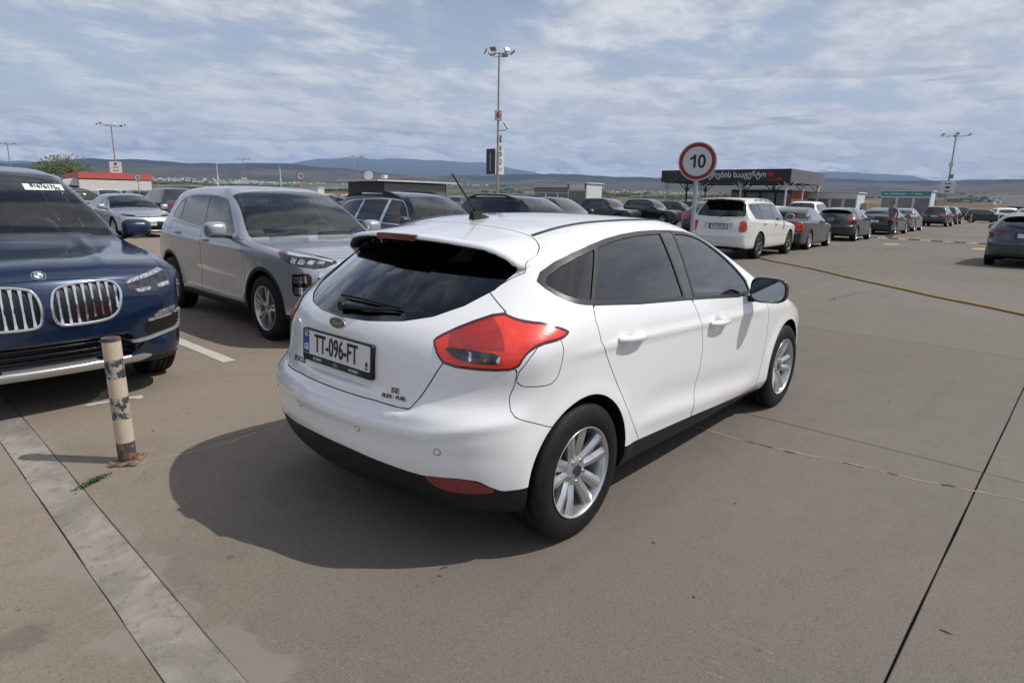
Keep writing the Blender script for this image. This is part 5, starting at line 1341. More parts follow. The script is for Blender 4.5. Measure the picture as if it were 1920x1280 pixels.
    def disc(rad, z0, z1, mt, nm, a0=0, a1=2*PI, par=e):
        n = max(6, int(28*(a1-a0)/(2*PI))); pts = [(rad*math.cos(a0+(a1-a0)*i/n), rad*math.sin(a0+(a1-a0)*i/n)) for i in range(n + (0 if a1-a0 > 6 else 1))]
        if a1-a0 < 6: pts = [(0,0)] + pts
        b = MB(); b.prism(pts, z0, z1, lambda x, y, z: tuple(M @ Vector((x, y, z)))); b.build(nm, MAT[mt], par)
    disc(.041, -.01, .004, 'chrome', 'badge_rim'); disc(.038, .004, .005, 'gloss_black', 'badge_ring'); disc(.0255, .005, .006, 'badge_white', 'badge_centre')
    disc(.0235, .006, .0068, 'badge_blue', 'badge_quarter', PI/2, PI); disc(.0235, .006, .0068, 'badge_blue', 'badge_quarter', 1.5*PI, 2*PI)
    text_mesh('BMW', .014, MAT['badge_white'], 'badge_letters', e, M @ Matrix.Translation((0, .0315, .0055)), spacing=1.7)
    # paper number strip inside the windscreen
    def wx(y, z):  # windscreen x at (y, z)
        return surf(f, y=y, z=z)
    n = 12; m_ = 5; P_ = np.array([(wx(.33+.30*i/n, 1.570-.052*j/m_), .33+.30*i/n, 1.570-.052*j/m_) for i in range(n+1) for j in range(m_+1)])
    P_ = P_ + unit(grad(f, P_))*.004
    b = MB(); b.add(P_.tolist(), [(i*(m_+1)+j, i*(m_+1)+j+1, (i+1)*(m_+1)+j+1, (i+1)*(m_+1)+j) for i in range(n) for j in range(m_)]); st = b.build('number_strip', MAT['white_flat'], r)
    p0 = Vector((wx(.49,1.545), .49, 1.545)); n_ = nrm(f, p0); up = Vector((wx(.49,1.57)-wx(.49,1.52), 0, .05)); xd = up.cross(n_)
    tx = text_mesh('81676175x', .108, MAT['black_flat'], 'strip_digits', st, frame_matrix(p0, xd, up), sx=.46, bold=.0015, depth=0)
    co_ = np.empty(len(tx.data.vertices)*3); tx.data.vertices.foreach_get('co', co_); co_ = snap(f, co_.reshape(-1, 3), 4, .05); co_ = co_ + unit(grad(f, co_))*.009
    tx.data.vertices.foreach_set('co', co_.ravel()); tx.data.update()
    # roof rails
    for s in (-1, 1):
        pts = [(x, s*.70, surf(f, x=x, y=.70) + .035*math.sin(PI*min(1, max(0, (x+1.9)/2.05)))**.5 + .004) for x in np.linspace(-1.9, .15, 16)]
        b = MB(); b.tube(pts, .018, 6); b.build('roof_rail', MAT['satin_silver'], r)
    # ---- silver SUV
    kw = dict(L=4.37, hw=.905, H=1.625, wb=2.67, fo=.885, R=.345, hood=1.06, nose=.92, cowl=1.0, wst=.15, rr_=(-1.55,-1.82), rgb=1.10, clr=.23)
    def asxcrease(x, z):
        w = .009*np.exp(-((z - (.93 + .05*sstep(.8, -1.3, x)))/.028)**2)*sstep(1.2, .5, x)
        return w - .014*np.exp(-((z-.56-.05*sstep(.6,-.8,x))/.09)**2)*sstep(.95, .5, x)*sstep(-.95, -.5, x)
    sh, ft = car_kit('suv', kw, dict(crease=asxcrease, crown=[(-2.4,.05),(-1,.06),(.2,.05),(.9,.02),(2.2,.05)], S=[(.15,-.14),(.23,-.07),(.31,-.028),(.42,-.014),(.60,-.010),(.72,-.004),(.93,0),(1.03,-.014),(1.10,-.045),(1.26,-.115),(1.41,-.185),(1.50,-.235),(1.62,-.33)]),
        archclad=.04, head=[(-.755,.972),(-.96,.975),(-1.323,.940),(-1.60,.892),(-1.66,.852),(-1.45,.805),(-1.14,.84),(-.90,.885)], headmat='lamp_dark',
        dlo=[(.66,1.065),(.54,1.16),(.20,1.44),(.02,1.492),(-.5,1.505),(-1.0,1.490),(-1.22,1.43),(-1.33,1.26),(-1.27,1.195),(-.17,1.115)], pillars=[(-.26,1.1,-.42,1.5,.055),(-1.0,1.18,-1.12,1.48,.022)],
        grilles=[(True, 1.2, [(-.2,.86),(.42,.86),(.50,.80),(.40,.62),(-.2,.60)]), (True, 1.2, [(-.2,.48),(.52,.48),(.60,.36),(.56,.28),(-.2,.28)])],
        fd=[(.86,.12),(.88,.45),(.93,.75),(.86,1.03),(-.22,1.10),(-.25,.8),(-.32,.45),(-.34,.12)], rd=[(-.345,.12),(-.325,.45),(-.255,.8),(-.225,1.10),(-1.26,1.17),(-1.25,.95),(-1.05,.66),(-.86,.40),(-.80,.12)],
        handles=[(-.10,.985),(-1.00,1.03)], sideglass='glass_front', beige=True, mir=(.52, 1.02, 1.13), wheel=('twin', 5, .2, 'alloy'), rim=.235)
    r, f = build_car('silver_suv', 'silver grey SUV with black wheel-arch trim, between the blue SUV and the white hatchback', sh, ft, 'silver_paint', 3, None, (.55, 5.21), -1.600)
    wipers(r, f, .945, .900, (-.52, .08), .50)
    for s in (-1, 1):
        b_lo, b_hi = (1.0, 0 if s > 0 else -1.1, .45), (2.3, 1.1 if s > 0 else 0, 1.05)
        skin_patch(r, f, [(-1.055,.755),(-1.30,.772),(-1.345,.745),(-1.335,.560),(-1.29,.540),(-1.08,.540),(-1.04,.575)], 'gloss_black', 'fog_lamp_panel', .006, uf=True, bx=(b_lo, b_hi))
        for q in ([(-1.07,.735),(-1.16,.742),(-1.16,.672),(-1.07,.668)], [(-1.18,.742),(-1.28,.748),(-1.28,.678),(-1.18,.672)], [(-1.07,.625),(-1.27,.632),(-1.27,.560),(-1.07,.558)]):
            skin_patch(r, f, q, 'lamp_chrome', 'fog_lamp', .009, uf=True, bx=(b_lo, b_hi))
        skin_patch(r, f, [(-.79,.960),(-.87,.965),(-.93,.890),(-.87,.89)], 'red_dark', 'side_marker', .006, uf=True, bx=(b_lo, b_hi))
        skin_patch(r, f, [(-.93,.955),(-1.33,.925),(-1.60,.880),(-1.58,.868),(-1.33,.910),(-.95,.938)], 'drl_white', 'lamp_brow', .006, uf=True, bx=(b_lo, b_hi))
        for k in range(4):
            u = -1.05 - .12*k; skin_patch(r, f, [(u,.915-.01*k),(u-.08,.905-.01*k),(u-.06,.85),(u+.02,.86)], 'lamp_chrome', 'lamp_module', .005, uf=True, bx=(b_lo, b_hi))
        skin_patch(r, f, [(-1.45,.800),(-1.62,.850),(-1.68,.86),(-1.62,.80),(-1.40,.60),(-1.37,.60)], 'chrome', 'chrome_blade', .008, uf=True, bx=(b_lo, b_hi))
    # ---- black estates behind the hatchback's roof
    kw = dict(L=4.82, hw=.92, H=1.62, wb=2.745, fo=.97, R=.35, hood=1.00, nose=.88, cowl=1.05, wst=.25, rr_=(-1.9,-2.2), rgb=1.05, clr=.24)
    for i, (loc, lab, trim, dx) in enumerate((((5.15, 7.9), 'black estate car with a chrome window line, right beside the silver grey SUV', 'chrome', 0), ((9.6, 8.7), 'black estate car with silver-topped roof rails, behind the roof of the white hatchback', 'gloss_black', .1))):
        sh, ft = car_kit('suv', kw, trim=trim, ring=.016, sideglass='glass_tint', handmat='black_plastic')
        r, f = build_car('estate_car', lab, sh, ft, 'black_paint', 2, 'black estate cars in the front row', loc, D - .01)
        for s in (-1, 1):
            b = MB(); n = 20; x0, x1, yy = -1.75, .12, .60; vs = []
            for k in range(n+1):
                x = x0 + (x1-x0)*k/n; zb_ = surf(f, x=x, y=yy) - .004; t_ = k/n
                hgt = .085*min(1, 5*t_)*min(1, 4.5*(1-t_)) + .004; gap = .0 if (t_ < .30 or t_ > .70) else .045
                if i == 1: gap = .0 if (t_ < .16 or t_ > .84) else .05
                vs += [(x, s*(yy-.022), zb_+gap), (x, s*(yy+.030), zb_+gap-.006), (x, s*(yy+.020), zb_+hgt), (x, s*(yy-.018), zb_+hgt)]
            b.add(vs, [(4*j+k, 4*j+(k+1) % 4, 4*j+4+(k+1) % 4, 4*j+4+k) for j in range(n) for k in range(4)] + [(3,2,1,0), (4*n,4*n+1,4*n+2,4*n+3)])
            rail = b.build('roof_rail', MAT['black_plastic'], r)
            if i == 1:
                b = MB(); b.tube([(x, s*yy, surf(f, x=x, y=yy) + .086) for x in np.linspace(-1.45, -.2, 8)], .016, 6); b.build('rail_top', MAT['satin_silver'], rail)
    # ---- silver sedan with the dark mouth
    kw = dict(L=4.63, hw=.89, H=1.435, wb=2.70, fo=.93, R=.32)
    sh, ft = car_kit('sedan', kw, None, grilles=[(True, 1.2, [(-.2,.55),(.45,.545),(.60,.42),(.72,.255),(-.2,.25)]), (True, 1.2, [(-.2,.69),(.35,.705),(.70,.735),(.70,.715),(.35,.682),(-.2,.665)])],
        head=[(-1.72,.70),(-1.68,.735),(-1.40,.765),(-1.02,.80),(-1.10,.745),(-1.40,.705)], headmat='lamp_dark', beige=False, wheel=('multi', 10, 0))
    r, f = build_car('silver_sedan', 'silver saloon with a wide black lower grille, facing the camera beyond the blue SUV', sh, ft, 'bright_silver_paint', 2, None, (4.35, 23.0), -1.585)
    plate_on(r, f, True, .475, 'ZG00-NR', w=.38, hgt=.13, band=False, size=.11, y=-.02)
    skin_tube(r, f, [(y, .235) for y in np.linspace(-.72, .72, 12)], .012, 'satin_silver', 'bumper_trim', .004)
    M = front_badge(r, f, 0, .70, .05, None)
    b = MB(); b.tube([tuple(M @ Vector((.065*math.cos(2*PI*i/20), .045*math.sin(2*PI*i/20), .01))) for i in range(20)], .007, 5, closed=True); b.tube([tuple(M @ Vector((.045*math.cos(2*PI*i/16), .014+.018*math.sin(2*PI*i/16), .01))) for i in range(16)], .006, 5, closed=True); b.build('oval_badge', MAT['chrome'], r)

# ---------------------------------------------------------------- the queue of cars to the right
def queue_cars():
    # boxy pearl SUV
    kw = dict(L=4.69, hw=.905, H=1.70, wb=2.715, fo=.93, R=.365, hood=1.08, nose=.93, cowl=1.02, wst=.28, rr_=(-2.02,-2.22), rgb=1.13, clr=.26)
    def hlx(s, f, x, a, z, y):
        top = 1.665 - .06*a*a - .02*(x+2.1)
        b = smax(z - top, top - .05 - z, .02); b = smax(b, -2.27 + .10*a*a - x, .03); b = smax(smax(b, x + 1.9, .02), a - .60, .04)
        f = smin(f, b, .02)
        gv = smax(smax(a - .40, np.abs(z-.90) - .085, .03), x + 2.235, .02)
        return smax(f, -gv, .02)
    sh, ft = car_kit('suv', kw, dict(extra=hlx, kr=[(.1,.10),(1.2,.10)], rr=.12, ktr=-.08),
        rg=([(-.3,1.16),(.66,1.17),(.70,1.22),(.60,1.56),(.52,1.62),(-.3,1.64)], -1.92),
        tail=[(-1.72,.76),(-1.66,.95),(-1.62,1.05),(-1.45,1.06),(-1.40,.98),(-1.43,.76)], tailmat='red_lens',
        dlo=[(.80,1.06),(.62,1.16),(.36,1.46),(.20,1.535),(-.5,1.555),(-1.75,1.53),(-1.88,1.50),(-1.80,1.15),(-1.70,1.10),(-.5,1.08)],
        pillars=[(-.18,1.1,-.10,1.55,.05),(-1.06,1.1,-1.06,1.55,.05),(-1.16,1.1,-1.16,1.55,.03)], trim='gloss_black',
        gate=([(-.4,.60),(.50,.60),(.60,.70),(.66,.78),(.74,1.08),(.72,1.2),(.66,1.75),(-.4,1.75)], -1.85),
        clad=[(-2.5,.30),(-2.1,.28),(2.2,.27),(2.5,.27)], wheel=('twin', 6, 0, 'alloy_dark'), rim=.235, rails=(-1.3, .1, .62, .06, 'satin_silver', .017), mir=(.72, 1.02, 1.17), handles=[(-.10,.97),(-1.02,.99)])
    r, f = build_car('pearl_suv', 'boxy off-white SUV seen from behind, first of the queue, beside the speed limit sign', sh, ft, 'pearl_paint', 2, None, (15.85, 5.15), .03)
    plate_on(r, f, False, .90, 'VV-370-NN', size=.115)
    b = MB(); b.box((-2.262, 0, 1.63), (.02, .26, .035)); b.build('high_stop_lamp', MAT['red_dark'], r)
    b = MB(); b.tube([(surf(f, y=0, z=1.17, sgn=-1)-.02, 0, 1.16), (surf(f, y=-.1, z=1.21, sgn=-1)-.02, -.1, 1.20), (surf(f, y=-.42, z=1.22, sgn=-1)-.015, -.42, 1.215)], [.018,.012,.006], 6); b.build('rear_wiper', MAT['black_plastic'], r)
    skin_tube(r, f, [(y, .985+.004*math.cos(y*4)) for y in np.linspace(-.30, .30, 9)], .014, 'pearl_paint', 'handle_bar', .01, rear=True)
    # black saloon
    kw = dict(L=4.82, hw=.91, H=1.45, wb=2.85, fo=.84, R=.325, hood=.96, deck=1.02, rt=-1.05, rb_=-1.72)
    sh, ft = car_kit('sedan', kw, None, tail=[(-1.92,.72),(-1.86,.92),(-1.78,.95),(-1.50,.93),(-1.35,.88),(-1.36,.72),(-1.52,.67)], wheel=('single', 5, .2), rim=.23, trim='chrome', ring=.012)
    r, f = build_car('black_saloon', 'black saloon with round-cornered red tail lamps and five-spoke wheels, directly ahead of the pearl SUV', sh, ft, 'black_paint', 2, 'queueing cars', (21.2, 5.40), .05)
    skin_tube(r, f, [(y, .60) for y in np.linspace(-.80, .80, 12)], .010, 'chrome', 'bumper_trim', .003, rear=True)
    plate_on(r, f, False, .80, None)
    # black hatchback with a big spoiler
    H2 = dict(HATCH)
    fth = dict(ends=(-2.1, 2.26), hw=.90, top=1.46, rw=.325,
        dlo=[(.62,.94),(.50,1.10),(.25,1.28),(.05,1.34),(-.5,1.37),(-1.0,1.335),(-1.35,1.24),(-1.42,1.17),(-1.25,1.08),(-.3,1.0)], pillars=[(-.28,1.0,-.18,1.36,.045),(-1.22,1.08,-1.02,1.32,.03)],
        ws=(.76,.60,.10,1.06,.95,.17), rg=([(-.3,1.005),(.35,1.02),(.54,1.09),(.60,1.215),(.58,1.30),(.45,1.32),(0,1.325),(-.3,1.325)], -1.36),
        tail=[(-1.35,.90),(-1.30,.99),(-1.0,1.03),(-.75,1.03),(-.72,.95),(-.90,.88)], head=[(-1.46,.70),(-1.25,.64),(-1.0,.66),(-.72,.78),(-.62,.84),(-.80,.84),(-1.1,.80),(-1.35,.76)],
        clad=[(-2.3,.30),(2.3,.24)], mir=(.50, 1.0, 1.0), cab=(.02,.62,.26,.86,1.22), fd=[(.79,.12),(.85,.45),(.87,.74),(.80,.93),(-.286,1.0),(-.17,.72),(-.22,.44),(-.25,.12)], rd=[(-.255,.12),(-.225,.44),(-.175,.72),(-.29,1.0),(-1.24,1.07),(-1.23,.92),(-1.0,.55),(-.76,.12)],
        bonnet=(.74,1.09,2.06,.3), gate=([(-.4,.67),(.45,.67),(.60,.9),(.66,1.1),(.62,1.5),(-.4,1.5)], -1.3), handles=[(-.97,.90),(.01,.845)], wheel=('multi', 9, 0))
    r, f = build_car('black_hatchback', 'black estate-backed hatchback with a roof spoiler, between two saloons in the queue', H2, fth, 'black_paint', 2, 'queueing cars', (28.7, 5.65), .02)
    # darker saloons farther up
    kw = dict(L=4.90, hw=.93, H=1.464, wb=2.97, fo=.83, R=.335, hood=.97, deck=1.05, rt=-1.1, rb_=-1.80)
    sh, ft = car_kit('sedan', kw, None, tail=[(-1.92,.80),(-1.90,.92),(-1.60,.95),(-1.38,.93),(-1.32,.84),(-1.50,.78)], wheel=('twin', 5, 0), clear=False)
    r, f = build_car('black_saloon', 'black saloon behind the walking man, with bright red tail lamps', sh, ft, 'black_paint', 1, 'queueing cars', (38.2, 5.9), .0)
    plate_on(r, f, False, .74, None)
    kw = dict(L=4.70, hw=.91, H=1.45, wb=2.80, fo=.85, R=.33, hood=.96, deck=1.04)
    sh, ft = car_kit('sedan', kw, None, tail=[(-1.82,.78),(-1.80,.90),(-1.50,.93),(-1.28,.91),(-1.25,.82),(-1.45,.76)], clear=False)
    build_car('grey_saloon', 'grey saloon farther up the queue, just short of the white kiosk', sh, ft, 'grey_paint', 1, 'queueing cars', (45.4, 6.2), .02)
    kw = dict(L=4.64, hw=.92, H=1.645, wb=2.66, fo=.92, R=.37, hood=1.05, nose=.92, cowl=1.0, wst=.15, rr_=(-1.72,-2.12), rgb=1.10, clr=.24)
    sh, ft = car_kit('suv', kw, None, clear=False)
    nx, f = build_car('black_suv', 'black SUV seen from behind near the kiosk, nearest of the far pair', sh, ft, 'black_paint', 1, 'dark SUVs by the kiosk', (60.5, 6.35), .0)
    plate_on(nx, f, False, .85, None)
    c = copy_tree(nx); c.location = (71, 6.9, 0); c['label'] = 'black SUV half hidden behind another black SUV, far end of the queue'
    # slate hatchback at the right edge
    r, f = build_car('slate_hatchback', 'slate grey hatchback cut off by the right edge of the view', H2, {**fth, 'tail': [(-1.40,.90),(-1.38,.99),(-1.10,1.03),(-.80,1.03),(-.76,.96),(-1.0,.90)], 'tailmat': 'red_dark'}, 'slate_paint', 2, None, (19.9, -1.55), -.015)
    plate_on(r, f, False, .84, None); 
    # dark blue car behind the speed sign
    kw = dict(L=4.6, hw=.92, H=1.60, wb=2.66, fo=.92, R=.36, hood=1.03, nose=.90, cowl=1.0, wst=.15, rr_=(-1.2,-2.1), rgb=1.08, clr=.24)
    sh, ft = car_kit('suv', kw, None, clear=False)
    r, f = build_car('dark_blue_suv', 'dark blue SUV with a sloping rear window, left of the boxy off-white SUV', sh, ft, 'dark_blue_paint', 1, None, (26.0, 10.6), .03)
    plate_on(r, f, False, .82, None)
    # white cars behind the queue
    kw = dict(L=4.5, hw=.89, H=1.45, wb=2.65, fo=.9, R=.32)
    sh, ft = car_kit('sedan', kw, None, clear=False)
    build_car('white_saloon', 'white saloon whose roof shows over the black saloon', sh, ft, 'white_paint', 1, None, (30.5, 9.3), .06)
    kw = dict(L=4.7, hw=.94, H=1.74, wb=2.80, fo=.92, R=.37, hood=1.10, nose=.95, cowl=1.0, wst=.15, rr_=(-1.9,-2.2), rgb=1.16, clr=.26)
    sh, ft = car_kit('suv', kw, None, clear=False)
    build_car('white_suv', 'white SUV with a wide black rear window, behind the black saloon in the queue', sh, ft, 'white_paint', 1, None, (36.3, 9.4), .03)
    # green hatchback side on
    kw = dict(L=4.0, hw=.87, H=1.46, wb=2.57, fo=.72, R=.32, hood=1.0, nose=.90, cowl=.85, wst=.25, rr_=(-1.62,-1.85), rgb=1.02, clr=.2)
    sh, ft = car_kit('suv', kw, None, clear=False)
    build_car('green_hatchback', 'dark green hatchback parked side on behind two orange bollards', sh, ft, 'green_paint', 1, None, (83.0, 5.0), -PI/2)

def far_cars():
    """rows of parked cars farther off: a few bodies, copied; every copy is a car of its own"""
    D = -PI/2
    protos = []
    for kind, kw in (('suv', dict(L=4.6, hw=.925, H=1.70, wb=2.69, fo=.93, R=.36, hood=1.06, nose=.94, cowl=1.0, wst=.15, rr_=(-1.8,-2.1), rgb=1.10, clr=.24)), ('suv', dict(L=4.4, hw=.905, H=1.62, wb=2.64, fo=.90, R=.35, hood=1.03, nose=.90, cowl=1.0, wst=.10, rr_=(-1.65,-1.95), rgb=1.08, clr=.23)),
                     ('sedan', dict(L=4.65, hw=.89, H=1.44, wb=2.70, fo=.93, R=.32)), ('sedan', dict(L=4.85, hw=.91, H=1.46, wb=2.85, fo=.90, R=.33, hood=.97, deck=1.08))):
        sh, ft = car_kit(kind, kw, None, clear=False); protos.append((kind, sh, ft))
    made = {}
    def place(k, lod, x, y, rz, mat, name, label, group, rails=False):
        key = (k, lod)
        if key not in made:
            kind, sh, ft = protos[k]
            r, f = build_car(name, label, sh, ft, mat, lod, group, (x, y), rz); made[key] = r
            for ch in r.children_recursive:
                if ch.type == 'MESH':
                    for sl in ch.material_slots:
                        if sl.material and sl.material.name.endswith('_paint'): ch['paint'] = 1
            return r
        c = copy_tree(made[key]); c.location = (x, y, 0); c.rotation_euler = (0, 0, rz); c.name = name; c['label'] = label; c['group'] = group
        for ch in c.children_recursive:
            if ch.get('paint'):
                ch.material_slots[0].link = 'OBJECT'; ch.material_slots[0].material = MAT[mat]
        return c
    G = 'dark SUVs facing the aisle behind the estate cars'
    for k, x, y, mat, lab in ((1, 16.2, 12.6, 'graphite_paint', 'graphite SUV whose bonnet shows right behind the second black estate car'), (0, 33.4, 21.6, 'black_paint', 'black SUV with bright door mirrors, nearest in the far row of dark SUVs'), (0, 41.5, 26.5, 'black_paint', 'black SUV with a chrome grille, second in the far row of dark SUVs'),
                              (0, 36.3, 19.9, 'black_paint', 'black SUV showing its whole front and fog lamp, left of the dark blue SUV'), (1, 42.5, 20.9, 'graphite_paint', 'graphite SUV partly behind the black SUV with the fog lamp'), (1, 47.0, 22.6, 'red_paint', 'dark red car at the right end of the far row of dark SUVs')):
        place(k, 1, x, y, D, mat, 'parked_suv', lab, G)
    mats = ['black_paint', 'white_paint', 'grey_paint', 'silver_paint', 'graphite_paint', 'white_paint', 'dark_blue_paint', 'pearl_paint', 'black_paint', 'bright_silver_paint', 'red_paint', 'brown_paint']
    cn = {'black_paint': 'black', 'white_paint': 'white', 'grey_paint': 'grey', 'silver_paint': 'silver', 'graphite_paint': 'graphite', 'dark_blue_paint': 'dark blue', 'pearl_paint': 'off-white', 'bright_silver_paint': 'bright silver', 'red_paint': 'dark red', 'brown_paint': 'brown'}
    # left: pick-up height cars and SUVs around the silver saloon
    G2 = 'cars parked beyond the blue SUV'
    for k, x, y, rz, mat, lab in ((0, 8.6, 31.0, PI/2, 'slate_paint', 'slate blue SUV seen from behind, left of the silver grey SUV'), (1, 5.6, 33.0, -D*0+.1, 'graphite_paint', 'graphite car side on, behind the roof of the silver saloon'), (3, 1.2, 30.5, D, 'graphite_paint', 'dark car just past the blue SUV, left of the silver saloon'),
                                  (0, 5.4, 44, D, 'silver_paint', 'silver SUV facing the camera beyond the silver saloon'), (1, 10.5, 46, D, 'white_paint', 'white SUV beside the silver SUV, below the red-roofed building'), (0, 14.5, 45.5, D, 'grey_paint', 'grey SUV beyond the slate blue SUV'),
                                  (2, 1.5, 47, D, 'red_paint', 'dark red saloon below the left end of the red-roofed building'), (2, -.9, 45.5, D, 'white_paint', 'white saloon beyond the blue SUV, at the left end of its row')):
        c_ = place(k, 1, x, y, rz, mat, 'parked_car', lab, G2)
        if 'slate' in mat:
            for ch in c_.children:
                if ch.name.startswith('tail_lamp'): ch.material_slots[0].link = 'OBJECT'; ch.material_slots[0].material = MAT['red_dark']
    R_ = random.Random(5)
    ORD = 'first second third fourth fifth sixth seventh eighth ninth tenth eleventh twelfth thirteenth fourteenth fifteenth sixteenth seventeenth eighteenth nineteenth twentieth 21st 22nd 23rd 24th'.split()
    def row(n, x0, y0, dx, dy, rz, group, base, palette=None, skip=.08, lod=0):
        cnt = [0]
        for i in range(n):
            if R_.random() < skip: continue
            m = R_.choice(palette or mats); k = R_.choice((0, 1, 1, 2, 3))
            cnt[0] += 1; ordn = ORD[min(cnt[0], len(ORD))-1]
            place(k, lod, x0 + dx*i + R_.uniform(-.15,.15), y0 + dy*i + R_.uniform(-.3,.3), rz + R_.uniform(-.02,.02), m, 'distant_car', '%s %s, %s %s %s' % (cn[m], ('SUV','SUV','saloon','saloon')[k], ordn, 'from the left', base), group)
    row(20, -3, 64, 2.7, .1, D, 'row of far cars on the left', 'in the far row below the red-roofed building')
    row(24, -2, 82, 2.75, 0, D, 'second row of far cars on the left', 'in the distant row by the red-roofed building')
    row(16, 24, 52, 2.75, 0, D, 'far cars behind the estate cars', 'in the far row seen between the roofs', lod=0)
    row(12, 52, 19, 2.7, 0, D, 'white cars behind the walking man', 'in the pale row beyond the walking man', ['white_paint','pearl_paint','silver_paint','white_paint'], .0)
    row(11, 56, 26, 2.7, 0, D, 'cars behind the pale row', 'in the row beyond the pale cars')
    row(15, 88.5, 3.2, 0.9, -2.6, D+.55, 'slanting row of far cars on the right', 'in the slanting row past the green hatchback', ['white_paint','silver_paint','white_paint','black_paint','grey_paint'], .0)
    row(15, 100, 4, 0.5, -2.7, D+.5, 'second slanting row of far cars on the right', 'in the second slanting row on the far right')
    row(14, 112, 16, 0, -2.8, D+.5, 'third row of far cars on the right', 'in the farthest row on the right')

# ---------------------------------------------------------------- ground, land and everything fixed to it
def concrete(name='concrete', tone=.80):
    m, t, out = new_mat(name)
    g = t.n('ShaderNodeNewGeometry').outputs['Position']
    sp = t.n('ShaderNodeSeparateXYZ'); t.put(sp.inputs[0], g)
    X, Y = sp.outputs[0], sp.outputs[1]
    info = t.n('ShaderNodeObjectInfo').outputs['Random']
    big = t.noise(g, .16, 4, .55, .4); med = t.noise(g, .9, 6, .62, .5); sm_ = t.noise(g, 6.5, 6, .65); fine = t.noise(g, 55, 6, .72); gr = t.noise(g, 190, 4, .75)
    base = t.mix(t.sm(big, .35, .65), (.172*tone, .147*tone, .122*tone, 1), (.190*tone, .168*tone, .146*tone, 1))
    # dustier and warmer towards the bays on the left
    dust = t.math('MULTIPLY', t.sm(t.math('ADD', t.math('MULTIPLY', Y, .5), t.math('MULTIPLY', X, -.35)), -.2, 2.0), .80)
    base = t.mix(dust, base, (.345*tone, .280*tone, .205*tone, 1))
    c = t.mix(t.math('MULTIPLY', t.sm(med, .48, .72), .30), base, (.098, .090, .084, 1))
    c = t.mix(t.math('MULTIPLY', t.sm(med, .46, .22), .26), c, (.235, .205, .172, 1))
    c = t.mix(t.math('MULTIPLY', t.sm(sm_, .52, .78), .35), c, (.088, .082, .078, 1))
    c = t.mix(t.math('MULTIPLY', t.sm(sm_, .42, .2), .22), c, (.25, .225, .195, 1))
    c = t.mix(t.math('MULTIPLY', t.sm(fine, .48, .70), .55), c, (.072, .062, .054, 1))
    c = t.mix(t.math('MULTIPLY', t.sm(gr, .51, .66), .55), c, (.34, .30, .25, 1))
    c = t.mix(t.math('MULTIPLY', t.sm(gr, .48, .32), .62), c, (.040, .035, .030, 1))
    chp = t.vor(g, 62); c = t.mix(t.math('MULTIPLY', t.sm(chp, .13, .08), t.sm(sm_, .40, .62)), c, (.36, .32, .27, 1))
    # a few oil spots and small scuffs
    v = t.vor(g, .55); ds = t.math('ADD', v, t.math('MULTIPLY', sm_, .16)); c = t.mix(t.math('MULTIPLY', t.sm(ds, .150, .115), .45), c, (.065, .060, .058, 1))
    vp = t.vor(g, 34); c = t.mix(t.math('MULTIPLY', t.sm(t.math('ADD', vp, t.math('MULTIPLY', fine, .2)), .20, .14), .8), c, (.03, .026, .022, 1))
    v2 = t.vor(g, 2.4); c = t.mix(t.math('MULTIPLY', t.sm(v2, .05, .035), .5), c, (.05, .045, .04, 1))
    # drag and tyre lines along x
    mp = t.n('ShaderNodeMapping'); t.put(mp.inputs[0], g); mp.inputs['Scale'].default_value = (.12, 2.6, 1); mp.inputs['Rotation'].default_value = (0, 0, .07)
    tr = t.noise(mp.outputs[0], 1.3, 5, .6, .4); c = t.mix(t.math('MULTIPLY', t.sm(tr, .55, .72), .30), c, (.09, .084, .08, 1))
    mp2 = t.n('ShaderNodeMapping'); t.put(mp2.inputs[0], g); mp2.inputs['Scale'].default_value = (5.5, .5, 1); mp2.inputs['Rotation'].default_value = (0, 0, .55)
    sc = t.noise(mp2.outputs[0], 1.0, 4, .6, 1.2); scm = t.math('MULTIPLY', t.sm(t.math('ABSOLUTE', t.math('SUBTRACT', sc, .5)), .006, .0), t.sm(med, .5, .6))
    c = t.mix(t.math('MULTIPLY', scm, .35), c, (.30, .28, .25, 1))
    # lime washed out beside the infill strip
    dx = t.math('ABSOLUTE', t.math('ADD', t.math('ADD', X, 2.876), t.math('MULTIPLY', Y, -.025))); ln = t.noise(g, 2.1, 6, .62, .8)
    lime = t.math('MULTIPLY', t.sm(t.math('ADD', dx, t.math('MULTIPLY', t.math('SUBTRACT', .56, ln), 1.6)), .26, .14), t.sm(dx, .45, .2))
    c = t.mix(t.math('MULTIPLY', lime, .55), c, (.25, .225, .19, 1))
    # each slab a touch lighter or darker
    c = t.mix(.10, c, t.mix(info, (.06, .055, .05, 1), (.30, .27, .24, 1)))
    b = t.n('ShaderNodeBsdfPrincipled'); t.put(b.inputs['Base Color'], c); t.put(b.inputs['Roughness'], t.sm(sm_, .3, .7, .78, .92)); b.inputs['Specular IOR Level'].default_value = .35
    h = t.math('ADD', t.math('MULTIPLY', fine, .5), t.math('ADD', t.math('MULTIPLY', gr, .35), t.math('MULTIPLY', sm_, .6)))
    bp = t.n('ShaderNodeBump', i_Height=h); bp.inputs['Strength'].default_value = .35; bp.inputs['Distance'].default_value = .004; t.put(b.inputs['Normal'], bp)
    t.nt.links.new(b.outputs[0], out.inputs[0]); return m
concrete(); 
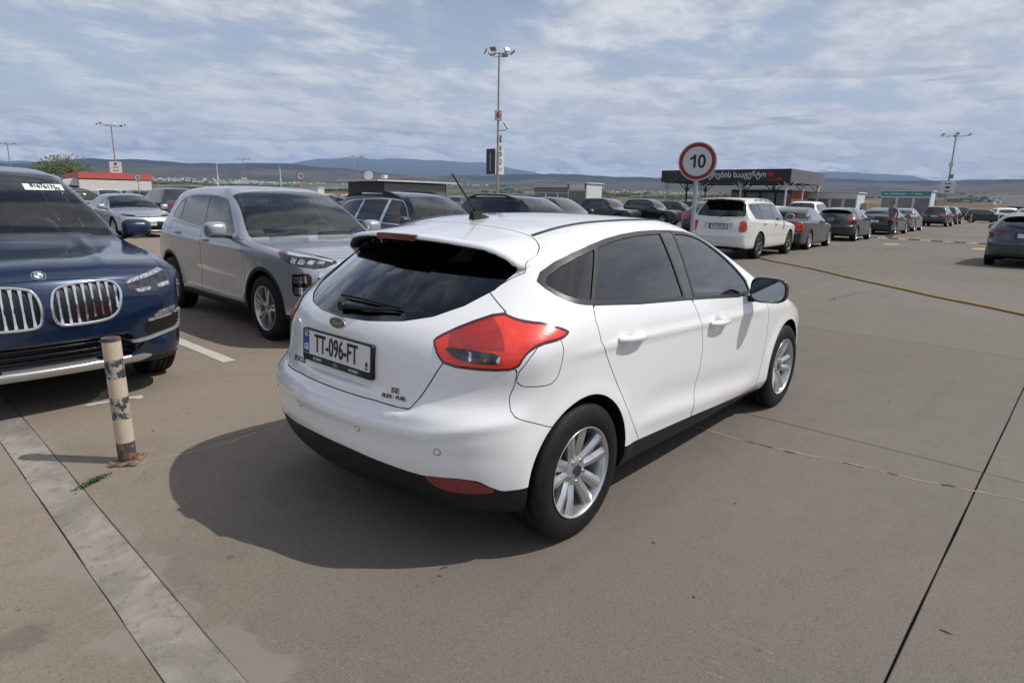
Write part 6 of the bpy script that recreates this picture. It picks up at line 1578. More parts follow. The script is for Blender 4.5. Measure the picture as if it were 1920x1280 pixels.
def strip_mat():
    m, t, out = new_mat('strip_concrete')
    g = t.n('ShaderNodeNewGeometry').outputs['Position']
    med = t.noise(g, 2.2, 6, .65, .6); f = t.noise(g, 15, 9, .74, .5); gr = t.noise(g, 190, 4, .75)
    c = t.mix(t.sm(med, .35, .65), (.20, .182, .157, 1), (.315, .29, .25, 1))
    c = t.mix(t.math('MULTIPLY', t.sm(f, .5, .66), .60), c, (.11, .10, .088, 1)); c = t.mix(t.math('MULTIPLY', t.sm(f, .45, .25), .35), c, (.34, .315, .28, 1))
    c = t.mix(t.math('MULTIPLY', t.sm(gr, .5, .66), .5), c, (.10, .092, .08, 1))
    b = t.n('ShaderNodeBsdfPrincipled'); t.put(b.inputs['Base Color'], c); b.inputs['Roughness'].default_value = .9
    bp = t.n('ShaderNodeBump', i_Height=t.math('ADD', f, t.math('MULTIPLY', gr, .4))); bp.inputs['Strength'].default_value = .5; bp.inputs['Distance'].default_value = .005; t.put(b.inputs['Normal'], bp)
    t.nt.links.new(b.outputs[0], out.inputs[0])
strip_mat()
def worn(name, col, under, lo=.42, hi=.55, sc=9, det=7, rough=.6, fine=True):
    """paint that has flaked off in patches"""
    m, t, out = new_mat(name); g = t.n('ShaderNodeNewGeometry').outputs['Position']
    n = t.noise(g, sc, det, .68, .4); c = t.mix(t.sm(n, lo, hi), (*under, 1), (*col, 1))
    if fine: f = t.noise(g, sc*9, 4, .6); c = t.mix(t.math('MULTIPLY', t.sm(f, .5, .7), .25), c, (.12, .10, .085, 1))
    b = t.n('ShaderNodeBsdfPrincipled'); t.put(b.inputs['Base Color'], c); b.inputs['Roughness'].default_value = rough
    t.nt.links.new(b.outputs[0], out.inputs[0]); return m
worn('line_paint', (.52, .50, .46), (.22, .19, .15), .32, .42, 14)
worn('yellow_paint', (.55, .36, .10), (.19, .16, .13), .42, .55, 7)
worn('pale_stain', (.27, .24, .20), (.24, .20, .155), .40, .60, 5)
worn('bollard_cream', (.54, .45, .345), (.30, .21, .14), .30, .40, 11)
worn('bollard_black', (.045, .05, .06), (.40, .34, .27), .47, .53, 24, fine=False)
worn('bollard_rust', (.05, .055, .065), (.26, .11, .045), .45, .52, 16, fine=False)
worn('rust', (.13, .070, .042), (.30, .22, .155), .42, .58, 20)
pbr('galvanised', (.42, .43, .44), .42, .6, vary=.12, vscale=9); pbr('pole_steel', (.33, .31, .27), .55, .5, vary=.2, vscale=3)
pbr('joint_dark', (.022, .020, .018), .95, spec=.1)
pbr('hose_yellow', (.42, .27, .06), .55, vary=.2); pbr('bump_black', (.02, .02, .02), .7); worn('bump_yellow', (.42, .31, .12), (.10, .09, .08), .38, .52, 6)
pbr('fascia_black', (.014, .014, .015), .35); pbr('fascia_side', (.15, .155, .16), .45, .3, vary=.08); pbr('brick_red', (.26, .085, .055), .8, vary=.25, vscale=4)
pbr('teal', (.035, .30, .26), .5); pbr('kiosk_white', (.62, .63, .64), .5, dirt=.2); pbr('kiosk_glass', (.16, .16, .17), .15, coat=1, vary=.15); pbr('roof_red', (.50, .10, .08), .6, vary=.1)
pbr('wall_white', (.60, .59, .56), .7, vary=.1); pbr('wall_dark', (.05, .045, .04), .7); pbr('sign_face', (.55, .56, .58), .4); pbr('sign_panel_white', (.62, .62, .63), .4, coat=.3); pbr('sign_dark', (.03, .035, .04), .4)
pbr('letter_silver', (.55, .56, .58), .4); pbr('lamp_body', (.25, .25, .26), .5, .4); pbr('orange_cone', (.75, .13, .03), .5)
pbr('skin', (.32, .17, .11), .6); pbr('polo_grey', (.13, .135, .145), .85, vary=.1, vscale=30); pbr('trousers', (.022, .024, .030), .9); pbr('hair', (.018, .014, .012), .6); pbr('shoe', (.012, .012, .012), .5)
pbr('leaf_green', (.075, .105, .03), .7, vary=.45, vscale=2.5); pbr('bark', (.09, .07, .05), .9, vary=.3); pbr('weed_green', (.05, .11, .03), .6, vary=.4, vscale=60)

def pavement():
    # joint filler and bed under the slabs
    X0, X1, Y0, Y1 = -6.81, 59.15, -13.14, 30.54
    b = MB(); b.add([(-60,-60,-.022),(175,-60,-.022),(175,190,-.022),(-60,190,-.022)], [(0,1,2,3)]); base = b.build('pavement', MAT['joint_dark']); struct(base, None)
    xs = [-6.81, -2.975]; xe = []
    xj = [-6.81] + [-2.915 + 3.9*i for i in range(0, 17)]
    yj = [-13.0 + 3.6*i for i in range(0, 13)]
    R_ = random.Random(3)
    def slab(x0, x1, y0, y1, name='slab', mat='concrete', z=0, jag=.0, par=base, th=.05, bev=.004):
        b = MB(); n = 8
        def edge(a0, a1, n): return [a0 + (a1-a0)*i/n for i in range(n)]
        P_ = [(x, y0) for x in edge(x0, x1, n)] + [(x1, y) for y in edge(y0, y1, n)] + [(x, y1) for x in edge(x1, x0, n)] + [(x0, y) for y in edge(y1, y0, n)]
        P_ = [(x + R_.uniform(-jag, jag), y + R_.uniform(-jag, jag)) for x, y in P_]
        cx, cy = (x0+x1)/2, (y0+y1)/2
        k = len(P_)
        def ins(p, d): return (p[0] + (d if p[0] < cx else -d), p[1] + (d if p[1] < cy else -d))
        vs = [(*p, z-th) for p in P_] + [(*p, z-bev) for p in P_] + [(*ins(p, bev), z) for p in P_]
        b.add(vs, [(i, (i+1) % k, k+(i+1) % k, k+i) for i in range(k)] + [(k+i, k+(i+1) % k, 2*k+(i+1) % k, 2*k+i) for i in range(k)] + [tuple(range(2*k, 3*k))])
        return b.build(name, MAT[mat], par)
    for i in range(len(xj)-1):
        for j in range(len(yj)-1):
            x0, x1 = xj[i], xj[i+1]; y0, y1 = yj[j], yj[j+1]
            if i == 0: x1 = -2.968
            if i == 1: x0 = -2.783
            gx = .0025 if i % 2 else .003; gy = .0045 if abs(y0+2.2) < .1 else .003; gy1 = .0045 if abs(y1+2.2) < .1 else .003
            a0 = x0 + (gx if i > 1 else 0); a1 = x1 - (gx if i > 0 else 0)
            slab(a0, a1, y0 + gy, y1 - gy1, jag=.002 if i < 4 else .001)
    # the pale infill strip beside the bays, in lengths
    ys = [-13.1, -8.4, -4.9, -2.2, -.12, 1.55, 3.9, 7.2, 11, 16, 22, 30.5]
    for a, c_ in zip(ys[:-1], ys[1:]): slab(-2.9655, -2.7855, a + .0008, c_ - .0008, 'infill_slab', 'strip_concrete', .001, .003, bev=.0015)
    # outer parts of the yard, too far off for joints to show
    for nm, (x0, x1, y0, y1) in (('far', (59.485, 172, -62, 187)), ('left', (-60, 59.475, 30.205, 187)), ('near', (-60, 59.475, -60, -13.01)), ('behind', (-60, -6.82, -13.0, 30.195))):
        b = MB(); b.add([(x0,y0,0),(x1,y0,0),(x1,y1,0),(x0,y1,0)], [(0,1,2,3)]); o = b.build('yard_surface', MAT['concrete'], base)
    base.rotation_euler = (0, 0, -.025)
    # painted marks, 4 mm sheets
    def sheet(pts, mat, name, z=.004, label=None, par=None):
        b = MB(); b.add([(x, y, z) for x, y in pts], [tuple(range(len(pts)))]); return b.build(name, MAT[mat], par)
    for i, (x, ys_) in enumerate(((-1.06, (3.28, 8.6)), (2.35, (5.2, 10)), (7.4, (6, 11)), (12.4, (7.5, 12)))):
        n = 16; L_ = [(x-.06+R_.uniform(-.004,.004), ys_[0]+(ys_[1]-ys_[0])*k/n) for k in range(n+1)]; Rr = [(x+.06+R_.uniform(-.004,.004), p[1]) for p in L_]
        struct(sheet(L_[::-1] + Rr, 'line_paint', 'bay_line'), None)
    # half hidden painted arrow by the bollard
    a = bpy.data.objects.new('painted_arrow', None); COL.objects.link(a); struct(a)
    sheet([(-2.36,2.76),(-2.33,2.74),(-2.06,2.72),(-2.03,2.66),(-1.99,2.69),(-1.98,2.76),(-2.04,2.77),(-2.33,2.80)], 'line_paint', 'arrow_bar', par=a)
    sheet([(-2.31,2.86),(-2.27,2.83),(-2.17,2.90),(-2.17,2.94),(-2.22,2.93)], 'line_paint', 'arrow_head', par=a)
    sheet([(-2.22,2.95),(-2.14,2.95),(-2.08,3.06),(-2.10,3.10),(-2.17,3.05)], 'line_paint', 'arrow_head', par=a)
    for cx, cy, s in ((26.6, 3.2, .9), (26.7, .2, .9)):
        pts = [(cx + s*.8*math.cos(k*PI/7)*(.8+.3*R_.random()), cy + s*.35*math.sin(k*PI/7)*(.8+.3*R_.random())) for k in range(14)]
        struct(sheet(pts, 'yellow_paint', 'yellow_marking'))
    # cracks: thin crooked ribbons of patch and gaps
    def crack(P_, w_, mat, name, z=.0015, jag=.02, n=40):
        L_, Rr = [], []
        seg = list(zip(P_[:-1], P_[1:])); tot = []
        for (a_, b_) in seg:
            m_ = max(2, int(n/len(seg)))
            for k in range(m_): f_ = k/m_; tot.append((a_[0]+(b_[0]-a_[0])*f_, a_[1]+(b_[1]-a_[1])*f_))
        tot.append(P_[-1]); jx = 0; 
        for k, p in enumerate(tot):
            q = tot[min(k+1, len(tot)-1)]; o = tot[max(k-1, 0)]; dx, dy = q[0]-o[0], q[1]-o[1]; l = math.hypot(dx, dy) or 1
            jx = jx*.7 + R_.uniform(-jag, jag); ww = w_*R_.uniform(.4, 1.5)
            cx, cy = p[0] - dy/l*jx, p[1] + dx/l*jx
            L_.append((cx - dy/l*ww, cy + dx/l*ww)); Rr.append((cx + dy/l*ww, cy - dx/l*ww))
        b = MB(); k = len(L_); b.add([(*p, z) for p in L_] + [(*p, z) for p in Rr], [(i, k+i, k+i+1, i+1) for i in range(k-1)]); return b.build(name, MAT[mat])
    cp_ = [(.45,-.5),(.41,-1.0),(.43,-1.25),(.50,-1.6),(.52,-1.9),(.58,-2.15),(.66,-2.5),(.70,-3.4),(.62,-4.5)]
    struct(crack(cp_, .008, 'pale_stain', 'crack_repair', .0015, .008, 70))
    for a_, b_ in (((.41,-.98),(.42,-1.17)), ((.425,-1.24),(.43,-1.31)), ((.49,-1.57),(.50,-1.68)), ((.52,-1.8),(.515,-1.86)), ((.555,-2.06),(.57,-2.13))):
        struct(crack([a_, b_], .005, 'joint_dark', 'surface_crack', .0022, .004, 8))
    struct(crack([(-2.5,1.43),(-2.1,1.36),(-1.6,1.42),(-1.1,1.40)], .010, 'pale_stain', 'crack_repair', .0015, .01, 40))
    for x0, y0, x1, y1 in ((21.5,2.7,24.5,2.2), (38,4.2,44,3.0), (30,1.5,33,1.7), (13.2,1.9,15.3,1.6), (7.5,.4,9.2,.1)):
        struct(crack([(x0,y0),((x0+x1)/2,(y0+y1)/2+.2),(x1,y1)], .02 if x0 > 20 else .006, 'joint_dark', 'surface_crack', .002, .08, 24))
    # leaf scraps and twigs
    for k, (x, y, l_) in enumerate(((-.94,-2.28,.040),(-1.14,-1.18,.016),(-1.39,-1.5,.016),(-1.94,-.63,.042),(-1.99,-.66,.016),(-2.46,1.27,.016),(-2.2,1.9,.016),(-1.9,2.1,.014),(2.1,-1.5,.016),(-.5,-1.3,.010))):
        b = MB(); a_ = R_.uniform(0, PI); dx, dy = math.cos(a_)*l_/2, math.sin(a_)*l_/2
        b.tube([(x-dx, y-dy, .002), (x, y+.002, .004), (x+dx, y+dy, .002)], [.0012, .0028, .0012], 5)
        tag(b.build('twig', MAT['bark']), 'scrap of twig on the concrete', 'twig', 'scraps of twig on the concrete')

def land():
    """one sheet from the edge of the yard to the horizon, with the hills"""
    S1 = PC([(-200,1.6),(0,1.9),(3,2.15),(6.8,1.95),(15,1.92),(22,2.0),(35,2.04),(44,1.98),(54,2.0),(58,2.14),(60,2.26),(64,2.32),(70,2.36),(75,2.06),(80,1.6),(90,1.5),(160,1.8)])
    S2 = PC([(-200,1.5),(0,1.4),(8,1.9),(10.2,2.22),(12.3,2.44),(15.3,2.58),(18.4,2.2),(24,1.7),(36,1.75),(38.8,2.1),(40.7,2.44),(43.6,2.92),(46,3.08),(50,3.10),(54,3.16),(58.2,2.93),(60.8,2.45),(66,2.2),(76,2.05),(80,1.75),(100,1.6),(160,1.5)])
    rad = [118 if False else 150, 170, 190, 215, 240, 270, 320, 420, 600, 900, 1200, 1500, 1800, 2100, 2500, 2900, 3300, 3700, 4100, 4500, 4900, 5300, 5700, 6100, 6500, 6900, 7200, 7500, 7900, 8400, 9200, 10500, 12500, 14500, 16500, 18000, 19000, 20000]
    az = np.concatenate([np.arange(-180, -12, 3.0), np.arange(-12, 96, .35), np.arange(96, 180, 3.0)])
    R_, A_ = np.meshgrid(np.array(rad, float), az, indexing='ij')
    x = CAM.x + R_*np.cos(np.radians(A_)); y = CAM.y + R_*np.sin(np.radians(A_))
    rs = np.random.RandomState(4)
    def fbm(x, y, L0, n=5, ridged=False):
        s = 0
        for k in range(n):
            for _ in range(4):
                th = rs.uniform(0, 2*PI); ph = rs.uniform(0, 2*PI); l = L0/2**k*rs.uniform(.7, 1.3)
                w = np.sin((x*math.cos(th)+y*math.sin(th))*2*PI/l + ph); s = s + w*.5**k*.35
        return s
    nz = fbm(x, y, 2600); nz2 = fbm(x, y, 700, 4)
    frac = PC([(150,0),(1500,0),(2500,.20),(3500,.36),(4800,.58),(6100,.80),(7500,1.0),(9200,.78),(12500,.45)])(R_)
    e1 = S1(A_)*frac
    z = R_*np.tan(np.radians(e1)) + 1.5
    z1 = z + nz*np.clip((R_-1500)/6000, 0, 1)*32*(R_ < 9500)*np.clip(1.15-np.abs(frac-.6)*1.2, .25, 1) + nz2*np.clip((R_-1200)/5000, 0, 1)*9
    e2 = S2(A_)*PC([(9000,.45),(12500,.60),(16000,.85),(19000,1.0),(24000,.7),(30000,.4)])(R_)
    z2 = R_*np.tan(np.radians(e2)) + nz*40*np.clip((R_-12000)/6000, 0, 1) + nz2*16
    k = sstep(8800, 12500, R_); z = z1*(1-k) + z2*k
    near = PC([(150,-.3),(170,.4),(190,1.5),(215,2.4),(240,2.7),(270,2.2),(320,-.5),(420,-4),(600,-6),(900,-6),(1500,-1.5),(2100,4)])(R_) + nz2*.6*np.clip((R_-200)/300, 0, 1)
    kk = sstep(1500, 2600, R_); z = near*(1-kk) + z*kk
    V = np.stack([x, y, z], -1).reshape(-1, 3); n0, n1 = R_.shape
    I = np.arange(n0*n1).reshape(n0, n1); a = I[:-1]; b_ = I[1:]
    Q = np.stack([a, b_, np.roll(b_, -1, 1), np.roll(a, -1, 1)], -1).reshape(-1, 4)
    m, t, out = new_mat('hillside')
    g = t.n('ShaderNodeNewGeometry').outputs['Position']; r = t.vm('LENGTH', t.vm('MULTIPLY', g, (1, 1, 0)), out=1)
    n1_ = t.noise(g, .00045, 7, .6, .6); n2 = t.noise(g, .0022, 7, .62, .5); n3 = t.noise(g, .012, 5, .6)
    vr = t.vor(t.vm('ADD', t.vm('MULTIPLY', g, (1, 1, 0)), t.vm('SCALE', t.noise(g, .001, 3, .5, 0, 1), scale=220)), .0035, out=1)
    fld = t.n('ShaderNodeSeparateColor'); t.put(fld.inputs[0], vr)
    fc = t.ramp(fld.outputs[0], [(0, (.150,.125,.062)), (.3, (.070,.092,.034)), (.5, (.220,.175,.100)), (.7, (.105,.115,.045)), (1, (.060,.066,.034))], 'CONSTANT')
    hill = t.ramp(n2, [(.30, (.026,.030,.022)), (.46, (.052,.049,.033)), (.57, (.135,.105,.072)), (.72, (.038,.038,.028))])  # darkened overall: the shade of clouds is put into the hill colours
    c = t.mix(t.sm(r, 3300, 4700), fc, hill)
    trees_ = t.math('MULTIPLY', t.sm(n2, .50, .58), t.sm(r, 6500, 4200)); c = t.mix(t.math('MULTIPLY', trees_, .85), c, (.026, .034, .018, 1))
    c = t.mix(t.math('MULTIPLY', t.sm(n3, .55, .7), .5), c, (.03, .036, .02, 1))
    c = t.mix(t.math('MULTIPLY', t.sm(r, 6000, 6800), t.sm(n1_, .34, .46)), c, (.014, .020, .018, 1))
    c = t.mix(t.math('MULTIPLY', t.sm(n1_, .62, .70), t.sm(r, 2500, 4500)), c, (.22, .175, .125, 1))
    c = t.mix(t.sm(r, 9000, 12000), c, (.035, .045, .035, 1))
    soil = t.mix(t.sm(t.noise(g, .09, 4, .6), .35, .65), (.135, .085, .052, 1), (.17, .125, .075, 1))
    c = t.mix(t.sm(t.math('ADD', r, t.math('MULTIPLY', n3, 60)), 330, 290), c, soil)
    b = t.n('ShaderNodeBsdfPrincipled'); t.put(b.inputs['Base Color'], c); b.inputs['Roughness'].default_value = 1; b.inputs['Specular IOR Level'].default_value = .1
    t.nt.links.new(b.outputs[0], out.inputs[0])
    o = mesh_obj('hills', V, Q, None, m, None, True); struct(o)
    # flat ground under the yard out to where the hills begin
    bb = MB(); n = 96; bb.add([(CAM.x + 152*math.cos(2*PI*i/n), CAM.y + 152*math.sin(2*PI*i/n), -.30) for i in range(n)], [tuple(range(n))]); o = bb.build('ground', MAT['hillside']); struct(o)
    # lookup of height for things standing on the land
    def zat(xx, yy):
        rr = math.hypot(xx-CAM.x, yy-CAM.y); aa = math.degrees(math.atan2(yy-CAM.y, xx-CAM.x))
        i = int(np.clip(np.searchsorted(rad, rr)-1, 0, len(rad)-2)); j = int(np.clip(np.searchsorted(az, aa)-1, 0, len(az)-2)); f_ = (rr-rad[i])/(rad[i+1]-rad[i])
        return z[i, j]*(1-f_) + z[i+1, j]*f_
    R2 = random.Random(9)
    # belts of trees and villages on the plain, far too many to count
    vs, fs = [], []
    for k in range(5200):
        a_ = math.radians(R2.uniform(-4, 90)); r_ = R2.choice((R2.uniform(360, 900), R2.uniform(1400, 2300), R2.uniform(1900, 4200), R2.uniform(2200, 3000)))
        cl = math.sin(a_*37 + r_*.004) + math.sin(a_*11 - r_*.0017)
        if cl < .35: continue
        xx, yy = CAM.x + r_*math.cos(a_), CAM.y + r_*math.sin(a_); s = R2.uniform(2.0, 4.5)*(1 if r_ < 900 else 1.7); w_ = s*R2.uniform(.9, 2.6); z0 = zat(xx, yy); h = len(vs)
        n = 6
        for (rr_, zz) in ((.75, -.2), (1, .45), (.6, .85)):
            for q in range(n): th = 2*PI*q/n + R2.uniform(-.3, .3); u_ = R2.uniform(.75, 1.15); vs.append((xx + w_*rr_*u_*math.cos(th), yy + w_*rr_*u_*math.sin(th), z0 + s*zz*R2.uniform(.85, 1.15)))
        vs.append((xx, yy, z0 + s*R2.uniform(.95, 1.15)))
        for L_ in range(2): fs += [(h+L_*n+q, h+L_*n+(q+1) % n, h+(L_+1)*n+(q+1) % n, h+(L_+1)*n+q) for q in range(n)]
        fs += [(h+2*n+q, h+2*n+(q+1) % n, h+3*n) for q in range(n)]
    b = MB(); b.v = vs; b.f = fs; b.sm = [False]*len(fs); pbr('far_foliage', (.038, .048, .022), .95, vary=.45, vscale=.01, spec=.1)
    o = b.build('distant_trees', MAT['far_foliage']); tag(o, 'belts of trees on the plain below the hills', kind='stuff')
    b = MB()
    for k in range(900):
        c_ = R2.choice(((66, 3700, 4.0), (63, 3900, 3.5), (58, 4000, 5), (70, 3900, 3), (50, 4300, 6), (30, 3600, 9), (3.2, 2600, 2.0), (76, 3800, 4)))
        a_ = math.radians(R2.gauss(c_[0], c_[2]*.5)); r_ = c_[1] + R2.gauss(0, 160)
        xx, yy = CAM.x + r_*math.cos(a_), CAM.y + r_*math.sin(a_); w_ = R2.uniform(5, 11)*(2.2 if R2.random() < .08 else 1); h = R2.uniform(3.5, 7); z0 = zat(xx, yy)
        b.box((xx, yy, z0 + h/2), (w_, w_*R2.uniform(.6, 1.6), h), R2.uniform(0, PI))
    o = b.build('distant_houses', MAT['wall_white']); tag(o, 'far villages scattered below the hills', kind='stuff')
    return zat

def lamp_post(x, y, H, label, number=None, signs=None, mat='pole_steel', heads=6, r0=.11, group='tall lighting poles around the yard', rot=0, ringr=.95):
    t0 = thing('lighting_pole', label, 'light pole', (x, y, 0), 0, group)
    b = MB(); b.cyl((0,0,0), (0,0,H*.42), r0, r0*.86, n=12); b.cyl((0,0,H*.42), (0,0,H), r0*.72, r0*.5, n=12); b.cyl((0,0,0), (0,0,.35), r0*1.6, r0*1.6, n=12); b.build('pole', MAT[mat], t0)
    b = MB(); n = 20
    b.tube([(ringr*.55*math.cos(2*PI*i/n), ringr*.55*math.sin(2*PI*i/n), H-.15) for i in range(n)], .03, 5, closed=True)
    for i in range(4): a = PI*i/2 + rot; b.tube([(0,0,H+.02), (ringr*.55*math.cos(a), ringr*.55*math.sin(a), H-.15)], .025, 5)
    b.build('crown_ring', MAT[mat], t0)
    for i in range(heads):
        a = rot + 2*PI*i/heads; cx, cy = ringr*math.cos(a), ringr*math.sin(a)
        b = MB(); b.tube([(ringr*.55*math.cos(a), ringr*.55*math.sin(a), H-.15), (cx*.85, cy*.85, H-.05)], .025, 5)
        R_ = Matrix.Rotation(a, 4, 'Z') @ Matrix.Rotation(.9 if i % 2 else -.5, 4, 'Y')
        v0 = len(b.v); b.box((0,0,0), (.10, .42, .30)); T_ = Matrix.Translation((cx, cy, H+.05)) @ R_
        for q in range(v0, len(b.v)): b.v[q] = tuple(T_ @ Vector(b.v[q]))
        b.build('floodlight', MAT['lamp_body'], t0)
    return t0

def place():
    pavement(); zat = land()
    # ---- striped bollard
    t0 = thing('striped_bollard', 'short leaning bollard with flaking cream and black bands, bolted to a rusty plate', 'bollard', (-2.47, 1.50, 0), .5); t0.rotation_euler = Vector((-.010, .012, 1)).to_track_quat('Z', 'Y').to_euler()
    H = .735; r = .0475; lean = .0
    bands = [(0.004,.125,'bollard_rust'),(.125,.265,'bollard_cream'),(.265,.395,'bollard_black'),(.395,.505,'bollard_cream'),(.505,.615,'bollard_black'),(.615,.715,'bollard_cream'),(.715,.735,'bollard_rust')]
    for z0, z1, mt in bands:
        b = MB(); b.cyl((0,0,z0), (0,0,z1), r, r, n=28, caps=(z1 > .73)); b.build('bollard_band', MAT[mt], t0)
    b = MB(); b.box((0,0,.008), (.175,.15,.012), .2, bev=.003); b.build('base_plate', MAT['rust'], t0)
    for sx in (-1, 1):
        for sy in (-1, 1): b = MB(); b.cyl((sx*.070, sy*.055, .01), (sx*.070, sy*.055, .022), .009, n=6); b.build('bolt', MAT['rust'], t0)
    # ---- weed growing in the joint
    R_ = random.Random(2); b = MB()
    for k in range(420):
        s_ = R_.gauss(0, .42); s_ = max(-1, min(1, s_)); cx = -2.69 + .10*s_ + R_.gauss(0, .008); cy = 1.33 + .045*s_*1.2 + R_.gauss(0, .010); h = R_.uniform(.004, .022)*(1-abs(s_)*.5)
        a = R_.uniform(0, 2*PI); l_ = R_.uniform(.008, .018); w_ = l_*.32; ca, sa = math.cos(a), math.sin(a); z_ = h
        b.add([(cx, cy, z_*.4), (cx+ca*l_*.5-sa*w_, cy+sa*l_*.5+ca*w_, z_), (cx+ca*l_, cy+sa*l_, z_*R_.uniform(.6, 1.3)), (cx+ca*l_*.5+sa*w_, cy+sa*l_*.5-ca*w_, z_)], [(0,1,2,3)])
    tag(b.build('weed', MAT['weed_green'], fix=False), 'low green weed growing out of the joint in front of the bollard', kind='stuff')
    # ---- hose across the yard
    P_ = [(14.9,4.35),(14.34,4.02),(13.17,2.64),(11.35,.98),(10.0,-.25),(9.12,-1.17),(8.29,-2.05),(7.2,-3.2),(5.6,-4.8)]
    Q = smooth_poly(P_, 3, False); b = MB(); b.tube([(x, y + .03*math.sin(i*.5), .020) for i, (x, y) in enumerate(Q)], .019, 7)
    tag(b.build('hose', MAT['hose_yellow']), 'long mustard yellow hose lying across the concrete on the right', 'hose')
    # ---- speed bump
    t0 = thing('speed_bump', 'row of worn yellow and black speed bump blocks across the lane', 'speed bump', (31.2, 2.6, 0))
    n = 13
    for i in range(n):
        y0 = 2.4 - i*.46; x0 = .75 - i*.0 - (i*.11)
        b = MB(); b.prism([(-.17,0),(-.10,.035),(0,.048),(.10,.035),(.17,0)], -.225, .225, lambda x, y, z, y0=y0, x0=x0: (x0+x, y0+z, y+.001)); b.build('bump_block', MAT['bump_yellow' if i % 2 else 'bump_black'], t0)
    # ---- speed limit signs
    def speed_sign(x, y, zc, R, yaw, label, post_r=.035, det=True):
        t0 = thing('speed_limit_sign', label, 'road sign', (x, y, 0), yaw, 'round speed limit signs')
        b = MB(); b.cyl((.05,0,0), (.05,0,zc-R*.2), post_r, n=14); b.cyl((.05,0,0), (.05,0,.02), post_r*2.2, n=14); b.build('post', MAT['galvanised'], t0)
        def disc(r_, x0, x1, mt, nm, n=48):
            b = MB(); b.prism([(r_*math.cos(2*PI*i/n), r_*math.sin(2*PI*i/n)) for i in range(n)], x0, x1, lambda a, c, z: (z, a, zc + c)); return b.build(nm, MAT[mt], t0)
        disc(R*1.03, .0, .045, 'galvanised', 'sign_box'); disc(R*1.0, -.004, .0, 'sign_rim', 'sign_edge'); disc(R*.97, -.006, -.004, 'sign_red', 'red_ring'); disc(R*.775, -.0075, -.006, 'sign_face', 'sign_face')
        M = Matrix(((0,0,-1,-.0085),(-1,0,0,0),(0,1,0,zc),(0,0,0,1)))
        e = bpy.data.objects.new('sign_digits', None); COL.objects.link(e); e.parent = t0
        q = lambda pts, z0: [tuple(M @ Vector((x*R, y*R, z0))) for x, y in pts]
        one = [(-.20,-.34),(-.07,-.34),(-.07,.36),(-.17,.36),(-.24,.26),(-.40,.17),(-.40,.05),(-.20,.13)]
        b = MB(); b.prism(one, 0, .001, lambda x, y, z: tuple(M @ Vector((x*R, y*R, z)))); b.build('digit', MAT['black_flat'], e)
        n = 28; oo = [(.24+.215*math.copysign(abs(math.cos(2*PI*i/n))**.85, math.cos(2*PI*i/n)), .01+.36*math.sin(2*PI*i/n)) for i in range(n)]; ii = [(.24+.085*math.cos(2*PI*i/n), .01+.235*math.sin(2*PI*i/n)) for i in range(n)]
        b = MB(); b.add(q(oo, .001) + q(ii, .001), [(i, (i+1) % n, n+(i+1) % n, n+i) for i in range(n)]); b.build('digit', MAT['black_flat'], e)
        return t0
    pbr('sign_rim', (.6, .6, .6), .4); pbr('sign_red', (.26, .012, .014), .45)
    speed_sign(6.45, 2.42, 2.19, .30, .30, 'round speed limit sign reading 10 on a grey post behind the white hatchback')
    speed_sign(16.6, 59.0, 2.66, .31, .95, 'small far speed limit sign reading 10 in front of the red-roofed building')
    speed_sign(18.9, 36.2, 2.70, .31, .85, 'far speed limit sign reading 10 over the roof of the silver grey SUV')
    # ---- lighting poles
    p = lamp_post(30.85, 29.65, 11.45, 'tall lighting pole marked 6 with a camera and sign panels, centre of the view', rot=.3); p.rotation_euler = (0, 0, 0)
    b = MB(); b.box((0, 0, 7.29), (.40, .52, .66), .75); nb = b.build('number_box', MAT['sign_face'], p)
    text_mesh('6', .62, MAT['red_flat'], 'number_six', nb, Matrix.Rotation(.75, 4, 'Z') @ Matrix(((0,0,-1,-.215),(-1,0,0,0),(0,1,0,7.29),(0,0,0,1))), bold=.02)
    b = MB(); b.box((.55, .32, 4.15), (.92, .06, 1.78)); b.build('white_sign_panel', MAT['sign_panel_white'], p)
    b = MB(); b.box((.06, .76, 4.15), (.06, .82, 1.78)); wp = b.build('dark_sign_panel', MAT['sign_dark'], p)
    M = Matrix(((0,0,-1,.025),(0,-1,0,.76),(-1,0,0,4.15),(0,0,0,1)))
    M = Matrix(((0,0,-1,.025),(0,-1,0,.76),(1,0,0,4.15),(0,0,0,1)))
    text_mesh('HYUNDAI CENTER', .16, MAT['letter_silver'], 'panel_letters', wp, M, bold=.004) if False else None
    b = MB()
    for k in range(13): b.box((.027, .76 + .0, 3.50 + k*.10), (.006, .10, .06))
    b.build('panel_letters', MAT['letter_silver'], wp)
    e = bpy.data.objects.new('logo_marks', None); COL.objects.link(e); e.parent = p
    for k, zc in enumerate((4.68, 4.15, 3.60)):
        b = MB(); nn = 24
        if k < 2: b.tube([(.55 + .20*math.cos(2*PI*i/nn), .282, zc + (.15 if k == 0 else .19)*math.sin(2*PI*i/nn)) for i in range(nn)], .016, 5, closed=True)
        if k == 0: b.tube([(.55 + .08*math.cos(2*PI*i/nn), .28, zc + .14*math.sin(2*PI*i/nn)) for i in range(nn)], .014, 5, closed=True); b.tube([(.55 + .17*math.cos(2*PI*i/nn), .28, zc + .07 + .06*math.sin(2*PI*i/nn)) for i in range(nn)], .014, 5, closed=True)
        if k == 1: b.tube([(.62, .28, zc+.16), (.46, .28, zc-.10), (.70, .28, zc-.10)], .022, 5)
        if k == 2: b.cyl((.48, .285, zc), (.48, .275, zc), .05, n=12); b.tube([(.66 + .10*math.cos(2*PI*i/nn), .282, zc + .12*math.sin(2*PI*i/nn)) for i in range(nn)], .010, 5, closed=True)
        b.build('logo_mark', MAT['black_flat'], e)
    e = bpy.data.objects.new('security_camera', None); COL.objects.link(e); e.parent = p
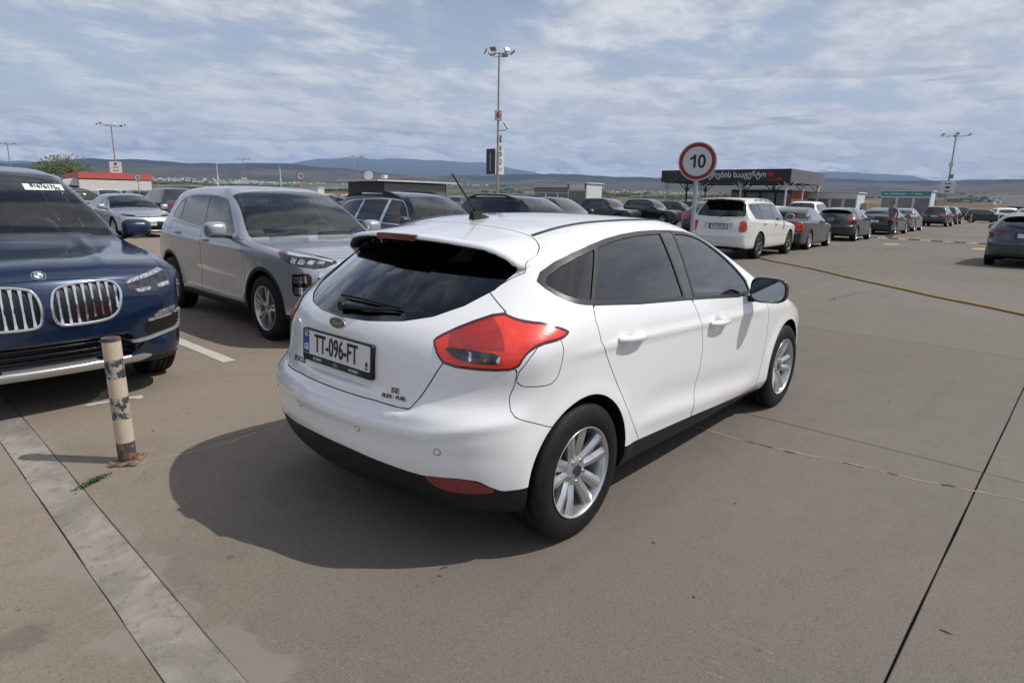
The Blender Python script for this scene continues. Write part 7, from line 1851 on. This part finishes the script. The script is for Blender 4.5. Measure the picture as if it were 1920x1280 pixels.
    b = MB(); b.tube([(0,0,6.25), (.45,-.35,6.32)], .03, 6); b.build('camera_bracket', MAT['lamp_body'], e)
    b = MB(); b.cyl((.35,-.25,6.85), (.55,-.48,6.40), .085, .10, n=10); b.build('camera_body', MAT['sign_face'], e)
    b = MB(); b.box((.16, -.12, 5.7), (.12,.12,.5)); b.box((.16,-.12,5.05), (.10,.10,.35)); b.build('junction_box', MAT['lamp_body'], p)
    def board(p, z, w, h, yaw, lines):
        c, s = math.cos(yaw), math.sin(yaw)
        b = MB(); b.box((-.2*c, -.2*s, z), (.10, w, h), yaw); bo = b.build('sign_board', MAT['sign_panel_white'], p)
        M0 = Matrix.Translation((-.2*c, -.2*s, z)) @ Matrix.Rotation(yaw, 4, 'Z')
        for i, q in enumerate(lines):
            M = M0 @ Matrix(((0,0,-1,-.055),(-1,0,0,0),(0,1,0,h*(.30-.30*i)),(0,0,0,1)))
            if q == 'tie':
                b = MB(); b.prism([(-.35,-.05),(-.25,-.12),(-.12,-.12),(-.10,-.16),(.12,-.16),(.14,-.12),(.27,-.12),(.35,.05),(.25,.12),(.12,.12),(.10,.16),(-.12,.16),(-.14,.12),(-.27,.12)], 0, .01, lambda x, y, z_: tuple(M @ Vector((x, y, z_)))); b.build('logo_mark', MAT['sign_dark'], bo)
            elif q == 'bar':
                for k_ in range(5): b = MB(); b.prism([(-.40+.165*k_,-.09),(-.28+.165*k_,-.09),(-.28+.165*k_,.09),(-.40+.165*k_,.09)], 0, .008, lambda x, y, z_: tuple(M @ Vector((x, y, z_)))); b.build('print_mark', MAT['fascia_side'], bo)
            elif q == 'disc':
                b = MB(); b.prism([(.22*math.cos(i_*PI/10), .22*math.sin(i_*PI/10)) for i_ in range(20)], 0, .01, lambda x, y, z_: tuple(M @ Vector((x, y, z_)))); b.build('logo_mark', MAT['sign_dark'], bo)
            else: text_mesh(q, h*.22, MAT['sign_dark'], 'board_lettering', bo, M, bold=.012, depth=.004)
    p = lamp_post(32.35, 116.3, 11.8, 'tall lighting pole with a white sign board, left, in front of the red-roofed building', rot=.5, r0=.16, ringr=2.0); board(p, 5.2, 1.7, 1.75, 1.2, ['disc', 'bar', 'bar'])
    p = lamp_post(109.8, 12.55, 11.8, 'tall lighting pole with a white sign board, right, beyond the queue of cars', rot=.2, r0=.16, ringr=1.9); board(p, 4.45, 1.85, 1.75, .15, ['bar', 'tie', 'Jeep'])
    b = MB(); b.box((-.0, 0, 7.65), (.5, .6, .6)); b.build('number_box', MAT['sign_face'], p); b = MB(); b.box((0, -.3, 6.0), (.35,.4,.6)); b.build('junction_box', MAT['lamp_body'], p)
    b = MB(); b.box((0,0,.9), (.9,.9,1.8)); b.build('concrete_foot', MAT['wall_white'], p)
    lamp_post(32.6, 192.0, 11.9, 'tall lighting pole at the far left edge of the view', rot=.1, r0=.17, ringr=1.7)
    p = lamp_post(69.6, 149.2, 9.5, 'slender far lighting pole over the rear of the silver grey SUV', heads=4, r0=.14, ringr=1.5); board(p, 4.5, 1.3, 1.4, .9, [])
    lamp_post(81.8, 120.0, 9.9, 'slender far lighting pole above the flat-roofed shed', heads=4, r0=.13, ringr=1.4)
    for x, y, H, lab in ((56.1, 133.0, 7.4, 'bare white pole over the rear window of the silver grey SUV'), (64.7, 123.0, 7.0, 'bare white pole left of the far speed limit sign')):
        b = MB(); b.cyl((x,y,0), (x,y,H), .12, .07, n=8); b.cyl((x,y,H*.58), (x,y,H*.66), .2, .2, n=8); tag(b.build('white_pole', MAT['wall_white']), lab, 'pole', 'bare white poles')
    # ---- black canopy of the agency building
    t0 = thing('canopy_building', 'black canopy with a red emblem and pale lettering over a small brick office', 'building', (48.5, 14.8, 0))
    W_, D_ = 11.2, 8.8                                        # along y, along x
    def bx(c, d, nm, mt, par=t0): b = MB(); b.box(c, d); return b.build(nm, MAT[mt], par)
    bx((.05, W_/2, 3.73), (.12, W_, 1.04), 'front_fascia', 'fascia_black'); bx((D_/2+.12, W_-.05, 3.73), (D_-.04, .1, 1.02), 'left_fascia', 'fascia_black'); bx((D_+.05, W_/2, 3.73), (.10, W_-.3, 1.02), 'back_fascia', 'fascia_black')
    for i in range(10):
        x0 = .13 + (D_-.1)*i/10; bx((x0 + (D_-.1)/20, .05 + (.004 if i % 2 else 0), 3.73), ((D_-.1)/10-.02, .08, 1.04), 'side_panel', 'fascia_side')
    bx((D_/2, W_/2, 4.12), (D_-.3, W_-.3, .10), 'roof', 'wall_dark'); bx((D_/2, W_/2, 3.35), (D_-.3, W_-.3, .06), 'soffit', 'wall_dark')
    for (x, y) in [(.35, .35), (.35, 4.0), (.35, 7.6), (.35, W_-.35), (4.4, .35), (D_-.35, .35), (D_-.35, 4.2), (D_-.35, 7.0), (D_-.35, W_-.35), (4.4, W_-.35)]:
        b = MB(); b.box((x, y, 1.62), (.11, .11, 3.24))
        for s in (-1, 1): b.tube([(x, y, 2.55), (x, y+s*.75, 3.25)], .045, 5)
        for s in (-1, 1): b.tube([(x, y, 2.55), (x+s*.6, y, 3.25)], .04, 5)
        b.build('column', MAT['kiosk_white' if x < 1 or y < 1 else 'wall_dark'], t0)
    office = bx((5.2, 3.3, 1.35), (4.4, 5.0, 2.7), 'office_wall', 'brick_red')
    bx((2.96, 3.3, 1.35), (.06, 5.1, 2.72), 'glass_front', 'wall_dark')
    for i in range(4):
        yy = 1.35 + i*1.3; o = bx((2.90, yy, 1.30), (.05, 1.12, 2.3), 'window', 'kiosk_glass'); bx((2.88, yy-.6, 1.3), (.06, .07, 2.5), 'frame', 'fascia_black', o)
    bx((6.4, .78, 1.2), (.7, .05, 1.3), 'window', 'wall_dark')
    for i in range(9):
        bx((3.2 + i*.48, .786, .75 + (i % 2)*.0), (.46, .02, 1.35), 'brick_panel', 'brick_red', office); bx((3.2 + i*.48, .788, 2.06), (.46, .02, 1.2), 'brick_panel', 'brick_red', office) if i not in (6, 7) else None
    M = Matrix(((0,0,-1,-.015),(-1,0,0,5.35),(0,1,0,3.80),(0,0,0,1)))
    text_mesh('მომსახურების სააგენტო', .62, MAT['letter_silver'], 'fascia_lettering', t0, M, bold=.014, depth=.02, sx=.86)
    b = MB(); b.tube([(-.02, W_-1.15 + .42*math.cos(2*PI*i/28), 3.72 + .40*math.sin(2*PI*i/28)) for i in range(28)], .03, 6, closed=True); b.build('round_emblem', MAT['fascia_side'], t0)
    e = bpy.data.objects.new('red_emblem', None); COL.objects.link(e); e.parent = t0
    for pts in ([(1.95,3.78),(1.75,3.66),(1.25,3.66),(1.60,3.80),(1.52,3.90),(.85,4.06),(.30,4.10),(.72,4.04),(1.30,3.97),(1.85,3.98),(2.02,3.88)], [(2.15,3.33),(1.62,3.36),(.92,3.40),(.72,3.52),(.95,3.60),(1.35,3.60),(1.10,3.52),(1.28,3.45)]):
        b = MB(); b.prism(pts, -.02, -.01, lambda x, y, z: (z-.005, x-.15, y)); b.build('emblem_stroke', MAT['red_flat'], e)
    # ---- kiosks and containers
    def kiosk(x, y, L_, D_, H_, label, band, n, tex=None, door=False, rx=None):
        t0 = thing('kiosk', label, 'kiosk', (x, y, 0), 0, 'site kiosks and cabins')
        b = MB(); b.box((D_/2, L_/2, H_/2), (D_, L_, H_), bev=.03); b.build('cabin', MAT['kiosk_white'], t0)
        b = MB(); b.box((-.03, L_/2, H_-.22), (.06, L_-.02, .42)); b.build('name_band', MAT[band], t0)
        b = MB(); b.box((D_/2, L_/2, H_+.05), (D_+.2, L_+.2, .08)); b.build('roof', MAT['kiosk_white'], t0)
        for i in range(n):
            b = MB(); b.box((-.015, L_*(i+.5)/n, H_*.44), (.04, L_/n-.20, H_*.72)); o = b.build('window', MAT['kiosk_glass'], t0)
            b = MB(); b.box((-.03, L_*(i+.5)/n + (L_/n-.16)/2, H_*.44), (.05, .07, H_*.74)); b.build('frame', MAT['kiosk_white'], o)
        if tex:
            for y_, w_ in ((3.75,.34), (2.75,1.3), (1.55,.12), (1.05,.5)): b = MB(); b.box((-.064, y_, H_-.22), (.008, w_, .11)); b.build('band_print', MAT['letter_silver'], t0)
        return t0
    kiosk(68.0, 8.2, 4.2, 2.3, 2.98, 'white kiosk with a teal name band, behind the grey saloon', 'teal', 3, True)
    k = kiosk(57.0, 11.9, 4.3, 2.6, 2.58, 'grey site cabin with tall panes, right of the black canopy', 'kiosk_white', 4)
    b = MB(); b.box((1.8, -.25, 1.5), (.7, .4, .55)); b.build('air_conditioner', MAT['lamp_body'], k)
    k = kiosk(39.7, 27.9, 1.9, 2.2, 2.85, 'small white kiosk with a dark open door, between the dark SUVs and the estate car', 'kiosk_white', 1)
    for yy in (.08, 1.82): b = MB(); b.box((-.07, yy, 2.62), (.03, .16, .42)); b.build('red_mark', MAT['red_flat'], k)
    k = kiosk(43.0, 30.6, 5.6, 3, 2.62, 'long grey cabin with a railing on its roof, left of the small white kiosk', 'kiosk_glass', 4)
    b = MB()
    for i in range(24): b.box((0, i*.235+.1, 2.85), (.03,.03,.5))
    b.box((0, 2.8, 3.05), (.03, 5.5, .03)); b.build('roof_railing', MAT['lamp_body'], k)
    # flat-roofed shed behind the first estate car
    t0 = thing('flat_roofed_shed', 'low dark shed with a thin pale flat roof, a dish and a camera on top', 'building', (32.2, 45.6, 0))
    bx((4.6, 3.1, 1.4), (8.0, 5.4, 2.8), 'wall', 'wall_dark', t0); bx((4.6, .36, 1.45), (7.6, .06, 2.5), 'side_wall', 'fascia_side', t0); bx((4.8, 3.1, 2.92), (10.2, 6.6, .12), 'roof', 'wall_white', t0)
    b = MB(); b.cyl((1.0, 3.0, 3.4), (.92, 2.94, 3.42), .42, .40, n=20); b.tube([(1.05,3.05,2.9),(1.05,3.05,3.4)], .03, 5); b.build('dish', MAT['sign_face'], t0)
    b = MB(); b.box((1.5, 1.2, 3.3), (.6, .35, .3), .4); b.cyl((1.5,1.2,2.9), (1.5,1.2,3.2), .04, n=6); b.build('camera', MAT['sign_face'], t0)
    # low building and cabins on the left
    t0 = thing('red_roofed_building', 'long low white building with a red fascia and a white awning, far left', 'building', (36.5, 113.5, 0), 1.42)
    bx((13.5, 5, 1.55), (27, 10, 3.1), 'wall', 'wall_white', t0); bx((13.5, 4.9, 3.75), (27.2, 10.3, .95), 'red_fascia', 'roof_red', t0)
    for i in range(9): o = bx((3.2 + i*2.6, 10.04, 1.35), (2.0, .12, 1.9), 'window', 'wall_dark', t0)
    b = MB(); b.prism([(9.9,2.1),(9.9,3.4),(10.6,3.25),(12.2,2.45),(12.2,2.3)], 1.5, 22, lambda x, y, z: (z, x, y)); b.build('awning', MAT['kiosk_white'], t0)
    t0 = thing('cream_cabin', 'low cream building left of the red-roofed building, behind the blue SUV', 'building', (27.5, 130, 0), 1.42); bx((5, 5, 1.3), (12, 5, 2.6), 'wall', 'wall_white', t0); bx((5, 5, 2.68), (12.4, 5.6, .16), 'roof', 'kiosk_white', t0); bx((2, 7.52, 1.4), (1.4, .06, .9), 'window', 'wall_dark', t0)
    t0 = thing('white_cabin', 'white cabin under the far speed limit sign, beyond the silver grey SUV', 'building', (47, 80, 0), .8); bx((2, 2.5, 1.25), (4, 5, 2.5), 'wall', 'kiosk_white', t0); bx((2, 2.5, 2.54), (4.2, 5.2, .1), 'roof', 'wall_white', t0)
    t0 = thing('grey_shed', 'long grey shed with a pale end, beyond the rear of the silver grey SUV', 'building', (66, 150, 0), 1.2); bx((6, 5, 1.4), (14, 6, 2.8), 'wall', 'fascia_side', t0); bx((6, 5, 2.86), (14.3, 6.4, .14), 'roof', 'wall_white', t0)
    # ---- trees and bushes
    def tree(x, y, H, Wd, label, name='tree', n=1500, trunk=True, z0=0, cat='tree'):
        t0 = thing(name, label, cat, (x, y, z0), 0, None); R_ = random.Random(int(x*7+y))
        b = MB(); th = H*.28 if trunk else H*.08
        if trunk or True:
            b.tube([(0,0,-.2), (.03*H,.0,th), (.0,.04*H,H*.55)], [H*.035, H*.028, H*.012], 7)
            for k in range(6):
                a = k*1.05 + R_.random(); rr = Wd*.35; b.tube([(0,0,th+.04*H*k), (rr*.5*math.cos(a), rr*.5*math.sin(a), th+.14*H+.05*H*k), (rr*math.cos(a), rr*math.sin(a), H*.5+.06*H*k)], [H*.014, H*.009, H*.004], 5)
        b.build('trunk', MAT['bark'], t0)
        cl = []
        for k in range(15):
            a = R_.uniform(0, 2*PI); rr = Wd*.5*math.sqrt(R_.random())*.85; zz = th + (H-th)*R_.uniform(.12, .85); rad = Wd*R_.uniform(.12, .24); rr *= (1-.45*max(0, (zz/H-.55)/.45)); cl.append((rr*math.cos(a), rr*math.sin(a), zz, rad))
        b = MB(); s = H*.035
        for k in range(n):
            c = R_.choice(cl); u = Vector((R_.gauss(0,1), R_.gauss(0,1), R_.gauss(0,.75))).normalized()*c[3]*R_.uniform(.55, 1.1); p = Vector(c[:3]) + u
            a_ = Vector((R_.gauss(0,1), R_.gauss(0,1), R_.gauss(0,1))).normalized(); w_ = a_.orthogonal().normalized(); sz = s*R_.uniform(.6, 1.4)
            b.add([tuple(p - a_*sz), tuple(p + w_*sz*.5), tuple(p + a_*sz), tuple(p - w_*sz*.5)], [(0,1,2,3)])
        b.build('crown', MAT['leaf_green'], t0, fix=False); return t0
    tree(33.5, 156, 7.2, 13, 'broad green tree beyond the blue SUV, left of the red-roofed building', n=3000)
    tree(40.5, 158, 4.6, 7, 'smaller green tree peeking over the red fascia', n=1200)
    tree(100.6, 66.2, 3.6, 4.6, 'round yellow-green bush right of the small white kiosk', 'bush', 1300, False, cat='bush')
    tree(99.8, 51.5, 3.0, 3.6, 'yellow-green bush under the left end of the black canopy', 'bush', 900, False, cat='bush')
    tree(104, 52.5, 2.8, 4.4, 'low wide bush under the left half of the black canopy', 'bush', 900, False, cat='bush')
    tree(105.0, 45.7, 3.6, 4.4, 'yellow-green bush seen between the canopy columns', 'bush', 1200, False, cat='bush')
    tree(150, 19.5, 3.3, 4.2, 'dark green bush left of the right-hand lighting pole', 'bush', 900, False, cat='bush')
    # ---- orange bollards
    for x, y, lab in ((78.6, 5.9, 'left of the two orange bollards in front of the green hatchback'), (76.6, 3.45, 'right of the two orange bollards in front of the green hatchback')):
        t0 = thing('orange_bollard', lab, 'bollard', (x, y, 0), 0, 'orange bollards'); b = MB(); b.cyl((0,0,.02), (0,0,.95), .055, .05, n=10); b.build('post', MAT['orange_cone'], t0); b = MB(); b.cyl((0,0,0), (0,0,.03), .14, .12, n=12); b.build('foot', MAT['black_plastic'], t0)
        for z in (.55, .75): b = MB(); b.cyl((0,0,z), (0,0,z+.08), .058, .056, n=10); b.build('reflective_band', MAT['white_flat'], t0)
    # ---- farther lorries, far right
    t0 = thing('white_lorry', 'long white lorry trailer far off at the right edge, under the hills', 'lorry', (182, 6, 1.2), .2); bx((0,0,2.2), (3, 9, 2.6), 'trailer', 'kiosk_white', t0); bx((0,-5.4,1.6), (2.4,1.7,2.2), 'cab', 'kiosk_white', t0); bx((0,-1,.6), (2.4,9.5,.5), 'chassis', 'black_plastic', t0)
    person()

def person():
    t0 = thing('person', 'man in a grey polo and dark trousers walking, hands clasped behind his back', 'person', (33.0, 4.55, 0), 2.55)
    def skinned(name, joints, edges, mat, par, sub=2, root=0):
        me = bpy.data.meshes.new(name); me.from_pydata([j[:3] for j in joints], edges, []); o = bpy.data.objects.new(name, me); COL.objects.link(o)
        o.modifiers.new('s', 'SKIN'); bpy.context.view_layer.update()
        sv = me.skin_vertices[0].data
        for i, j in enumerate(joints): sv[i].radius = (j[3], j[4] if len(j) > 4 else j[3]); 
        sv[root].use_root = True
        o.modifiers.new('u', 'SUBSURF').levels = sub; bpy.context.view_layer.update()
        m2 = bpy.data.meshes.new_from_object(o.evaluated_get(bpy.context.evaluated_depsgraph_get())); bpy.data.objects.remove(o)
        m2.materials.clear(); m2.materials.append(MAT[mat]); m2.polygons.foreach_set('use_smooth', [True]*len(m2.polygons))
        q = bpy.data.objects.new(name, m2); COL.objects.link(q); q.parent = par; return q
    # x forward, y left; hips at .93
    J = [(0,0,.95,.125,.15), (0,0,1.12,.115,.145), (-.01,0,1.30,.125,.17), (0,0,1.44,.09,.14), (.02,0,1.52,.055), (.04,0,1.60,.055), (.05,0,1.68,.085,.078), (.04,0,1.76,.06),
         (.0,.10,.90,.095), (.16,.11,.50,.062), (.14,.12,.10,.045), (.27,.13,.05,.035),
         (.0,-.10,.90,.095), (-.08,-.11,.50,.062), (-.30,-.12,.14,.045), (-.18,-.13,.05,.035),
         (-.01,.17,1.42,.06), (-.10,.24,1.20,.048), (-.20,.10,.98,.036), (-.22,.03,.93,.034),
         (-.01,-.17,1.42,.06), (-.10,-.24,1.20,.048), (-.20,-.10,.99,.036), (-.23,-.02,.95,.034)]
    E = [(0,1),(1,2),(2,3),(3,4),(4,5),(5,6),(6,7),(0,8),(8,9),(9,10),(10,11),(0,12),(12,13),(13,14),(14,15),(3,16),(16,17),(17,18),(18,19),(3,20),(20,21),(21,22),(22,23)]
    body = skinned('body', J, E, 'skin', t0)
    g = .016
    pol = skinned('polo_shirt', [(0,0,.90,.14,.17), (0,0,1.12,.13,.165), (-.01,0,1.30,.14,.19), (0,0,1.45,.095,.15), (.01,0,1.51,.065), (-.01,.18,1.42,.078), (-.06,.22,1.28,.070), (-.01,-.18,1.42,.078), (-.06,-.22,1.28,.070)], [(0,1),(1,2),(2,3),(3,4),(3,5),(5,6),(3,7),(7,8)], 'polo_grey', t0)
    tr = skinned('trousers', [(0,0,.98,.135,.165), (0,0,.90,.13,.16), (.0,.10,.86,.108), (.16,.11,.50,.080), (.14,.12,.12,.070), (.0,-.10,.86,.108), (-.08,-.11,.50,.080), (-.29,-.12,.17,.070)], [(0,1),(1,2),(2,3),(3,4),(1,5),(5,6),(6,7)], 'trousers', t0)
    for p in ([(.09,.12,.06,.045,.05),(.20,.125,.045,.05,.04),(.31,.13,.035,.035,.03)], [(-.34,-.12,.10,.045,.05),(-.25,-.125,.05,.05,.04),(-.15,-.13,.035,.035,.03)]): skinned('shoe', p, [(0,1),(1,2)], 'shoe', t0)
    hair = skinned('hair', [(.0,0,1.66,.07,.075), (.02,0,1.74,.092,.085), (.06,0,1.785,.07,.07)], [(0,1),(1,2)], 'hair', t0)
    b = MB()
    for k in range(4): b.tube([(-.235,-.03+.02*k,.95), (-.25,-.005+.02*k,.915), (-.235,.01+.02*k,.885-.006*k)], [.010,.009,.007], 6)
    b.tube([(-.21,.05,.94), (-.235,.03,.975)], [.011,.008], 6); b.build('fingers', MAT['skin'], body)

def haze():
    m = bpy.data.materials.new('haze'); m.use_nodes = True; t = NT(m.node_tree); out = t.n('ShaderNodeOutputMaterial')
    v = t.n('ShaderNodeVolumePrincipled'); v.inputs['Color'].default_value = (.45, .64, 1.0, 1); v.inputs['Density'].default_value = HAZE_D; v.inputs['Anisotropy'].default_value = .0
    t.nt.links.new(v.outputs[0], out.inputs['Volume'])
    b = MB(); b.add([(x, y, z) for z in (-12, 1450) for x, y in ((-21000,-21000),(21000,-21000),(21000,21000),(-21000,21000))], [(3,2,1,0),(4,5,6,7),(0,1,5,4),(1,2,6,5),(2,3,7,6),(3,0,4,7)])
    o = b.build('haze', m); tag(o, 'thin blue haze over the plain and the hills', kind='stuff')
HAZE_D = 5.6e-5


import time as _t; _T = _t.time()
def _lap(n): print('LAP', n, round(_t.time()-_T, 1), flush=True)
place(); _lap('place')
build_hatch(); _lap('hatch')
near_cars(); _lap('near')
queue_cars(); _lap('queue')
far_cars(); _lap('far')
haze()
bpy.context.view_layer.update()
